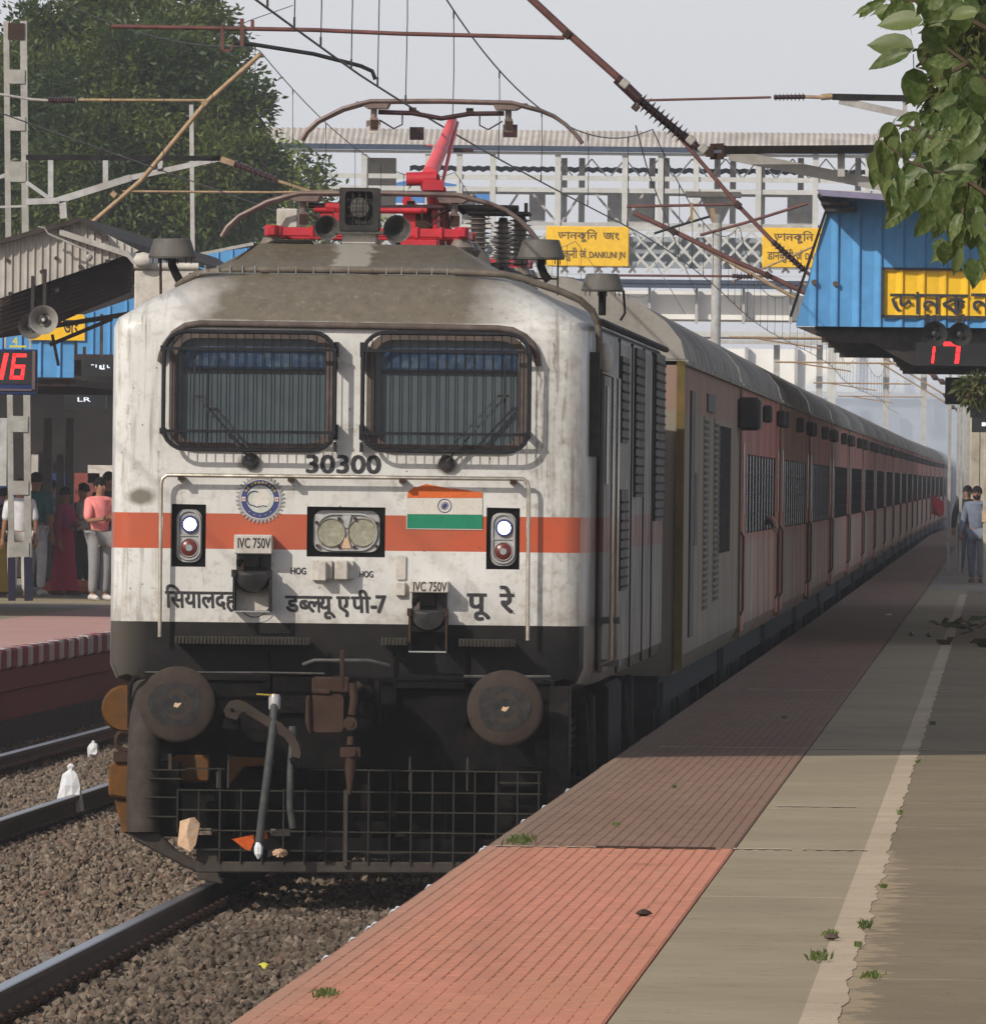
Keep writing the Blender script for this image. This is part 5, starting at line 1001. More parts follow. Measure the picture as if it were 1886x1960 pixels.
# ============================================================ CANOPIES
def ribbed(name, mat, parent, x0, x1, top, bot, y, pitch, depth, ribw, zoff=0):
    b = MB(); x = x0; vs = []
    while x < x1:
        for dx, dy in ((0,0),(pitch-ribw,0),(pitch-ribw*.40,-depth),(pitch-ribw*.20,-depth)):
            xx = min(x+dx, x1); vs.append((xx, y+dy))
        x += pitch
    vs.append((x1, y)); k = len(vs)
    b.add([(xx, yy, max(bot(xx), -9)) for xx, yy in vs]+[(xx, yy, max(top(xx), bot(xx))) for xx, yy in vs]+[(xx, yy+.03, bot(xx)) for xx, yy in vs]+[(xx, yy+.03, max(top(xx), bot(xx))) for xx, yy in vs],
          [(i, i+1, i+1+k, i+k) for i in range(k-1)]+[(i+2*k, i+3*k, i+1+3*k, i+1+2*k) for i in range(k-1)])
    return b.build(name, mat, parent)
def lin(p, q):
    return lambda x: p[1]+(q[1]-p[1])*(x-p[0])/(q[0]-p[0])
def X(u, v, Z): p = at(u, v, Z); return (p.x, p.z)
# right blue canopy
Z0 = 158; yf = Z0-89
rc = empty('platform_canopy', (0,0,0), 0, 'blue ribbed platform canopy with a yellow Bengali name panel over the right platform', 'canopy')
tl, tr, bl, br = X(1588,378,Z0), X(1900,397,Z0), X(1522,624,Z0), X(1900,628,Z0)
topl, slope, botl = lin(tl, tr), lin(bl, tl), lin(bl, br)
ribbed('fascia', 'sheet_blue', rc, bl[0], 7.2, lambda x: min(topl(min(x, 4.4)), slope(x)) if x < tl[0] else topl(min(x, 4.4)), botl, yf, .23, .030, .095)
b = MB(); a, c = at(1590,374,Z0), at(1512,606,Z0); b.bar((a.x,yf-.03,a.z),(c.x,yf-.03,c.z),.04,.03); b.build('barge_flashing', 'dark_steel', rc)
b = MB(); p0, p1, p2, p3 = at(1562,362,Z0-1), at(1900,386,Z0-1), at(1900,398,Z0-1), at(1572,374,Z0-1)
b.add([(p.x,p.y,p.z) for p in (p0,p1,p2,p3)]+[(p.x,p.y+24,p.z) for p in (p0,p1,p2,p3)], [(0,1,2,3),(0,4,5,1),(3,2,6,7),(0,3,7,4)]); b.build('roof_sheet', 'sheet_lilac', rc)
b = MB()
for (u, v) in ((1567,370),(1574,385),(1581,398)): a = at(u, v, Z0-.5); b.box(a.x-.02, a.x+.30, a.y, a.y+23, a.z-.035, a.z-.005)
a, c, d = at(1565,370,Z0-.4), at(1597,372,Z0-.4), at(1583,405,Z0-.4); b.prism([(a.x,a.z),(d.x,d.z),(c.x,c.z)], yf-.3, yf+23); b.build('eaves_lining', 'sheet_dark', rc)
pz = [X(1522,626,Z0+1), X(1560,642,Z0+1), X(1600,655,Z0+1), X(1668,658,Z0+1), X(1745,700,Z0+1), X(1900,700,Z0+1), X(1900,628,Z0+1)]
b = MB(); b.prism([(x+.01, z-.004) for x, z in pz], yf+.3, yf+.6); b.box(1.95, 7.2, yf+.3, yf+24, 4.13, 4.22); b.box(2.56, 7.2, yf+24, yf+54, 4.10, 4.22)
for i in range(8): b.box(2.0 if i < 4 else 2.6, 7.0, yf+2+i*6, yf+2.15+i*6, 4.02, 4.13)
b.build('roof_truss', 'sheet_dark', rc)
for i in range(7):
    b = MB(); b.box(5.6,5.8,yf+3+i*11,yf+3.2+i*11,.8,4.0); b.build('column', 'column_paint', rc)
s0, s1 = X(1692,517,Z0), X(1900,610,Z0)
s0 = (bl[0]+round((s0[0]-bl[0])/.23)*.23, s0[1])
sg = ribbed('name_panel', 'sign_yellow', rc, s0[0], 5.2, lambda x: s0[1]+.01, lambda x: s1[1]+.02, yf-.006, .23, .030, .095)
sgf = MB(); z0_, z1_ = s1[1]+.02, s0[1]+.01
for (a0, a1, c0_, c1_) in ((s0[0]-.02, s0[0]+.015, z0_-.02, z1_+.02), (s0[0], 5.2, z0_-.025, z0_+.008), (s0[0], 5.2, z1_-.008, z1_+.02)): sgf.box(a0, a1, yf-.050, yf-.042, c0_, c1_)
sgf.build('panel_border', 'lettering_black', sg)
l0, l1 = X(1709,545,Z0), X(1886,590,Z0)
lettering(['\u09a1\u09be\u09a8\u0995\u09c1'], X(1709,0,Z0)[0], X(1862,0,Z0)[0], X(0,599,Z0)[1], X(0,540,Z0)[1], yf-.045, 'lettering_black', sg, bold=.022)
lettering(['\u09a8'], X(1864,0,Z0)[0], X(1902,0,Z0)[0], X(0,583,Z0)[1], X(0,542,Z0)[1], yf-.045, 'lettering_black', sg, bold=.022)
b = MB()
for u, v in ((1557,540),(1598,543),(1634,402)): p = at(u, v, Z0); b.lathe([(.03,-.06),(.03,-.03)], 8, (p.x,yf,p.z), 'Y')
b.build('fixing_bolt', 'bark', rc)
# LED coach displays
def seven(parent, ch, x, z, w, h, y, slant=.1, mat='digit_red'):
    seg = {'1': 'bc', '7': 'abc', '6': 'acdefg', '4': 'bcfg'}; t_ = w*.27; b = MB()
    def q(px, pz): return (x+px+slant*pz, z+pz)
    S = {'a': ((0,h-t_),(w,h)), 'd': ((0,0),(w,t_)), 'g': ((0,h/2-t_/2),(w,h/2+t_/2)), 'b': ((w-t_,h/2),(w,h)), 'c': ((w-t_,0),(w,h/2)), 'e': ((0,0),(t_,h/2)), 'f': ((0,h/2),(t_,h))}
    for k in seg[ch]:
        (a, c), (d, e) = S[k]; b.add([(q(*r_)[0], y, q(*r_)[1]) for r_ in ((a+.004,c+.004),(d-.004,c+.004),(d-.004,e-.004),(a+.004,e-.004))], [(0,1,2,3)])
    b.build('digit', mat, parent)
Zd = 157.0; yd = Zd-89
d = empty('led_display', (0,0,0), 0, 'black display board showing red 17 under the right canopy', 'display')
a, c = at(1752,655,Zd), at(1915,701,Zd); b = MB(); b.box(a.x, c.x, yd, yd+.12, c.z, a.z); b.box(a.x+.1, a.x+.14, yd+.05, yd+.1, a.z, a.z+.3); b.build('case', 'display_black', d)
p = at(1788,694,Zd); q = at(1812,693,Zd); hh = 36/181
seven(d, '1', at(1772,0,Zd).x, p.z-.01, .125, hh*1.08, yd-.004); seven(d, '7', at(1808,0,Zd).x, p.z-.01, .19, hh*1.18, yd-.004)
p = at(1846,629,Zd); b = MB(); b.cbox((p.x,yd,p.z), (.02,.01,.02)); b.build('led_spot', 'digit_red', d)
for u, v, r_ in ((1788,639,.135),(1836,640,.125)):
    p = at(u, v, Zd-1); s = empty('horn_loudspeaker', (p.x,p.y,p.z), 0, 'dark horn loudspeaker under the right canopy, ' + ('left of the pair' if u < 1800 else 'right of the pair'), 'loudspeaker', 'pair of horn loudspeakers under the right canopy')
    b = MB(); b.lathe([(r_-.01,.0),(r_,-.01),(r_,.02),(r_*.5,.12),(.04,.3)], 24, (0,0,0), 'Y', False); b.lathe([(r_-.01,0),(r_*.45,.1),(.03,.12)], 24, (0,0,0), 'Y', False); b.build('horn', 'speaker_dark', s, 60); b = MB(); b.lathe([(.035,.0),(.03,-.02),(.0001,-.03)], 12, (0,.05,0), 'Y', False); b.box(-.02,.02,.1,.2,.0,.2); b.build('driver', 'speaker_dark', s)
for i, (u0, v0, u1, v1, Z, lab) in enumerate(((1808,722,1925,775,185,'second black display board below and beyond the 17 board'),(1856,752,1925,800,215,'third dark display board further along the right platform'),(1859,796,1925,828,240,'fourth dark display board with tiny white text on the right platform'))):
    d = empty('led_display', (0,0,0), 0, lab, 'display'); a, c = at(u0, v0, Z), at(u1, v1, Z); b = MB(); b.box(a.x, c.x, a.y, a.y+.15, c.z, a.z); b.box(a.x+.35, a.x+.42, a.y+.02, a.y+.1, a.z, a.z+.5); b.build('case', 'display_black', d)
    if i == 0: seven(d, '1', at(1852,0,Z).x, at(0,753,Z).z-.0, .08, 24/154, a.y-.004)
    if i == 2: b = MB(); p = at(1878,812,Z); b.box(p.x,p.x+.06,p.y-.01,p.y-.005,p.z-.03,p.z+.03); b.box(p.x+.02,p.x+.08,p.y-.012,p.y-.007,p.z-.01,p.z+.01); b.build('lit_text', 'digit_white', d)
# far right-side columns and shelter
for i, (u, Z, lab) in enumerate(((1856,300,'near pale platform column at the right edge of the photo'),(1866,345,'middle pale platform column at the right edge'),(1882,262,'broad cream platform column behind the walking men'))):
    a, c = at(u, 838, Z), at(u+(14 if i < 2 else 40), 900, Z); b = MB(); b.box(a.x, c.x+.05, a.y, a.y+.3, .8, a.z+1.2); g = b.build('platform_column', 'column_paint', None, None, .02); tag(g, lab, 'column')
    bb = MB(); bb.box(a.x-.02, c.x+.07, a.y-.02, a.y+.32, 1.9, 2.1); bb.build('painted_band', 'litter_tan' if i else 'galvanised', g)
fc = empty('platform_shelter', (0,0,0), 0, 'far grey canopy roof over the right platform beyond the blue one', 'canopy')
b = MB(); b.box(3.5,8.5,170,330,4.2,4.3); b.build('roof_sheet', 'sheet_grey', fc)
for i in range(6): b = MB(); b.box(3.5,8.5,175+i*28,175.3+i*28,3.95,4.2); b.build('roof_beam', 'sheet_dark', fc)
for i in range(5): b = MB(); b.box(5.5,5.8,180+i*28,180.3+i*28,.8,4.0); b.build('column', 'column_paint', fc)
# left grey canopy
Z1 = 150; yl = Z1-89
lc = empty('platform_canopy', (0,0,0), 0, 'grey corrugated gable canopy over the left platform', 'canopy')
g0, apx, ge, bl_, be = X(-60,481,Z1), X(155,423,Z1), X(300,497,Z1), X(-60,585,Z1), X(300,470,Z1)
tL, tR = lin(g0, apx), lin(apx, ge); bo1 = lin(X(-60,591,Z1), X(300,468,Z1)); bo2 = lin(X(105,533,Z1), X(300,497,Z1))
ribbed('gable_sheet', 'sheet_grey', lc, g0[0], ge[0], lambda x: tL(x) if x < apx[0] else tR(x), lambda x: bo1(x), yl, .075, .022, .035)
def strip(pts, name, mat, par, y0, y1, th=.03):
    b = MB()
    for i in range(len(pts)-1):
        (x0, z0), (x1, z1) = pts[i], pts[i+1]
        b.add([(x0,y0,z0),(x1,y0,z1),(x1,y1,z1),(x0,y1,z0),(x0,y0,z0-th),(x1,y0,z1-th),(x1,y1,z1-th),(x0,y1,z0-th)], [(0,1,2,3),(4,7,6,5),(0,4,5,1),(1,5,6,2),(2,6,7,3),(3,7,4,0)])
    return b.build(name, mat, par)
strip([(g0[0],g0[1]+.03),(apx[0],apx[1]+.04)], 'roof_sheet', 'sheet_dark', lc, yl-.15, yl+26, .05); strip([(apx[0],apx[1]+.04),(X(212,0,Z1)[0],X(0,448,Z1)[1])], 'roof_sheet', 'sheet_dark', lc, yl-.15, yl+26, .06)
strip([(X(120,0,Z1)[0],X(0,437,Z1)[1]),(X(250,0,Z1)[0],X(0,478,Z1)[1]),(X(262,0,Z1)[0],X(0,492,Z1)[1])], 'valley_gutter', 'galvanised', lc, yl-.12, yl+26, .06)
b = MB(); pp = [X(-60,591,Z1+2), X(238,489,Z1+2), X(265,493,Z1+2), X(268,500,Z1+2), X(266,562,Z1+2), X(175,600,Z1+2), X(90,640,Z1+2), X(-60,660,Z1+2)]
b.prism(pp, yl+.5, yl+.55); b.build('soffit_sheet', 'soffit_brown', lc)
for i in range(8):
    (x0, z0), (x1, z1) = X(-60,600+i*9,Z1+1.5), X(264,505+i*7,Z1+1.5); b = MB(); b.bar((x0,yl+.42,z0),(x1,yl+.42,z1),.02,.02); b.build('soffit_batten', 'sheet_dark', lc)
b = MB()
for u, v in ((15,498),(80,520),(108,494),(154,510),(65,548),(20,562),(110,555),(205,500)): p = at(u, v, Z1); b.lathe([(.022,-.04),(.022,-.02)], 7, (p.x,yl,p.z), 'Y')
b.build('fixing_bolt', 'sheet_dark', lc)
b = MB(); b.tube([at(73,434,Z1-.3),at(85,436,Z1-.3),at(92,447,Z1-.3),at(168,480,Z1-.3),at(177,484,Z1-.3)], .012, 6); p = at(170,487,Z1-.3); b.lathe([(.03,0),(.045,-.03),(.02,-.07)], 8, p); b.build('lamp_pipe', 'galvanised', lc, 60)
for i in range(3):
    b = MB(); b.box(-13.6,-13.35,yl+3+i*12,yl+3.25+i*12,.8,4.4); b.build('column', 'column_paint', lc)
b = MB(); b.bar(at(100,640,Z1+1), at(112,700,Z1+1), .03, .03); b.bar(at(50,560,Z1+1), at(45,640,Z1+1), .02, .02); b.bar(at(-60,650,Z1+1), at(250,600,Z1+1), .05, .05); b.bar(at(95,660,Z1+1.1),at(215,610,Z1+1.1),.03,.04); b.build('hanger_frame', 'sheet_dark', lc)
# second and third left canopies: blue fascias with yellow name panels
for (nm, Z, ul, ur, vt, vb, sg_) in (('a',176,-60,150,600,721,(62,170,604,650)),('b',205,156,330,595,676,(120,168,600,648))):
    g = empty('platform_canopy', (0,0,0), 0, 'nearer blue canopy fascia hanging behind the left 16 display' if nm == 'a' else 'farther blue canopy fascia seen beside the locomotive left corner', 'canopy')
    x0, x1 = X(ul,0,Z)[0], X(ur,0,Z)[0]; zt, zb = X(0,vt,Z)[1], X(0,vb,Z)[1]; y_ = Z-89
    topf = (lambda x: zt) if nm == 'a' else lin(X(156,604,Z), X(330,545,Z))
    ribbed('fascia', 'sheet_blue', g, x0, x1, topf, lambda x: zb, y_, .23, .03, .05)
    b = MB(); b.box(-24, x1+.02, y_+(.1 if nm == 'a' else -2), y_+(18 if nm == 'a' else 28), zb-.10, zb-.02); b.build('shading_soffit', 'soffit_brown', g)  # unseen roof stretched left, its ends set to shade the people
    b = MB(); b.box(X(sg_[0],0,Z)[0], X(sg_[1],0,Z)[0], y_-.06, y_-.04, X(0,sg_[3],Z)[1], X(0,sg_[2],Z)[1]); s_ = b.build('name_panel', 'sign_yellow', g)
    if nm == 'a': lettering(['\u099c\u0982'], X(128,0,Z)[0], X(158,0,Z)[0], X(0,640,Z)[1], X(0,612,Z)[1], y_-.062, 'lettering_black', s_, bold=.03)
    for i in range(3): b = MB(); b.box(-13,-12.8,y_+2+i*8,y_+2.2+i*8,.8,zb); b.build('column', 'column_paint', g)
g = empty('platform_canopy', (0,0,0), 0, 'distant blue canopy roof edge just above the locomotive left shoulder', 'canopy')
ribbed('fascia', 'sheet_blue', g, X(262,0,240)[0], X(520,0,240)[0], lin(X(262,503,240), X(520,468,240)), lambda x: X(0,545,240)[1], 151, .23, .03, .05); b = MB(); b.bar(at(330,497,239.5), at(485,466,239.5), .05, .05); b.build('ridge_flashing', 'galvanised', g)
# near-black backing wall: the dark under the far canopies put into paint
t = NT('shade_wall'); n = t.noise(.9, 5); t.done(t.mix(t.rng(n, .35, .65), (.010,.010,.012), (.032,.028,.026)), .9); M['shade_wall'] = t.m
h = empty('shade_backdrop', (0,0,0), 0, 'dim station hall behind the waiting people on the left platform', 'building')
a = at(-300, 640, 252); c = at(420, 1150, 252); b = MB(); b.box(a.x, c.x, a.y, a.y+6, .8, a.z+1.3); b.build('wall', 'shade_wall', h)
for u0, v0, u1, v1, m in ((138,905,190,962,'brick_red_paint'),(150,962,178,998,'cloth_pale'),(0,800,12,930,'steel_grey_paint'),(168,890,215,925,'panel_white'),(60,870,72,950,'sheet_grey'),(0,930,30,1000,'display_blue'),(92,905,140,960,'display_blue')):
    p, q = at(u0, v0, 251), at(u1, v1, 251); b = MB(); b.box(p.x, q.x, p.y, p.y+.3, q.z, p.z); b.build('poster_panel', m, h)
for i, (u0, u1, v0, v1) in enumerate(((84,96,800,1150),(108,118,870,1150),(126,138,800,1150))):
    p, q = at(u0, v0, 215), at(u1, v1, 215); b = MB(); b.box(p.x, q.x, p.y, p.y+.2, .8, p.z); o = b.build('steel_column', 'vent_grey'); tag(o, ['left','middle','right'][i]+' of the three dim steel columns behind the left mast', 'column', 'columns on the left platform')
# 16 display, platform 4 plate, loudspeakers
Z2 = 168; yz = Z2-89
d = empty('led_display', (0,0,0), 0, 'display board showing a large red 16 on the left platform', 'display')
a, c = at(-14,668,Z2), at(70,756,Z2); b = MB(); b.box(a.x, c.x, yz, yz+.15, c.z, a.z); b.build('case', 'display_blue', d, None, .01)
a2, c2 = at(-14,672,Z2), at(62,735,Z2); b = MB(); b.box(a2.x, c2.x, yz-.012, yz, c2.z, a2.z); b.build('screen', 'display_black', d)
b = MB(); p, q = at(62,672,Z2), at(67,748,Z2); b.box(p.x,q.x,yz-.02,yz,q.z,p.z); p, q = at(-14,744,Z2), at(66,748,Z2); b.box(p.x,q.x,yz-.02,yz,q.z,p.z); b.build('frame', 'display_frame', d)
z_ = at(0,726,Z2).z; hh = at(0,676,Z2).z-z_
b = MB(); x_ = at(6,0,Z2).x; w_ = .065
b.add([(x_,yz-.016,z_),(x_+.050,yz-.016,z_),(x_+.050+.06,yz-.016,z_+hh),(x_+.06,yz-.016,z_+hh)], [(0,1,2,3)]); b.build('digit', 'digit_red', d)
seven(d, '6', at(26,0,Z2).x, z_, .165, hh, yz-.016, .12)
p, q = at(8,655,Z2), at(56,667,Z2); b = MB(); b.box(p.x,p.x+.02,yz,yz+.02,q.z,at(0,640,Z2).z); b.box(q.x,q.x+.02,yz,yz+.02,q.z,at(0,640,Z2).z); b.build('hanger', 'column_paint', d)
lettering(['4'], at(31,0,Z2).x, at(41,0,Z2).x, at(0,660,Z2).z, at(0,645,Z2).z, yz-.01, 'digit_yellow', d, 'platform_number', bold=.03); b = MB(); p, q = at(18,661,Z2), at(50,665,Z2); b.box(p.x,q.x,yz-.01,yz,q.z,p.z); b.build('underline', 'digit_yellow', d)
for u, v, r_, Z, lab in ((83,612,.145,146,'front pale horn loudspeaker under the grey left canopy'),(60,624,.13,147.5,'dim horn loudspeaker behind the pale one under the left canopy')):
    p = at(u, v, Z); s = empty('horn_loudspeaker', p, 0, lab, 'loudspeaker'); m = 'speaker_grey' if Z < 147 else 'vent_grey'
    b = MB(); b.lathe([(r_*.90,.0),(r_,-.012),(r_,.02),(r_*.5,.12),(.04,.3)], 28, (0,0,0), 'Y', False); b.lathe([(r_*.90,0),(r_*.52,.06),(r_*.42,.10),(.03,.10)], 28, (0,0,0), 'Y', False); b.build('horn', m, s, 50)
    b = MB(); b.lathe([(r_*.32,.05),(r_*.30,.01),(.0001,0)], 16, (0,0,0), 'Y', False); b.build('throat', 'speaker_dark', s, 50); b = MB(); b.lathe([(r_*.12,-.015),(.0001,-.02)], 10, (0,0,0), 'Y', False); b.build('cap', 'panel_white', s); b = MB(); b.box(-.015,.015,.1,.2,0,.5); b.build('hanger', 'sheet_dark', s)
for u, v, n_, lab in ((193,702,1,'dark hanging display with broken white characters beside the locomotive'),(160,765,0,'lower dark hanging display with two white letters')):
    Z = 196; p = at(u, v, Z); d = empty('led_display', (0,0,0), 0, lab, 'display'); b = MB(); b.box(p.x-.26, p.x+.30, p.y, p.y+.1, p.z-.12, p.z+.12); b.build('case', 'display_black', d); b = MB(); b.bar((p.x,p.y+.05,p.z+.1),(p.x,p.y+.05,p.z+.7),.04); b.build('hanger', 'sheet_dark', d)
    if not n_: lettering(['LR'], p.x-.08, p.x+.09, p.z-.025, p.z+.03, p.y-.004, 'digit_white', d, 'lit_text', bold=.02)
    else:
        b = MB()
        for (x0, x1, z0, z1) in ((-.13,-.09,.02,.03),(-.07,-.055,-.01,.03),(-.02,.01,-.03,.02),(.0,.05,-.035,-.02),(.03,.045,-.03,.03),(.08,.095,-.01,.025),(.09,.12,-.015,-.005)): b.box(p.x+x0, p.x+x1, p.y-.006, p.y-.003, p.z+z0, p.z+z1)
        b.build('lit_text', 'digit_white', d)
# ============================================================ OVERHEAD LINE
def tubes(g, lst, Z, mat, name):
    for item in lst:
        r_, pts = item[0], item[1:]; b = MB(); b.tube([at(u, v, Z+(dz[0] if dz else 0)) for u, v, *dz in pts], r_, 8); b.build(name, mat, g, 60)
def insul(g, u0, v0, u1, v1, Z, r0=.03, r1=.075, k=9, mat='insulator_brown'):
    a, c = at(u0, v0, Z), at(u1, v1, Z); L_ = (c-a).length; d = (c-a).normalized(); s_ = Vector((0,1,0)); w = d.cross(s_).normalized()
    pr = [(r0,0)]
    for i in range(k): h = L_*(i+.5)/k; pr += [(r0,h-L_*.012-.004),(r1,h),(r0,h+L_*.012+.004)]
    pr.append((r0, L_)); b = MB(); b.lathe(pr, 14, a, (s_, w, d)); return b.build('insulator', mat, g, 30)
def ring_clamp(g, pts, Z, r_=.04, mat='rusty_iron'):
    b = MB()
    for u, v in pts: p = at(u, v, Z); b.cbox(p, (r_*1.6,r_*2.2,r_*1.6), (0,.7,0))
    b.build('clamp', mat, g, None, .008)
g = empty('overhead_cantilever', (0,0,0), 0, 'nearest overhead line cantilever with rusty tubes and dark insulator above the locomotive', 'overhead cantilever')
tubes(g, [(.024,(930,-95),(1010,-8),(1085,62),(1195,160),(1216,180))], 93, 'tube_rust', 'bracket_tube'); insul(g, 1222,190, 1308,262, 93, .026, .062, 10)
tubes(g, [(.034,(1180,150),(1222,190)),(.030,(1305,258),(1330,280)),(.022,(1330,280),(1360,292))], 93, 'insulator_brown', 'insulator_end'); ring_clamp(g, [(1195,160),(1322,268),(1345,285)], 93, .035, 'galvanised')
tubes(g, [(.0135,(213,50),(600,57),(760,64),(1080,72))], 93, 'tube_rust', 'register_tube'); ring_clamp(g, [(1085,66)], 93, .032)
b = MB(); b.bar(at(425,48,93), at(425,96,93), .02, .03); b.bar(at(463,35,93), at(463,88,93), .024, .03); b.bar(at(425,97,93), at(440,96,93), .016, .016); b.bar(at(440,96,93), at(447,82,93), .016, .016); b.bar(at(483,38,93),at(483,52,93),.022,.02); b.build('drop_bracket', 'tube_rust', g)
tubes(g, [(.013,(447,82),(480,84),(600,103),(690,126),(712,136),(718,152))], 93, 'cage_steel', 'steady_arm')
b = MB(); b.bar(at(1358,280,93), at(1358,300,93), .05, .06); b.bar(at(1385,278,93), at(1385,300,93), .03, .06); b.bar(at(1358,281,93),at(1385,280,93),.012,.04); b.bar(at(1358,299,93),at(1385,299,93),.012,.04); b.build('beam_socket', 'rusty_iron', g)
b = MB(); b.bar(at(1385,287,93), at(2100,282,93), .08, .05); b.build('beam', 'dark_steel', g); b = MB(); b.bar(at(1395,296,93.2), at(1700,357,93.2), .05, .07); b.bar(at(1700,357,93.2), at(2100,440,93.2), .05, .07); b.build('strut', 'galvanised', g); b = MB(); b.bar(at(1609,292,93.1), at(1609,338,93.1), .045, .05); b.build('post', 'galvanised', g)
m1 = empty('overhead_mast', (4.75,4,0), 0, 'grey overhead line mast on the right platform beside the near canopy', 'mast'); b = MB()
for x in (-.15,.15): b.box(x-.03,x+.03,-.04,.04,.8,7.8)
b.build('mast_leg', 'galvanised', m1); b = MB()
for i in range(12): b.box(-.12,.12,-.045,-.04,1.2+i*.55,1.45+i*.55)
b.build('batten_plate', 'galvanised', m1)
g = empty('overhead_cantilever', (0,0,0), 0, 'second overhead line cantilever with a long horizontal stay against the sky', 'overhead cantilever')
tubes(g, [(.024,(1172,135),(1220,185),(1300,262),(1411,392),(1474,458),(1478,462)),(.020,(1538,517),(1560,535))], 164, 'tube_rust', 'bracket_tube'); insul(g, 1478,462, 1538,517, 164, .03, .055, 9)
tubes(g, [(.014,(1222,192),(1475,186))], 164, 'tube_rust', 'stay_tube'); insul(g, 1480,186, 1540,185, 164, .025, .05, 8); tubes(g, [(.02,(1540,185),(1570,186)),(.035,(1570,186),(1592,184))], 164, 'tube_tan', 'stay_end')
tubes(g, [(.016,(1199,395),(1411,391))], 164, 'tube_rust', 'register_tube'); tubes(g, [(.014,(1251,447),(1290,434),(1358,414))], 164, 'cage_steel', 'steady_arm'); b = MB(); b.bar(at(1323,388,164), at(1323,424,164), .03, .03); b.bar(at(1362,398,164), at(1366,425,164), .05, .03); b.build('drop_bracket', 'tube_tan', g)
ring_clamp(g, [(1218,188),(1216,205),(1411,392)], 164, .05); b = MB(); b.bar(at(1592,185,164), at(1738,188,164), .09, .07); b.build('beam', 'dark_steel', g); b = MB(); b.bar(at(1605,192,164), at(1820,238,164), .06, .08); b.bar(at(1731,188,164),at(1731,218,164),.05,.05); b.build('strut', 'galvanised', g)
g = empty('overhead_cantilever', (0,0,0), 0, 'third overhead line cantilever crossing in front of the footbridge lattice', 'overhead cantilever')
tubes(g, [(.030,(1212,407),(1300,448),(1400,497),(1480,532),(1560,570))], 176, 'tube_rust', 'bracket_tube'); tubes(g, [(.018,(1339,450),(1430,425),(1545,389))], 176, 'tube_rust', 'stay_tube'); ring_clamp(g, [(1288,443),(1468,527)], 176, .05)
g = empty('overhead_cantilever', (0,0,0), 0, 'fourth overhead line cantilever, thin tan tubes below the lattice', 'overhead cantilever')
tubes(g, [(.028,(1340,470),(1420,515),(1521,570))], 225, 'tube_tan', 'bracket_tube'); tubes(g, [(.018,(1180,527),(1470,529))], 225, 'tube_rust', 'register_tube'); tubes(g, [(.015,(1400,540),(1560,470))], 225, 'tube_tan', 'stay_tube'); insul(g, 1400,528, 1440,530, 225, .03,.07,6)
for k, (Z, lab) in enumerate(((292,'fifth overhead cantilever, faint beyond the lattice'),(352,'sixth overhead cantilever in the haze under the footbridge'),(425,'seventh overhead cantilever, very faint in the haze'),(490,'eighth and farthest overhead cantilever in the haze'))):
    g = empty('overhead_cantilever', (0,Z-89,lift(Z-89)), 0, lab, 'overhead cantilever')
    for pts, r_, nm in (([(0,0,6.45),(2.6,0,4.9)], .03, 'bracket_tube'),([(0,0,6.4),(2.6,0,6.6)], .025, 'stay_tube'),([(-1.4,0,5.35),(1.4,0,5.35)], .025, 'register_tube'),([(-1,0,5.35),(.4,0,5.15)], .02, 'steady_arm')): b = MB(); b.tube(pts, r_, 6); b.build(nm, 'tube_tan', g)
    b = MB(); b.lathe([(.03,0),(.08,.1),(.03,.2),(.08,.3),(.03,.4)], 8, (2.3,0,5.08), (Vector((0,1,0)),Vector((.5,0,.85)),Vector((.85,0,-.5)))); b.build('insulator', 'insulator_brown', g)
    m = empty('overhead_mast', (2.95,Z-89,0), 0, f'{["nearest","second","third","farthest"][k]} hazy overhead mast on the right platform beyond the blue canopy', 'mast'); b = MB(); b.box(-.03,.03,-.12,.12,.8,7.6); b.box(.2,.26,-.12,.12,.8,7.6); b.build('mast_leg', 'galvanised', m)
# left side cantilever and lattice mast
g = empty('overhead_cantilever', (0,0,0), 0, 'tan cantilever tubes over the empty left track in front of the big tree', 'overhead cantilever')
tubes(g, [(.026,(112,478),(195,410),(270,345),(395,195),(500,102)),(.034,(62,503),(112,478))], 160, 'tube_tan', 'bracket_tube'); tubes(g, [(.016,(150,191),(395,192))], 160, 'tube_tan', 'stay_tube'); insul(g, 92,192, 145,192, 160, .03,.045,9); tubes(g, [(.015,(-60,170),(60,190),(92,192))], 160, 'galvanised', 'stay_end')
tubes(g, [(.013,(235,366),(520,368),(640,366))], 160, 'tube_tan', 'register_tube'); ring_clamp(g, [(218,372),(392,197),(145,440)], 160, .04, 'tube_tan'); b = MB(); b.bar(at(-60,503,160), at(38,503,160), .06, .05); b.bar(at(38,494,160),at(62,494,160),.012,.02); b.bar(at(38,512,160),at(62,512,160),.012,.02); b.bar(at(40,494,160),at(40,512,160),.02,.02); b.bar(at(60,494,160),at(60,512,160),.02,.02); b.build('beam_socket', 'rusty_iron', g)
m = empty('overhead_mast', (0,0,0), 0, 'lattice overhead mast with grey battens and black painted feet on the left platform', 'mast'); Zm = 198
for (ut, ub, w) in ((12,22,.075),(45,54,.09)):
    a = at(ut, 40, Zm); c = at(ub, 1067, Zm); e = at(ub+1, 1150, Zm); b = MB(); b.bar(a, c, w, .08, (0,1,0)); b.build('mast_leg', 'galvanised', m); b = MB(); b.bar(c, e, w+.02, .10, (0,1,0)); b.build('mast_foot', 'column_base', m)
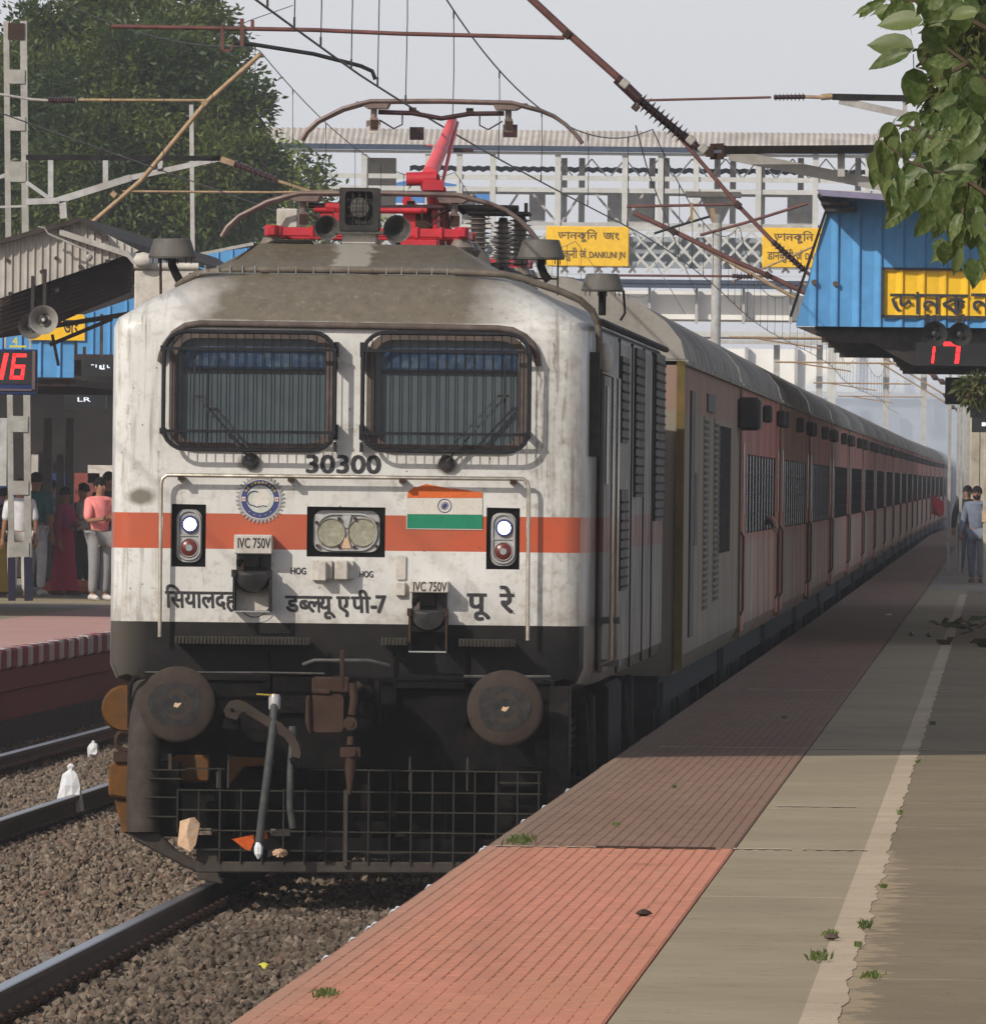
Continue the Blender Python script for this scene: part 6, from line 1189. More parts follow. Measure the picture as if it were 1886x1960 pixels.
for v0, v1 in ((44,76),(133,160),(223,250),(309,348),(796,827),(920,947),(1038,1066)):
    du = (v0-40)/1110*10; a, c = at(16+du, v0, Zm), at(47+du, v1, Zm); b = MB(); b.box(a.x, c.x, a.y-.06, a.y-.045, c.z, a.z); b.build('batten_plate', 'galvanised' if v0 > 80 else 'rusty_iron', m)
g = empty('overhead_boom', (0,0,0), 0, 'grey trussed overhead boom reaching from the lattice mast in front of the tree', 'overhead boom'); Zb = 197
def bar2(u0, v0, u1, v1, w, nm, mat='steel_grey_paint', Z=Zb): b = MB(); b.bar(at(u0, v0, Z), at(u1, v1, Z), w, w); b.build(nm, mat, g)
bar2(50,301,422,303,.07,'top_chord','dark_steel'); bar2(50,386,110,384,.08,'strut'); bar2(110,384,250,340,.09,'strut'); bar2(250,340,422,303,.07,'strut'); bar2(50,348,95,380,.05,'brace'); bar2(-60,360,10,335,.05,'brace')
for u, v0, v1 in ((97,303,378),(202,303,352),(307,303,328)): bar2(u, v0, u, v1, .07, 'post')
bar2(120,385,122,418,.09,'post'); bar2(0,396,52,394,.03,'tie')
insul(g, 445,312, 530,345, 197, .04, .06, 9); bar2(422,304,448,313,.08,'end_fitting','tube_tan'); bar2(530,345,600,368,.035,'stay_tube','tube_tan')
fp = empty('overhead_mast', (0,0,0), 0, 'slim grey mast standing in front of the big tree right of the trussed boom', 'mast'); b = MB(); b.bar(at(366,200,250), at(373,900,250), .07, .07); b.build('mast_leg', 'steel_grey_paint', fp)
# wires
def cat_z(Z, sup):
    for i in range(len(sup)-1):
        if sup[i][0] <= Z <= sup[i+1][0]:
            f = (Z-sup[i][0])/(sup[i+1][0]-sup[i][0]); L_ = sup[i+1][0]-sup[i][0]; return sup[i][1]+(sup[i+1][1]-sup[i][1])*f-4*f*(1-f)*.75*(L_/72)**2
def lines(x, sup, con, lab, cat_x=0, dr=None, r_=.0065):
    za, zb = sup[0][0], sup[-1][0]; zs_ = np.linspace(za, zb, int((zb-za)/2.5)); sg = lambda Z: x+.12*math.sin(Z/23.0)
    b = MB(); b.tube([(sg(Z)*1+bend(Z-89), Z-89, cat_z(Z, sup)+lift(Z-89)) for Z in zs_], r_, 5); c = b.build('catenary_wire', 'wire'); tag(c, lab[0], 'wire')
    b = MB(); b.tube([(sg(Z)+bend(Z-89), Z-89, con(Z)+lift(Z-89)) for Z in zs_], r_*1.1, 5); w = b.build('contact_wire', 'wire'); tag(w, lab[1], 'wire')
    for Z in dr:
        zt_ = cat_z(Z, sup)+lift(Z-89); zb_ = con(Z)+lift(Z-89); xx = sg(Z)+bend(Z-89); b = MB(); b.tube([(xx,Z-89,zt_),(xx+.006,Z-89,(zt_+zb_)/2),(xx,Z-89,zb_)], .0035, 4); b.cbox((xx,Z-89,zb_+.03), (.012,.02,.06)); b.cbox((xx,Z-89,zt_-.03), (.012,.02,.06)); b.build('dropper', 'wire', c)
sup = [(30,6.4),(93,6.45),(163,6.37),(225,6.4),(292,6.45),(352,6.4),(425,6.4),(490,6.4),(560,6.4)]
drs = [66,71,76,80,83.4,87,91.5,95.7,100.5,109.3,119,129,141.5,154]+[168+i*7.5 for i in range(44)]
lines(-.0, sup, lambda Z: 4.99+min(.16, max(0, (Z-93)*.0024)), ('sagging catenary wire with droppers above the train', 'straight contact wire running over the raised pantograph'), dr=drs)
sup2 = [(40,7.0),(100,7.1),(160,7.15),(222,7.1),(285,7.1),(350,7.1)]
lines(-4.2, sup2, lambda Z: 5.45, ('catenary wire over the empty left track', 'contact wire over the empty left track'), dr=[104+i*8 for i in range(28)], r_=.006)
b = MB(); b.tube([at(560,10,130), at(480,38,118), at(430,60,112)], .004, 4); tag(b.build('stay_wire', 'wire'), 'thin stay wire slanting up from the register tube', 'wire')
b = MB(); b.tube([at(1180,420,250), at(1222,450,230), at(1310,600,190)], .006, 4); b.tube([at(1216,240,164), at(1240,330,185), at(1275,420,230), at(1330,560,280)], .008, 4); tag(b.build('slack_wire', 'wire'), 'slack wire dropping in front of the footbridge', 'wire')
# ============================================================ FOOTBRIDGE
ZF = 380
fb = empty('footbridge', (0,0,0), 0, 'white covered footbridge with lattice sides across the tracks', 'footbridge')
def FB(u, v, d=0): return at(u, v, ZF+d)
def rect(u0, v0, u1, v1, d0, d1, name, mat, par=fb):
    a, c = FB(u0, v0), FB(u1, v1); b = MB(); b.box(a.x, c.x, ZF-89+d0, ZF-89+d1, c.z, a.z); return b.build(name, mat, par)
a, c, e = FB(380,241), FB(2100,262), FB(380,284)
b = MB(); n_ = 300; vs = []
for i in range(n_+1): x_ = a.x+(c.x-a.x)*i/n_; zz = a.z; vs += [(x_, ZF-89+1.2, zz+(.03 if i % 2 else 0)), (x_, ZF-89-1.0, e.z+(.03 if i % 2 else 0))]
b.add(vs, [(2*i, 2*i+1, 2*i+3, 2*i+2) for i in range(n_)]); b.build('roof_sheet', 'bridge_sheet', fb)
rect(380,284,2100,292,-1.02,-.96,'eaves_beam','sheet_dark_blue'); rect(560,292,2100,303,-.9,-.8,'purlin','bridge_white')
b = MB(); n_ = 150; a, c = FB(780,306), FB(2100,306); vs = []
for i in range(n_+1): x_ = a.x+(c.x-a.x)*i/n_; vs += [(x_, ZF-89+1.4, a.z-.12+(.03 if i % 2 else 0)), (x_, ZF-89+1.4, a.z-.26+(.05 if i % 2 else 0))]
b.add(vs, [(2*i, 2*i+1, 2*i+3, 2*i+2) for i in range(n_)]); b.build('rear_eaves', 'sheet_dark_blue', fb)
for v0, v1, d, m in ((341,348,-.8,'bridge_white'),(364,371,-.8,'bridge_white'),(366,372,1.2,'steel_grey_paint'),(430,437,-.8,'steel_grey_paint'),(436,444,-1,'bridge_white'),(521,536,-1,'bridge_white')): rect(620,v0,2100,v1,d,d+.1,'rail',m)
rect(620,536,2100,545,-.95,1.4,'deck_shadow_beam','sheet_dark_blue')  # dark blue stands for the shadow line below the lower chord
for u in (698,820,880,944,1068,1196,1264,1332,1451,1560,1660,1780,1900): rect(u-4,296,u+5,440,-.85,-.70,'post','bridge_white')
for u in (1076,1110,1245,1272,1370,1400,1456,1530,1640,1800): rect(u-5,300,u+5,436,1.25,1.4,'rear_post','steel_grey_paint')
for u0, u1 in ((1160,1246),(1505,1560),(1010,1040),(860,905)): rect(u0,368,u1,437,1.1,1.15,'infill_panel','steel_grey_paint')
rect(700,300,752,440,.9,1.6,'stair_housing','concrete_pale'); 
for i in range(10):
    u = 1068+i*64
    for s in (-1, 1): b = MB(); b.bar(FB(u+(0 if s > 0 else 64),304), FB(u+(32),342), .035, .035); b.build('roof_brace', 'bridge_white', fb)
for i in range(5): b = MB(); b.bar(FB(780+i*120,372), FB(830+i*120,432), .06, .06); b.bar(FB(870+i*120,372), FB(830+i*120,432), .06, .06); b.build('brace', 'steel_grey_paint', fb)
for i in range(38):
    u = 560+i*32.5
    for s in (-1, 1):
        b = MB(); b.bar(FB(u,443,-1.0-.02*s), FB(u+s*72,522,-1.0-.02*s), .065, .02, (0,1,0)); b.build('lattice_bar', 'bridge_white', fb)
rect(560,444,2100,521,1.3,1.35,'rear_panel','bridge_mesh')
for k, (u0, v0, u1, v1, lab) in enumerate(((1048,434,1205,512,'yellow station name board on the footbridge, fully visible behind the roof vents'),(1460,437,1617,515,'yellow station name board on the footbridge partly behind the blue canopy'))):
    g = empty('station_name_board', (0,0,0), 0, lab, 'sign', 'yellow name boards on the footbridge')
    a, c = FB(u0, v0), FB(u1, v1); y_ = ZF-89-1.25; b = MB(); b.box(a.x, c.x, y_, y_+.06, c.z, a.z); b.build('board', 'sign_yellow', g, None, .02)
    W, H = c.x-a.x, a.z-c.z; y_ -= .004
    lettering(['\u09a1\u09be\u09a8\u0995\u09c1\u09bf\u09a8', .5, '\u099c\u0982'], a.x+W*.14, a.x+W*.88, c.z+H*.60, c.z+H*.92, y_, 'lettering_brown', g, bold=.04)
    lettering(['\u0921\u093e\u0928\u0915\u0941\u0928\u0940', .25, '\u091c\u0902'], a.x+W*.06, a.x+W*.48, c.z+H*.12, c.z+H*.46, y_, 'lettering_brown', g, bold=.05)
    lettering(['DANKUNI JN'], a.x+W*.52, a.x+W*.95, c.z+H*.16, c.z+H*.36, y_, 'lettering_brown', g, bold=.07)
b = MB(); a, c = FB(745,352,25), FB(948,390,25); zt = FB(800,338,25).z; b.add([(a.x,a.y,a.z),(FB(800,0,25).x,a.y+2,zt),(FB(935,0,25).x,a.y+2,FB(0,350,25).z),(c.x,a.y,FB(0,362,25).z),(c.x,a.y,c.z),(a.x,a.y,c.z)], [(0,1,2,3),(0,3,4,5)]); b.v += []; tag(b.build('blue_awning', 'awning_blue'), 'blue sheet awning seen through the footbridge behind the pantograph', 'awning')
# tall pole with a flat grey head
pl = empty('light_mast', (0,0,0), 0, 'tall pale pole with a flat grey head in front of the lattice', 'pole'); a = at(1372, 385, 300); b = MB(); b.tube([(a.x,211,.8),(a.x,211,a.z)], .10, 12); b.build('pole', 'steel_grey_paint', pl, 40); p, q = at(1312,367,300), at(1417,378,300); b = MB(); b.box(p.x,q.x,210.4,211.6,q.z,p.z); b.build('head', 'vent_grey', pl); b = MB(); b.lathe([(.1,at(0,412,300).z),(.35,q.z)], 12, (a.x,211,0)); b.build('cone', 'steel_grey_paint', pl, 30)
# second bridge and far shed in the haze
g = empty('road_bridge', (0,0,0), 0, 'pale plate girder bridge in the haze below the footbridge deck', 'bridge')
def rz2(u0, v0, u1, v1, Z, dep, name, mat, par): a, c = at(u0, v0, Z), at(u1, v1, Z); b = MB(); b.box(a.x, c.x, a.y, a.y+dep, c.z, a.z); return b.build(name, mat, par)
rz2(300,546,2300,622,470,6,'girder','white_wall',g); rz2(300,540,2300,549,469,.5,'shadow_line','sheet_dark_blue',g)  # dark strip along the girder top is its painted shadow line
for u in range(700, 2300, 90): rz2(u,550,u+4,620,469.6,.3,'stiffener','steel_grey_paint',g)
g = empty('station_shed', (0,0,0), 0, 'far flat shed roof on slim posts in the haze', 'shed')
rz2(1150,632,2300,655,560,8,'roof_sheet','bridge_white',g); rz2(1150,655,2300,661,559,.4,'roof_edge','steel_grey_paint',g)
for u in (1480,1562,1690,1762,1850): rz2(u,660,u+9,900,561,.3,'post','steel_grey_paint',g)
rz2(1583,660,1597,900,559,.3,'post','bridge_white',g)

g = empty('bright_backdrop', (0,0,0), 0, 'long whitewashed building glowing in the sun beyond the far shed', 'building')
rz2(1120,664,2300,758,640,10,'wall','white_wall',g)  # bright wall added to stand for overexposed sky
for u in (1250,1330,1425,1520,1640,1730,1830): rz2(u,664,u+5,756,639.6,.3,'pilaster','steel_grey_paint',g)
g = empty('boundary_building', (0,0,0), 0, 'low blue grey building mass in the haze behind the end of the train', 'building')
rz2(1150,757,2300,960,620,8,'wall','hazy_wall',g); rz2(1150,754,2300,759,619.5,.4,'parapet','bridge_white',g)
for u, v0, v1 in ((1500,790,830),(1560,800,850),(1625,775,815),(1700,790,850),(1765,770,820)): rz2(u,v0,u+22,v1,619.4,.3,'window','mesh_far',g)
# ============================================================ TREES
def leafmass(name, C_, N_, L0, L1, W, mat, parent, droop=.2):
    n = len(C_); d = N_+rs.normal(0, .55, (n,3)); d[:,2] -= droop; d /= np.linalg.norm(d, axis=1)[:,None]
    s = np.cross(d, rs.normal(0, 1, (n,3))); s /= np.linalg.norm(s, axis=1)[:,None]; L_ = rs.uniform(L0, L1, (n,1)); w = L_*W
    nrm = np.cross(d, s); v = np.stack([C_, C_+d*L_*.45+s*w+nrm*w*.3, C_+d*L_-np.array([0,0,1])*L_*.12, C_+d*L_*.45-s*w+nrm*w*.3], 1).reshape(-1, 3)
    F = np.arange(n*4).reshape(n, 4); return npmesh(name, v, F, mat, parent)
def crown_pts(blobs, per, clump, rad):
    P, N = [], []
    for (c, r_) in blobs:
        for _ in range(int(per*r_**2)):
            d = rs.normal(0, 1, 3); d[1] = -abs(d[1]) if rs.rand() < .75 else d[1]; d /= np.linalg.norm(d); q = np.array(c)+d*np.array([r_, r_*.9, r_])*(rs.uniform(.62, 1.06)+.10*math.sin(d[0]*7+d[2]*5))
            m = clump; P.append(q+rs.normal(0, rad, (m,3))); N.append(np.repeat(d[None], m, 0))
    return np.concatenate(P), np.concatenate(N)
def px_blob(u, v, r_px, Z, dz=0): p = at(u, v, Z+dz); return ((p.x, p.y, p.z), r_px*Z/FPX)
def limb(mb, a, c, r0, r1, n=9, jit=.15):
    a, c = Vector(a), Vector(c); L_ = (c-a).length; pts = [a.lerp(c, i/6)+Vector((rnd.uniform(-1,1),rnd.uniform(-1,1),rnd.uniform(-.3,.3)))*jit*L_*.12*(0 if i in (0,) else 1) for i in range(7)]; mb.tube(pts, r0, n, r2=r1); return pts[-1]
def big_tree(Z, blobs, foot_u, per, clump, rad, L0, L1, mat, lab, rt=.5):
    f = at(foot_u, 900, Z); t_ = empty('broadleaf_tree', (0,0,0), 0, lab, 'tree'); b = MB(); base = Vector((f.x, f.y, -.3)); top = base+Vector((0,0,5)); limb(b, base, top, rt, rt*.7, 12); b.build('trunk', 'bark', t_, 60)
    B = [px_blob(*q[:3], Z, q[3] if len(q) > 3 else 0) for q in blobs]
    b = MB()
    for (c, r_) in B:
        e = limb(b, top, c, rt*.35, rt*.12, 7, .5)
        for _ in range(5): d = Vector([rnd.gauss(0, 1) for _ in range(3)]).normalized(); limb(b, e, Vector(c)+d*r_*.8, rt*.12, .03, 5, .5)
    b.build('limb', 'bark', t_, 60)
    P, N = crown_pts(B, per, clump, rad); leafmass('crown', P, N, L0, L1, .22, mat, t_); return t_
big_tree(285, [(110,150,150),(200,110,150,5),(280,60,140),(360,110,100,-2),(90,290,190,-3),(260,220,180,-4),(385,205,115,-3),(440,225,75,-5),(60,420,170,-2),(220,380,180,-5),(340,370,150,-5),(430,360,95,-6),(480,330,62,-6),(-60,300,220,2)], 60, 330, 13, .12, .09, .20, 'leaf_far', 'big dense green tree rising behind the left platform canopies')
big_tree(330, [(520,420,90),(580,400,62),(470,450,110),(590,330,38),(520,330,55),(350,470,130),(200,500,150),(660,450,60)], 500, 110, 12, .16, .12, .24, 'leaf_far', 'darker bluish tree behind the big tree, beside the footbridge', .4)
big_tree(262, [(200,820,45),(170,850,35),(232,790,30)], 230, 300, 10, .1, .12, .22, 'leaf_mid', 'small drooping tree seen under the left canopies beside the locomotive', .12)
big_tree(700, [(1850+i*95,800+25*math.sin(i*2.1),75,i*6) for i in range(6)], 2300, 14, 14, .35, .2, .42, 'leaf_far', 'hazy tree group beyond the end of the right platform', .5)
tb = MB()
P, N = crown_pts([px_blob(200+i*62, 880+28*math.sin(i*1.7)+18*math.sin(i*.6), 95+20*math.sin(i*2.3), 900) for i in range(36)], 5, 14, .8); o = leafmass('tree_line', P, N, .4, .8, .3, 'leaf_far', None); tag(o, 'pale tree line closing the view beyond the far station', 'trees', kind='stuff')
# near foliage, top right: every large leaf its own part
def leaf_mesh(name, wf, tip, curl, mat='leaf_near'):
    st = [(0,.02),(.08,.30),(.25,.47),(.45,.5),(.65,.42),(.82,.25),(.92,.10),(1.0+tip,.004)]; b = MB(); vs = []
    for s_, w in st: zc = -curl*s_*s_; vs += [(-w*wf,s_,zc+.10*w),(-w*wf*.5,s_,zc+.03*w),(0,s_,zc-.015),(w*wf*.5,s_,zc+.03*w),(w*wf,s_,zc+.10*w)]
    b.add(vs, [(i*5+j, i*5+j+1, i*5+j+6, i*5+j+5) for i in range(len(st)-1) for j in range(4)]); b.tube([(0,-.35,.02),(0,-.12,-.01),(0,.02,-.01)], .012, 4); me = b.mesh(name, mat)
    for p_ in me.polygons: p_.use_smooth = True
    return me
LM = [leaf_mesh('leaf', .75, 0, .15), leaf_mesh('leaf', .62, 0, .3), leaf_mesh('leaf', .68, .18, .25), leaf_mesh('leaf', .55, .25, .35)]
nt_ = empty('overhanging_tree', (0,0,0), 0, 'near broadleaf tree hanging into the top right corner of the photo', 'tree'); ZN = 29.5; pxm = FPX/ZN
b = MB(); limb(b, (6.3,-58,-.3+1.0), (6.0,-58.5,4.2), .17, .12, 12); limb(b, (6.0,-58.5,4.0), at(1990,150,ZN+1), .05, .012, 8, .3); b.build('trunk', 'bark', nt_, 60)
def put_leaf(u, v, L_, W, ang, face=.0, me=None, roll=None, Z=None, wscale=1.0):
    """leaf whose base sits at u,v and whose tip points at angle ang (degrees, 0 right, 90 up in the picture)"""
    Z = Z or ZN+rnd.uniform(-.25, .25); p = at(u, v, Z); me = me or rnd.choice(LM); Lm = L_/(FPX/Z)
    y_ = Vector((math.cos(R(ang)), face, math.sin(R(ang)))).normalized(); n_ = Vector((0,-1,0))+Vector((rnd.uniform(-.5,.5) if roll is None else roll, 0, rnd.uniform(.0,.7))); x_ = y_.cross(n_).normalized(); n_ = x_.cross(y_)
    m = Matrix((x_, y_, n_)).transposed().to_4x4(); m.translation = p
    o = bpy.data.objects.new('leaf', me); col.objects.link(o); o.parent = nt_; o.matrix_world = m @ Matrix.Diagonal((Lm*W/L_/.7, Lm, Lm, 1)); return o
for (u, v, L_, W, a, k) in ((1765,38,90,42,183,0),(1748,92,92,50,172,0),(1740,100,88,38,195,1),(1772,-8,95,55,295,2),(1788,75,68,54,258,0),(1748,130,76,50,273,0),(1772,45,80,60,300,1),(1800,-20,70,50,250,0),
    (1690,5,42,16,205,3),(1720,0,50,20,225,3),(1665,12,34,16,200,3),(1700,18,34,14,238,3),(1720,22,36,14,225,3),(1820,300,105,50,200,0),(1880,335,85,42,175,0),(1815,345,90,48,250,1),(1885,270,70,46,215,1)):
    put_leaf(u, v, L_, W, a, .1, LM[k])
cl = [((1700,1745),(232,268),52,26,12,(225,285)),((1678,1720),(262,335),60,27,16,(245,290)),((1700,1790),(290,375),62,32,26,(235,300)),((1720,1886),(330,410),62,34,34,(225,300)),((1790,1886),(395,500),56,32,18,(240,290)),((1805,1860),(425,480),48,24,10,(220,285)),
      ((1670,1780),(-22,14),46,19,26,(195,330)),((1780,1886),(-10,40),60,34,22,(180,300)),((1800,1890),(110,300),52,30,60,(170,320)),((1760,1886),(200,300),46,22,44,(180,330)),((1740,1800),(225,290),42,20,18,(190,280))]
for (ur, vr, L_, W, n_, ar) in cl:
    for _ in range(n_):
        u, v = rnd.uniform(*ur), rnd.uniform(*vr); put_leaf(u, v, L_*rnd.uniform(.7, 1.15), W*rnd.uniform(.8, 1.1), rnd.uniform(*ar), rnd.uniform(-.4, .5), Z=ZN+rnd.uniform(-.3, 1.5))
b = MB()
for pts in (((1900,170),(1850,120),(1800,85),(1765,92),(1745,97)),((1900,60),(1840,30),(1780,5),(1700,-5),(1660,-8)),((1900,290),(1850,270),(1780,262),(1735,240),(1700,240)),((1900,380),(1850,345),(1800,330),(1740,310),(1700,280)),((1850,120),(1800,150),(1775,100)),((1790,80),(1765,118),(1752,128)),((1850,350),(1840,420),(1830,440))):
    b.tube([at(u, v, ZN+.1) for u, v in pts], .006, 5, r2=.0022)
b.build('twig', 'twig', nt_, 60)
t2 = empty('background_tree', (0,0,0), 0, 'narrow leaved olive tree behind the overhanging leaves at the right edge', 'tree')
B = [px_blob(1868,200,95,62), px_blob(1890,60,80,62), px_blob(1880,310,70,62), px_blob(1960,150,150,63), px_blob(1830,150,38,61.5), px_blob(1900,-60,120,63)]
P, N = crown_pts(B, 9000, 3, .02); leafmass('crown', P, N, .05, .10, .16, 'leaf_mid', t2, .5); b = MB(); limb(b, (6.2,-27,-.3+1), (5.6,-27,4.6), .14, .08); limb(b, (5.6,-27,4.3), at(1890,180,62), .05, .02); b.build('trunk', 'bark', t2, 60)
t3 = empty('shrub_branch', (0,0,0), 0, 'small green branch hanging in front of the second display board', 'branch'); P, N = crown_pts([px_blob(1862,748,24,150), px_blob(1885,742,20,150)], 9000, 4, .03); leafmass('crown', P, N, .05, .11, .2, 'leaf_mid', t3, .5)
b = MB(); b.tube([at(1990,700,150), at(1900,735,150), at(1860,745,150)], .012, 5, r2=.004); b.build('twig', 'twig', t3)
# ============================================================ PEOPLE
def skin(name, verts, edges, mat, parent, sub=1, root=0):
    me = bpy.data.meshes.new(name); me.from_pydata([v[0] for v in verts], edges, []); me.materials.append(M[mat])
    o = bpy.data.objects.new(name, me); col.objects.link(o); o.parent = parent
    md = o.modifiers.new('skin', 'SKIN'); md.use_smooth_shade = True; me.skin_vertices  # layer made by the modifier
    for i, v in enumerate(verts):
        r_ = v[1]; me.skin_vertices[0].data[i].radius = (r_, v[2] if len(v) > 2 else r_); me.skin_vertices[0].data[i].use_root = (i == root)
    s_ = o.modifiers.new('smooth', 'SUBSURF'); s_.levels = sub; s_.render_levels = sub; return o
def person(loc, rz, h, lab, shirt, trousers, shoes='shoe_brown', arms=('down','down'), stride=0.0, long_sleeve=False, skirt=None, lean=0.0, beard=False, group=None):
    k = h/1.72; P = empty('person', loc, rz, lab, 'person', group); S = lambda *p: tuple(q*k for q in p)
    # figure faces -y; x is its left
    hy = lean
    J = dict(pel=(0,0,.93), wai=(0,hy*.3,1.08), che=(0,hy*.7,1.28), shb=(0,hy,1.41), nec=(0,hy,1.49), chi=(0,hy-.015,1.55), hed=(0,hy-.02,1.62), top=(0,hy,1.68))
    for s_, a, st in ((-1, arms[0], -stride), (1, arms[1], stride)):
        q = 'l' if s_ > 0 else 'r'
        J['hip'+q] = (s_*.09,0,.90); J['kne'+q] = (s_*.10,-.02+st*.5*(-1),.50+abs(st)*.02); J['ank'+q] = (s_*.10,.02-st,.09); J['toe'+q] = (s_*.115,-.13-st,.035)
        J['sho'+q] = (s_*.17,hy,1.40)
        if a == 'down': J['elb'+q] = (s_*.235,hy+.03,1.13); J['wri'+q] = (s_*.25,hy-.03,.87); hd = (0,-.15,-1)
        elif a == 'swing': J['elb'+q] = (s_*.25,hy+.06,1.14); J['wri'+q] = (s_*.28,hy-.08,.90); hd = (0,-.3,-1)
        elif a == 'fold': J['elb'+q] = (s_*.25,hy-.08,1.13); J['wri'+q] = (s_*.02,hy-.24,1.17); hd = (-s_,-.2,.1)
        else: J['elb'+q] = (s_*.24,hy-.06,1.16); J['wri'+q] = (s_*.10,hy-.25,1.36); hd = (-s_*.3,-.3,.9)
        J['hdir'+q] = hd
    rad = dict(pel=.135, wai=.125, che=.15, shb=.12, nec=.055, chi=.07, hed=.088, top=.07, hip=.085, kne=.058, ank=.038, toe=.035, sho=.055, elb=.042, wri=.028, han=.035)
    names = ['pel','wai','che','shb','nec','chi','hed','top']; E = [(i, i+1) for i in range(7)]
    for q in 'lr':
        b0 = len(names); names += ['hip'+q,'kne'+q,'ank'+q,'toe'+q,'sho'+q,'elb'+q,'wri'+q]; E += [(0,b0),(b0,b0+1),(b0+1,b0+2),(b0+2,b0+3),(3,b0+4),(b0+4,b0+5),(b0+5,b0+6)]
    def R_(n): return (rad.get(n) or rad[n[:-1]])*k
    fl = lambda n: R_(n)*(.72 if n in ('pel','wai','che','shb') else 1)
    skin('body', [(S(*J[n]), R_(n), fl(n)) for n in names], E, 'skin', P)
    def cloth(ns, es, inf, mat, nm): skin(nm, [(S(*J[n]), (R_(n)+(inf+(.012 if n in ('shb','shol','shor') else 0))*k), fl(n)+(inf+(.02 if n in ('shb','shol','shor') else 0))*k) for n in ns], es, mat, P)
    sn = ['che','wai','pel','shb','shol','elbl','shor','elbr','nec']; se = [(0,1),(1,2),(0,3),(3,4),(4,5),(3,6),(6,7),(3,8)]
    if long_sleeve: sn += ['wril','wrir']; se += [(5,9),(7,10)]
    cloth(sn, se, .022, shirt, 'shirt')
    if trousers: cloth(['pel','hipl','knel','ankl','hipr','kner','ankr'], [(0,1),(1,2),(2,3),(0,4),(4,5),(5,6)], .026, trousers, 'trousers')
    if skirt:
        b = MB(); n_ = 20; pr = [(.17,1.08),(.20,.95),(.23,.6),(.27,.3),(.29,.08)]; vs = [S(r_*math.cos(2*math.pi*j/n_)*(1+.06*math.sin(j*2.5)), r_*.75*math.sin(2*math.pi*j/n_), z) for r_, z in pr for j in range(n_)]
        b.add(vs, [(i*n_+j, i*n_+(j+1) % n_, (i+1)*n_+(j+1) % n_, (i+1)*n_+j) for i in range(4) for j in range(n_)]); b.build('long_skirt', skirt, P, 60)
    for q, s_ in (('l', 1), ('r', -1)):       # hands with fingers, shoes
        w = Vector(S(*J['wri'+q])); d = Vector(J['hdir'+q]).normalized(); side = d.cross(Vector((0,1,0))).normalized() if abs(d.y) < .9 else Vector((1,0,0)); b = MB(); pm = w+d*.045*k
        b.tube([w-d*.02*k, w+d*.02*k, w+d*.06*k, w+d*.085*k], [.024*k,.032*k,.036*k,.030*k], 8)
        for i, L_ in enumerate((.062,.075,.07,.055)): f0 = w+d*.075*k+side*(.026-.017*i)*k; b.tube([f0, f0+d*L_*.5*k, f0+d*L_*k+Vector((0,-.018,0))*k], [.0095*k,.009*k,.006*k], 6)
        f0 = w+d*.03*k+side*.03*k; b.tube([f0, f0+side*.025*k+d*.025*k, f0+side*.03*k+d*.055*k], [.012*k,.010*k,.007*k], 6); b.build('hand', 'skin', P, 60)
        a, t_ = Vector(S(*J['ank'+q])), Vector(S(*J['toe'+q])); b = MB(); b.tube([a+Vector((0,.06,-.045))*k, a+Vector((0,.01,-.03))*k, a.lerp(t_, .6)+Vector((0,0,-.01))*k, t_+Vector((0,-.03,-.0))*k], [.036*k,.048*k,.044*k,.026*k], 10); b.build('shoe', shoes, P, 60)
    hc = Vector(S(*J['hed'])); b = MB(); n_ = 12; vs = []
    for i in range(7):
        a = -.25+i*(math.pi/2+.25)/6
        for j in range(n_): t_ = 2*math.pi*j/n_; f = 1 if math.sin(t_) > -.3 or a > .55 else .75; vs.append(tuple(hc+Vector((.098*math.cos(a)*math.cos(t_)*f, .108*math.cos(a)*math.sin(t_)*f+.014, .118*math.sin(a)+.025))*k))
    b.add(vs, [(i*n_+j, i*n_+(j+1) % n_, (i+1)*n_+(j+1) % n_, (i+1)*n_+j) for i in range(6) for j in range(n_)]); b.build('hair', 'hair_black', P, 60)
    b = MB(); b.tube([hc+Vector((0,-.082,.018))*k, hc+Vector((0,-.108,-.018))*k, hc+Vector((0,-.088,-.03))*k], [.008*k,.014*k,.012*k], 6)
    for s_ in (-1, 1): b.lathe([(.006*k,-.006*k),(.022*k,0),(.006*k,.006*k)], 8, hc+Vector((s_*.088,.0,-.005))*k, 'X')
    b.build('nose_and_ears', 'skin', P, 60); b = MB()
    for s_ in (-1, 1): b.cbox(hc+Vector((s_*.033,-.086,.012))*k, (.022*k,.008*k,.010*k)); b.cbox(hc+Vector((s_*.034,-.088,.034))*k, (.034*k,.008*k,.007*k))
    b.build('eyes_and_brows', 'hair_black', P); b = MB(); b.cbox(hc+Vector((0,-.084,-.052))*k, (.044*k,.010*k,.010*k)); b.build('mouth', 'kerb_red', P)
    if beard: b = MB(); b.lathe([(.03*k,-.045*k),(.066*k,-.01*k),(.074*k,.03*k)], 12, hc+Vector((0,-.018,-.07))*k); b.build('beard', 'hair_black', P, 60)
    return P
def standing(u, vfoot): p = onz(u, vfoot, .80); return Vector((p.x, p.y, .80))
person(standing(189,1150), R(35), 1.66, 'man in a salmon pink shirt and grey trousers standing with folded arms beside the locomotive', 'cloth_pink', 'cloth_grey', 'shoe_white', ('fold','fold'))
person(standing(122,1140), R(70), 1.52, 'woman in a magenta tunic and crimson trousers walking on the left platform', 'cloth_magenta', None, 'shoe_brown', ('down','fold'), .1, True, 'cloth_red')
person(standing(96,1134), R(-30), 1.62, 'person in a mottled grey shirt and dark skirt behind the woman in magenta', 'cloth_grey', None, 'shoe_brown', ('down','raise'), .05, True, 'cloth_dark')
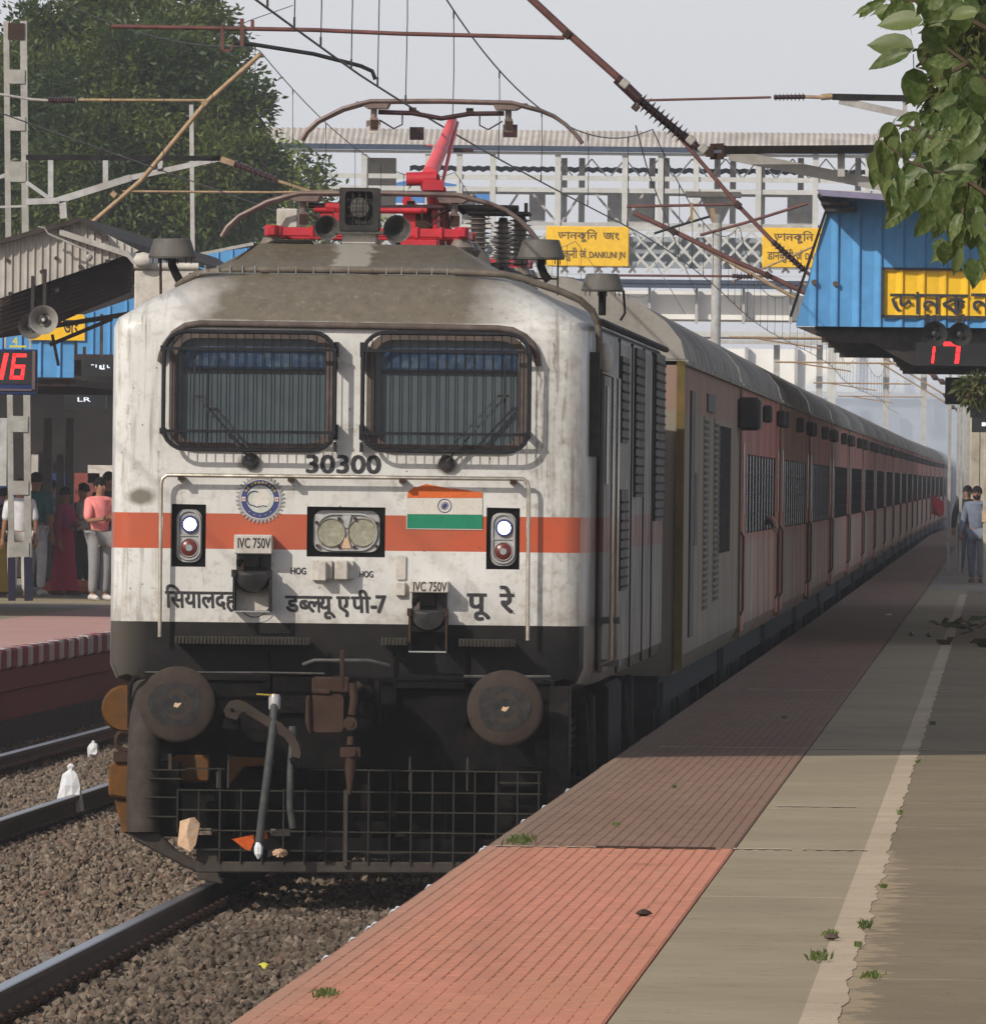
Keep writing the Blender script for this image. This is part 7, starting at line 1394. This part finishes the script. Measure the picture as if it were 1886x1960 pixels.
person(standing(66,1140), R(160), 1.72, 'man in dark teal shirt and white trousers standing behind the lattice mast', 'cloth_teal', 'cloth_white', 'shoe_white', ('down','fold'))
person(standing(36,1146), R(200), 1.62, 'person in a white shawl and pale trousers between the mast posts', 'cloth_white', 'cloth_pale', 'shoe_brown', ('down','down'))
person(standing(6,1142), R(100), 1.50, 'person in dark top and mustard skirt at the left edge of the photo', 'cloth_dark', None, 'shoe_brown', ('down','fold'), 0, True, 'cloth_mustard')
person(standing(205,1142), R(20), 1.74, 'dark haired person mostly hidden behind the man in pink', 'cloth_dark', 'cloth_denim', 'shoe_white', ('down','down'))
person(standing(158,1138), R(-80), 1.58, 'person in pale shirt and dark trousers behind the man in pink', 'cloth_pale', 'cloth_dark', 'shoe_brown', ('down','raise'), .12)
person(standing(1867,1117), R(-8), 1.70, 'bearded man in a blue grey jacket walking towards the camera on the right platform', 'cloth_blue_grey', 'cloth_blue_grey', 'shoe_brown', ('swing','swing'), .14, True, beard=True)
person(standing(1849,1100), R(5), 1.72, 'person in dark clothes walking just behind the man in the blue grey jacket', 'cloth_dark', 'cloth_denim', 'shoe_brown', ('swing','down'), .12, True)
b = MB(); p = standing(135, 1138); b.lathe([(.05,0),(.20,.05),(.23,.12),(.15,.2),(.04,.22)], 12, p); o = b.build('cloth_bundle', 'bag_orange'); o.data.transform(Matrix.Translation(p) @ Matrix.Diagonal((2.0,.8,1,1)) @ Matrix.Translation(-p)); tag(o, 'orange brown cloth bundle lying at the feet of the waiting people', 'bundle')
# ============================================================ AIR
hz = MB().box(-1200,1200,-96,1420,-1.35,17).build('haze', None); t = NT('haze_air'); nt = t.t
for n_ in list(nt.nodes):
    if n_.type == 'BSDF_PRINCIPLED': nt.nodes.remove(n_)
v = nt.nodes.new('ShaderNodeVolumePrincipled'); v.inputs['Color'].default_value = (.86,.91,1,1); v.inputs['Density'].default_value = HAZE
out = [q for q in nt.nodes if q.type == 'OUTPUT_MATERIAL'][0]; nt.links.new(v.outputs[0], out.inputs['Volume']); hz.data.materials.append(t.m); hz['kind'] = 'stuff'; tag(hz, 'thin bluish morning haze filling the air over the station', 'haze')

b = MB(); b.lathe([(.01,-1),(.5,-.87),(.8,-.6),(.97,-.25),(1,0),(.97,.25),(.8,.6),(.5,.87),(.01,1)], 20); b.v = [(1.5+x*8, 590+y*130, 4.2+z*4.8) for x, y, z in b.v]
sm = b.build('smoke', None); t = NT('tail_haze_air'); nt = t.t  # local extra haze added to pale the far end of the train
for n_ in list(nt.nodes):
    if n_.type == 'BSDF_PRINCIPLED': nt.nodes.remove(n_)
v = nt.nodes.new('ShaderNodeVolumePrincipled'); v.inputs['Color'].default_value = (.80,.88,1,1); v.inputs['Density'].default_value = .022
out = [q for q in nt.nodes if q.type == 'OUTPUT_MATERIAL'][0]; nt.links.new(v.outputs[0], out.inputs['Volume']); sm.data.materials.append(t.m); tag(sm, 'pale blue smoke drifting over the far end of the train', 'smoke', kind='stuff')
